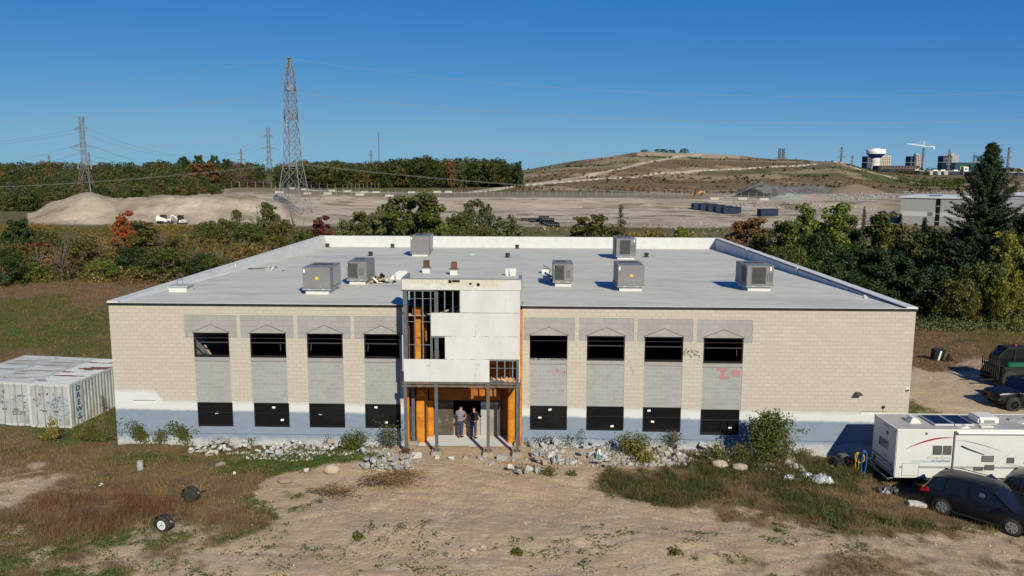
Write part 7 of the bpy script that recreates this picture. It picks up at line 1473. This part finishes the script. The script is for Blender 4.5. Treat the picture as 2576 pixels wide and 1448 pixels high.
def sheet(name,px,py,w,h,m,label,seed,n=16,rough=.18,cat='plastic sheet',lift=.12):
    p=gat(px,py);rr_=np.random.default_rng(seed);xs=np.linspace(-1,1,n);X,Y=np.meshgrid(xs,xs);e=1-.35*fbm(X*2+seed,Y*2,1.3,seed,3);Z=np.maximum(0,1-np.hypot(X,Y)**2)*lift+np.abs(fbm(X*4,Y*4,1.1,seed+1,4)-.5)*rough*2;V=np.stack([X*w*e,Y*h*e,Z],2).reshape(-1,3);i,j=np.meshgrid(np.arange(n-1),np.arange(n-1),indexing='ij');a=(i*n+j).ravel();o=ob(name,meshnp(name,V,np.stack([a,a+1,a+n+1,a+n],1),m));o.location=(p[0],p[1],p[2]+.02);return tag(o,label,cat)
PS=mat('clear_plastic_sheet',(.50,.52,.54),.15,(.30,.32,.33),5,spec=.8,bump=.6)
sheet('plastic_sheet',2068,1212,.62,.42,PS,'large crumpled silver plastic sheet in the weeds',3,rough=.35,lift=.2);sheet('plastic_sheet',1985,1206,.32,.22,PS,'smaller crumpled plastic sheet left of the large one',4,rough=.3);sheet('plastic_sheet',2030,1198,.28,.12,PS,'thin strip of plastic sheet between the two larger pieces',5,rough=.2)
sheet('tarp_scrap',2232,1240,.55,.3,mat('dark_grey_tarp',(.05,.052,.055),.35,(.12,.12,.12),6,spec=.6),'crumpled dark tarp below the ladder',6,rough=.5)
p=gat(2107,1175);o=empty('lawn_mower',(p[0]+.3,p[1]+.3,p[2]),.3,'dark covered mower like machine in the weeds behind the trailer','machine');mb=MB();mb.bbox(-.55,.5,-.28,.28,.12,.42,.08);mb.build('housing',TRM,o);mb=MB();mb.bbox(-.2,.3,-.2,.2,.42,.58,.06);mb.build('engine_cover',BSH,o);mb=MB();mb.box(.3,.52,-.29,-.28,.2,.3);mb.build('red_decal',TL,o)
for x in(-.4,.4):
    for y in(-.3,.3): mb=MB();mb.lathe([(.05,-.04),(.13,-.04),(.13,.04),(.05,.04)],14,c=(x,y,.13),axis='Y');mb.build('wheel',TY,o)
p=gat(2308,1272);mb=MB();mb.bbox(-.38,.38,-.2,.2,0,.17,.015);o=mb.build('foam_slab',mat('white_foam_slab',(.62,.61,.58),.8,(.5,.49,.46),8,bump=.3));o.location=p;o.rotation_euler=(0,0,-.18);tag(o,'pale foam slab on the soil behind the near suv','slab')
# ================= RUBBLE =================
CB=[mat('grey_cinder_block',(.36,.355,.35),.95,(.28,.275,.27),7,bump=.4),mat('pale_cinder_block',(.52,.51,.50),.95,(.42,.41,.40),7,bump=.4),mat('tan_cinder_block',(.36,.30,.255),.95,(.29,.24,.20),7,bump=.4),mat('blue_painted_block',(.27,.31,.37),.9,(.36,.37,.39),5),mat('white_painted_block',(.58,.58,.57),.9,(.46,.455,.44),6)]
def cinder(kind,seed):
    r=random.Random(seed);bm=bmesh.new()
    def bx(x0,x1,y0,y1,z0,z1):
        g=bmesh.ops.create_cube(bm,size=1)
        for v in g['verts']: v.co=Vector(((x0+x1)/2+v.co.x*(x1-x0),(y0+y1)/2+v.co.y*(y1-y0),(z0+z1)/2+v.co.z*(z1-z0)))
    L,W_,H_=.39,.19,.19;t=.032
    if kind=='whole': bx(-L/2,L/2,-W_/2,-W_/2+t,0,H_);bx(-L/2,L/2,W_/2-t,W_/2,0,H_);[bx(x-t/2,x+t/2,-W_/2+t,W_/2-t,0,H_) for x in(-L/2+t/2,0,L/2-t/2)]
    elif kind=='half': bx(-L/2,.02,-W_/2,-W_/2+t,0,H_);bx(-L/2,-.05,W_/2-t,W_/2,0,H_);[bx(x-t/2,x+t/2,-W_/2+t,W_/2-t,0,H_) for x in(-L/2+t/2,0)]
    else:
        a=r.uniform(.10,.24);b=r.uniform(.06,.12);c=r.uniform(.04,.1);g=bmesh.ops.create_cube(bm,size=1)
        for v in g['verts']: v.co=Vector((v.co.x*a*r.uniform(.7,1.3)*1.4,v.co.y*b*2*r.uniform(.6,1.2),(v.co.z+.5)*c*1.6*r.uniform(.7,1.2)))
    me=bpy.data.meshes.new('block');bm.to_mesh(me);bm.free();me.materials.append(CB[0]);return me
BK=[cinder('whole',1),cinder('half',2)]+[cinder('p',k) for k in range(3,11)]
rb=random.Random(12)
def heap(pts,n,label,group,mats=(0,0,1,1,2),whole=.25,spread=.5,hh=.25,name='broken_block',sc=1.):
    for i in range(n):
        px,py=rb.choice(pts);g=gat(px+rb.gauss(0,12),py+rb.gauss(0,5))
        x=g[0]+rb.gauss(0,spread*.4);y=min(g[1]+rb.gauss(0,spread*.4),-.25)
        if 15.3<x<21.7 and y>-2.1: y=-2.1-rb.random()*.4
        o=ob(name,BK[rb.choice((0,0,1)) if rb.random()<whole else rb.randint(2,9)]);o.location=(x,y,hg(x,y)+rb.random()*hh-.02);k=sc*rb.uniform(.8,1.15);o.scale=(k,k,k)
        o.rotation_euler=(rb.uniform(-.7,.7) if rb.random()<.8 else 1.57,rb.uniform(-.6,.6),rb.uniform(0,6.28));o.material_slots[0].link='OBJECT';o.material_slots[0].material=CB[rb.choice(mats)];tag(o,label,'concrete block',group)
heap([(500,1133),(560,1128),(530,1140),(600,1125)],34,'pale broken block in the heap under the two leftmost lower windows','broken blocks in the left heap',(1,1,2,4),.05)
heap([(660,1125),(720,1130),(760,1125),(690,1140)],36,'pale broken block in the heap left of the bush by the lower windows','broken blocks in the second heap',(1,1,0,4,3),.05)
heap([(820,1130),(860,1125),(900,1118)],20,'broken block beside the blue plastic scrap','broken blocks in the third heap',(1,4,3,2),.1)
heap([(950,1150),(990,1158),(935,1175),(970,1180),(1010,1180),(1030,1165)],56,'grey broken block in the heap left of the entrance slab','broken blocks in the heap left of the entrance',(0,0,1,2,3),.25)
heap([(1340,1150),(1365,1165),(1325,1180),(1345,1188),(1385,1160)],30,'tumbled hollow block in the heap right of the entrance slab','broken blocks in the heap right of the entrance',(0,0,1,2),.65,hh=.35)
heap([(1400,1130),(1380,1125),(1420,1140)],16,'tan broken block against the wall right of the entrance','broken blocks under the first window right of the entrance',(2,0,1),.15)
heap([(1480,1130),(1500,1150),(1530,1125),(1545,1150),(1520,1168)],34,'grey broken block in the heap around the teal pipe','broken blocks around the teal pipe',(0,1,3,2),.15)
heap([(1650,1135),(1680,1140),(1720,1150),(1700,1165)],30,'broken block in the heap between the two tall bushes','broken blocks between the tall bushes',(1,2,0),.1)
heap([(1750,1135),(1790,1130),(1840,1140),(1800,1148),(1870,1135)],30,'flat grey block in the stack left of the tall bush','flat blocks left of the tall bush',(0,1,0,2),.05,hh=.3,sc=1.25)
heap([(2290,1030),(2310,1040),(2280,1020)],14,'pale scrap in the heap behind the right building corner','pale scrap behind the right building corner',(1,4,0),.0,hh=.3,name='rubble_piece')
for px,py,k,mi,lab,rz in ((347,1182,0,0,'single hollow block standing upright in the dry grass',.3),(1048,1150,0,1,'hollow block at the left end of the slab edge',.2),(1100,1152,2,4,'white block leaning on the front of the slab, left one',.1),(1135,1154,3,4,'white block leaning on the front of the slab, right one',-.1),(1175,1153,4,2,'pink marked block in front of the slab',0),(1207,1153,2,0,'small grey block in front of the slab',.1),(1262,1156,0,0,'grey block lying before the third column footing',0),(1292,1157,2,0,'grey block lying before the fourth column footing',.1),
    (555,1172,5,2,'lone tan stone in the grass before the left heap',1),(770,1185,6,1,'lone pale stone by the green weeds',.4),(1445,1165,6,4,'lone white chip on the bare soil right of the heaps',1.),(2085,1000,7,1,'x',0)):
    if lab=='x': continue
    g=gat(px,py);o=ob('concrete_block',BK[k]);o.location=(g[0],g[1],g[2]+.0);o.rotation_euler=(0,0,rz)
    if k==0 and px==347: o.rotation_euler=(R(90),0,rz);o.location.z+=.19;o.rotation_euler=(0,R(90),rz);o.location.z=g[2]+.2
    o.scale=(1.25,)*3;o.material_slots[0].link='OBJECT';o.material_slots[0].material=CB[mi];tag(o,lab,'concrete block')
def rock(px,py,s,m,lab,sq=.7):
    g=gat(px,py);bm=bmesh.new();bmesh.ops.create_icosphere(bm,subdivisions=3,radius=1)
    for v in bm.verts:
        q=v.co.copy();k_=.72+.5*float(fbm(np.array([q.x*1.3+px]),np.array([q.y*1.3+q.z*1.7]),1.4,px,4)[0]);v.co=Vector((q.x*k_*1.2,q.y*k_,max(q.z*k_*sq,-.3)))
    mb=MB();mb.addbm(bm,T=Matrix.Scale(s,4));o=mb.build('boulder',m,None,True);o.location=(g[0],g[1],g[2]+s*.3);tag(o,lab,'boulder')
SB=mat('sandy_boulder',(.50,.42,.33),.9,(.38,.31,.24),3,bump=.4)
rock(835,1187,.30,SB,'sandy boulder beside the brush pile',1.);rock(716,1212,.30,mat('dirt_mound',(.36,.27,.19),.95,(.28,.2,.14),3,bump=.5),'low sandy boulder mound at the edge of the green weeds',.45);rock(1810,1172,.36,SB,'sandy boulder below the flat block stack',.5);rock(1860,1180,.34,SB,'flat sandy boulder right of the other',.5);rock(1190,1385,.12,SB,'small stone in the dirt bank');rock(1215,1378,.1,SB,'smaller stone in the dirt bank')
def plank(px,py,L,w,t,rz,m,lab,tilt=0):
    g=gat(px,py);mb=MB();mb.box(-L/2,L/2,-w/2,w/2,0,t);o=mb.build('plank',m);o.location=(g[0],g[1],g[2]+.05);o.rotation_euler=(0,-tilt,rz);tag(o,lab,'plank')
TW=mat('weathered_timber',(.42,.37,.30),.85,(.33,.28,.22),5,stretch=(.3,3,3));OW=MATS['raw_timber']
plank(1070,1189,1.35,.16,.04,.12,TW,'weathered grey plank on the soil before the left heap');plank(1302,1168,1.5,.12,.04,-.25,mat('orange_timber',(.45,.24,.11),.8,(.36,.18,.08),5),'orange brown plank stuck in the right heap',.05);plank(1395,1122,.9,.14,.05,-1.0,OW,'short tan plank leaning on rubble by the wall',.5);plank(985,1140,2.4,.15,.04,.35,TW,'long weathered board behind the left heap',.1);plank(945,1162,1.2,.12,.06,-.9,mat('grey_angle_iron',(.30,.30,.26),.7),'short grey angle piece leaning on the left heap',.3)
g=gat(1507,1160);mb=MB();mb.lathe([(.055,0),(.055,.42)],14);o=mb.build('pipe_stub',mat('teal_pipe',(.04,.42,.33),.5));o.location=g;tag(o,'teal pipe stub with a white top among the rubble','pipe');mb=MB();mb.lathe([(.06,.42),(.06,.6),(.0,.6)],14);mb.build('white_cap',STK,o)
g=gat(835,1122);debris('blue_plastic_scrap',g[0],g[1],5,.14,[(mat('bright_blue_plastic',(.04,.28,.55),.4),'blue_sheet')],'bright blue plastic scrap on the rubble',.08,.2,g[2]+.1,.1)
for (px,py,lab) in ((255,1222,'crushed white scrap on the dry grass'),(590,1192,'pale blue scrap by the lone block')): g=gat(px,py);debris('litter',g[0],g[1],2,.08,[(WHT,'paper')],lab,.06,.12,g[2]+.02,.03,'litter')
g=gat(2355,905);mb=MB();mb.prism([(-.35,0),(.35,0),(.45,.9),(-.5,.95)],-.2,.25);o=mb.build('car_seat_scrap',TRM);o.location=g;o.rotation_euler=(.3,0,.2);tag(o,'dumped dark panel standing in the right field','scrap');mb=MB();mb.box(-.08,.08,-.24,-.205,.1,.9);mb.build('torn_white_strip',STK,o)
g=gat(2384,910);mb=MB();mb.prism([(-.3,0),(.4,0),(-.1,.7)],-.1,.1);o=mb.build('panel_scrap',TRM);o.location=g;o.rotation_euler=(.2,0,.5);tag(o,'second smaller dark panel leaning in the right field','scrap')
# trailer wheels half buried
def twheel(px,py,rz,lab,white):
    g=gat(px,py);o=empty('trailer_wheel',(g[0],g[1],g[2]),rz,lab,'wheel','trailer wheels in the dry grass');mb=MB();r=.33;mb.lathe([(r*.55,-.1),(r*.95,-.1),(r,-.06),(r,.06),(r*.95,.1),(r*.55,.1)],28,c=(0,0,r-.03),axis='Y');mb.build('tyre',mat('tyre',(.035,.033,.03)),o,True)
    if white:
        mb=MB();mb.lathe([(r*.58,-.095),(r*.5,-.06),(r*.45,-.075),(r*.16,-.09),(.01,-.09)],24,c=(0,-.03,r-.03),axis='Y');mb.build('rim',mat('white_rim',(.68,.68,.66),.5),o);mb=MB();[mb.lathe([(.018,-.14),(.018,-.10)],8,c=(.1*math.cos(a),0,r-.03+.1*math.sin(a)),axis='Y') for a in np.linspace(0,5.03,5)];mb.lathe([(.035,-.145),(.03,-.12)],10,c=(0,0,r-.03),axis='Y');mb.build('hub_hole',TRM,o)
    mb=MB();n=12
    for i in range(n):
        a0=R(-10)+R(200)*i/n;a1=R(-10)+R(200)*(i+1)/n;R1=r+.06;mb.quad((R1*math.cos(a0),-.13,r-.03+R1*math.sin(a0)),(R1*math.cos(a1),-.13,r-.03+R1*math.sin(a1)),(R1*math.cos(a1),.14,r-.03+R1*math.sin(a1)),(R1*math.cos(a0),.14,r-.03+R1*math.sin(a0)))
    mb.build('mudguard',mat('scuffed_black_mudguard',(.03,.03,.03),.7,(.35,.30,.26),6,fac=(.55,.65)),o);mb=MB();mb.tube([(0,0,r-.03),(0,1.2,.05)],.04,6);mb.build('axle',RST,o)
twheel(412,1336,-.25,'trailer wheel with a white rim and black mudguard in the dry grass',True);twheel(480,1262,-.15,'trailer wheel sunk in the dry grass, seen without its rim',False)
# ================= BRUSH & PLANTS BY THE WALL =================
DL=mat('dead_leaf',(.24,.155,.06),.8,(.15,.085,.035),6,rnd=.4);TWG=mat('dead_twig',(.12,.08,.055),.9,(.20,.15,.11),5)
def brush(px,py,L,w,h,seed,label,nst=36,leafn=900,rz=0.):
    g=gat(px,py);r=np.random.default_rng(seed);mb=MB();P=[]
    for i in range(nst):
        y0=r.normal(0,w*.15);a=r.normal(0,.45);l=L*r.uniform(.35,1);x0=-L/2+r.uniform(0,L*.55);p=[];z=r.uniform(.03,h*.5)
        for k in range(6): t=k/5;p.append((x0+l*t*math.cos(a)*.75,y0+l*t*math.sin(a)*.6+r.normal(0,.03),max(.02,z+h*.7*math.sin(t*2.3)*r.uniform(.3,1))))
        mb.tube(p,[.02,.016,.012,.009,.006,.004],4);P+=p[2:]
    P=np.array(P);idx=r.integers(0,len(P),leafn);c=P[idx]+r.normal(0,1,(leafn,3))*np.array([.13,.10,.08]);c[:,2]=np.maximum(c[:,2],.02);Lq=leafquads(c,r.normal(0,1,(leafn,3)),.034,r)
    o=empty('brush_pile',g,rz,label,'brush pile');mb.build('branches',TWG,o);ob('dead_leaves',meshnp('dead_leaves',Lq.reshape(-1,3),np.arange(len(Lq)*4).reshape(-1,4),DL),o)
brush(985,1218,3.1,1.,.55,3,'dense pile of dead leafy branches on the bare soil',46,2600,.12);brush(840,1245,2.8,.9,.35,4,'flat spread of dead branches left of the dense pile',26,900,-.15)
def wallbush(px,py,hpx,wpx,leaf,label,seed,lean=0.,n=1500,ls=.045,stems=7,cat='shrub',y=None,leaf2=None):
    g=gat(px,py);k=(g[1]-CAM[1])/F*1.03;H=hpx*k;Wd=wpx*k/2;r=np.random.default_rng(seed);o=empty('shrub',g,0,label,cat);mb=MB();P=[]
    for i in range(stems):
        a=r.uniform(0,6.28);tip=np.array([lean*H+Wd*.85*math.cos(a)*r.random(),min(Wd,.5)*.8*math.sin(a)*r.random(),H*r.uniform(.6,1.)]);pts=[tuple(np.array([Wd*.1*math.cos(a),.05*math.sin(a),0])*(1-t)+tip*t+np.array([0,0,.12*H*math.sin(t*3.1)])*(.3)) for t in np.linspace(0,1,6)];mb.tube(pts,[.018,.015,.012,.009,.006,.003],4);P+=pts[1:]
        for q in pts[2:]:
            for _ in range(3): d=r.normal(0,1,3)*np.array([Wd*.45,min(Wd,.4)*.4,H*.14]);e=tuple(np.array(q)+d);mb.tube([q,e],[.006,.003],3);P+=[e,tuple((np.array(q)+np.array(e))/2)]
    P=np.array(P);P[:,1]=np.minimum(P[:,1],max(.0,-g[1]-.1));idx=r.integers(0,len(P),n);c=P[idx]+r.normal(0,1,(n,3))*np.array([.11,.08,.09])*(1+Wd*.3);c[:,2]=np.maximum(c[:,2],.02);c[:,1]=np.minimum(c[:,1],-g[1]-.04);N_=r.normal(0,.7,(n,3));N_[:,2]+=.4;N_[:,1]-=.5;Lq=leafquads(c,N_,ls,r)
    mb.build('stems',mat('shrub_stem',(.13,.09,.06),.9,(.2,.15,.1),5),o)
    if leaf2: h_=len(Lq)*2//3;ob('leaves',meshnp('leaves',Lq[h_:].reshape(-1,3),np.arange((len(Lq)-h_)*4).reshape(-1,4),LM[leaf2]),o);Lq=Lq[:h_]
    ob('leaves',meshnp('leaves',Lq.reshape(-1,3),np.arange(len(Lq)*4).reshape(-1,4),LM[leaf]),o);return o
wallbush(375,1112,54,62,'mid','leafy shrub leaning left at the left end of the wall',1,-.35,900,.05);wallbush(415,1110,46,26,'grey','thin pale sapling between the two leaning shrubs',2,0,260,.045,3);wallbush(480,1116,62,66,'mid','leaning shrub under the leftmost lower window',3,-.5,900,.05);wallbush(425,1108,40,40,'grey','thin pale sapling left of the leftmost window',4,0,240,.045,3)
wallbush(250,1095,50,60,'olive','dark weedy shrub at the left corner of the building',5,0,900,.05);wallbush(270,1103,34,60,'mid','low green shrub at the foot of the left corner',6,0,600,.05)
wallbush(898,1132,46,70,'mid','round green shrub left of the entrance',7,0,1100,.05);wallbush(985,1128,62,60,'grey','tall grey green shrub beside the entrance columns',8,0,850,.045)
wallbush(1592,1150,64,70,'olive','half yellowed shrub right of the teal pipe',9,0,1500,.055,leaf2='yellow');wallbush(1630,1165,34,50,'yellow','low yellow green shrub at the foot of the half yellowed one',10,0,600,.05)
wallbush(1925,1168,132,90,'mid','tall dense dark green bush near the right end of the wall',11,0,7500,.06,16);wallbush(1962,1160,66,40,'olive','smaller bush at the right side of the tall bush',12,.2,700,.05);wallbush(1865,1165,52,50,'olive','low leafy shrub left of the tall bush',13,0,600,.05)
wallbush(1690,1130,48,60,'grey','wispy shrub under the second window from the right',14,0,360,.045);wallbush(1370,1112,34,70,'grey','wispy weeds under the first window right of the entrance',15,0,260,.045);wallbush(1460,1118,56,14,'grey','single tall stem weed between two lower windows',16,0,90,.045,1);wallbush(1425,1116,40,50,'grey','thin weeds left of the single tall stem',17,0,200,.04)
wallbush(1330,1115,28,26,'grey','small wispy weed right of the entrance columns',18,0,120,.04,3);wallbush(560,1118,22,40,'grey','tiny weeds over the left heap',19,0,110,.04,3);wallbush(640,1118,26,30,'grey','tiny weeds left of the second heap',20,0,90,.04,3)
wallbush(835,1110,34,22,'grey','thin weed stem over the third heap',21,0,80,.04,2);wallbush(262,1040,52,26,'gold','yellow flowering weed beside the container',22,0,420,.05);wallbush(218,1052,26,20,'yellow','small yellow weed at the container corner',23,0,140,.05,3)
wallbush(1800,1160,38,90,'mid','green leafy weeds in front of the flat block stack',24,0,700,.05);wallbush(2020,1150,20,60,'olive','low weeds at the wall left of the hoses',25,0,300,.04);wallbush(1540,1190,12,40,'mid','small green weed on the bare soil',26,0,150,.05,4)
wallbush(1378,1195,22,36,'mid','small green weed before the right heap',27,0,240,.045,5);wallbush(985,1382,0+26,18,'mid','x',28) if False else None
for i,(px,py,s) in enumerate(((905,1352,14),(1300,1393,12),(1700,1392,16),(1440,1195,16))):
    wallbush(px,py,s*.35,s,'mid','low green rosette weed on the bare soil of the yard',40+i,0,120,.06,5,'weed')['group']='green rosette weeds in the yard'
blades('tall_straw',90,(0.5,7,-10.8,-7.2),lambda v,g,x,y,r:(v>.5),.35,.8,.006,leafmat('russet_straw',(.125,.078,.045),(.085,.05,.03),.4,.2),.35,31,'tall russet dry stems around the trailer wheels',nb=50,spread=.35)
blades('russet_straw',260,(-60,0,3,60),lambda v,g,x,y,r:(v>.5)&(g<.4),.4,.9,.012,MATS['russet_straw'],.35,32,'tall russet stems scattered over the left meadow',nb=40,spread=.6)
blades('dark_weeds',3800,(25,41,-10,-1),lambda v,g,x,y,r:(v>.55)&(g>.3),.18,.5,.012,leafmat('dark_weed_leaf',(.035,.05,.016),(.085,.07,.035),.4,.2),.6,33,'dark tangled weeds on the right side of the yard',nb=9,spread=.14)

FR=mat('rubble_chip',(.37,.355,.33),.95,(.27,.25,.22),5,rnd=.35)
stones('rubble_pieces',2600,(21.8,35,-2.7,-.15),.06,.24,FR,'broken block pieces strewn thickly along the wall right of the entrance',lambda v,g,x,y,r:(fbm(x,y,.45,83,3)>.47),23,flat=.8)
stones('rubble_chips',9000,(5.5,34,-3.0,-.15),.015,.13,FR,'small grey chips of broken block scattered along the foot of the wall',lambda v,g,x,y,r:(fbm(x,y,.5,81,3)+.12*(y>-1.8)-.1*(y<-2.4)>.50)&(r.random(len(x))<.8)&~((x>15.3)&(x<21.7)&(y>-2.1)),21,flat=.8)
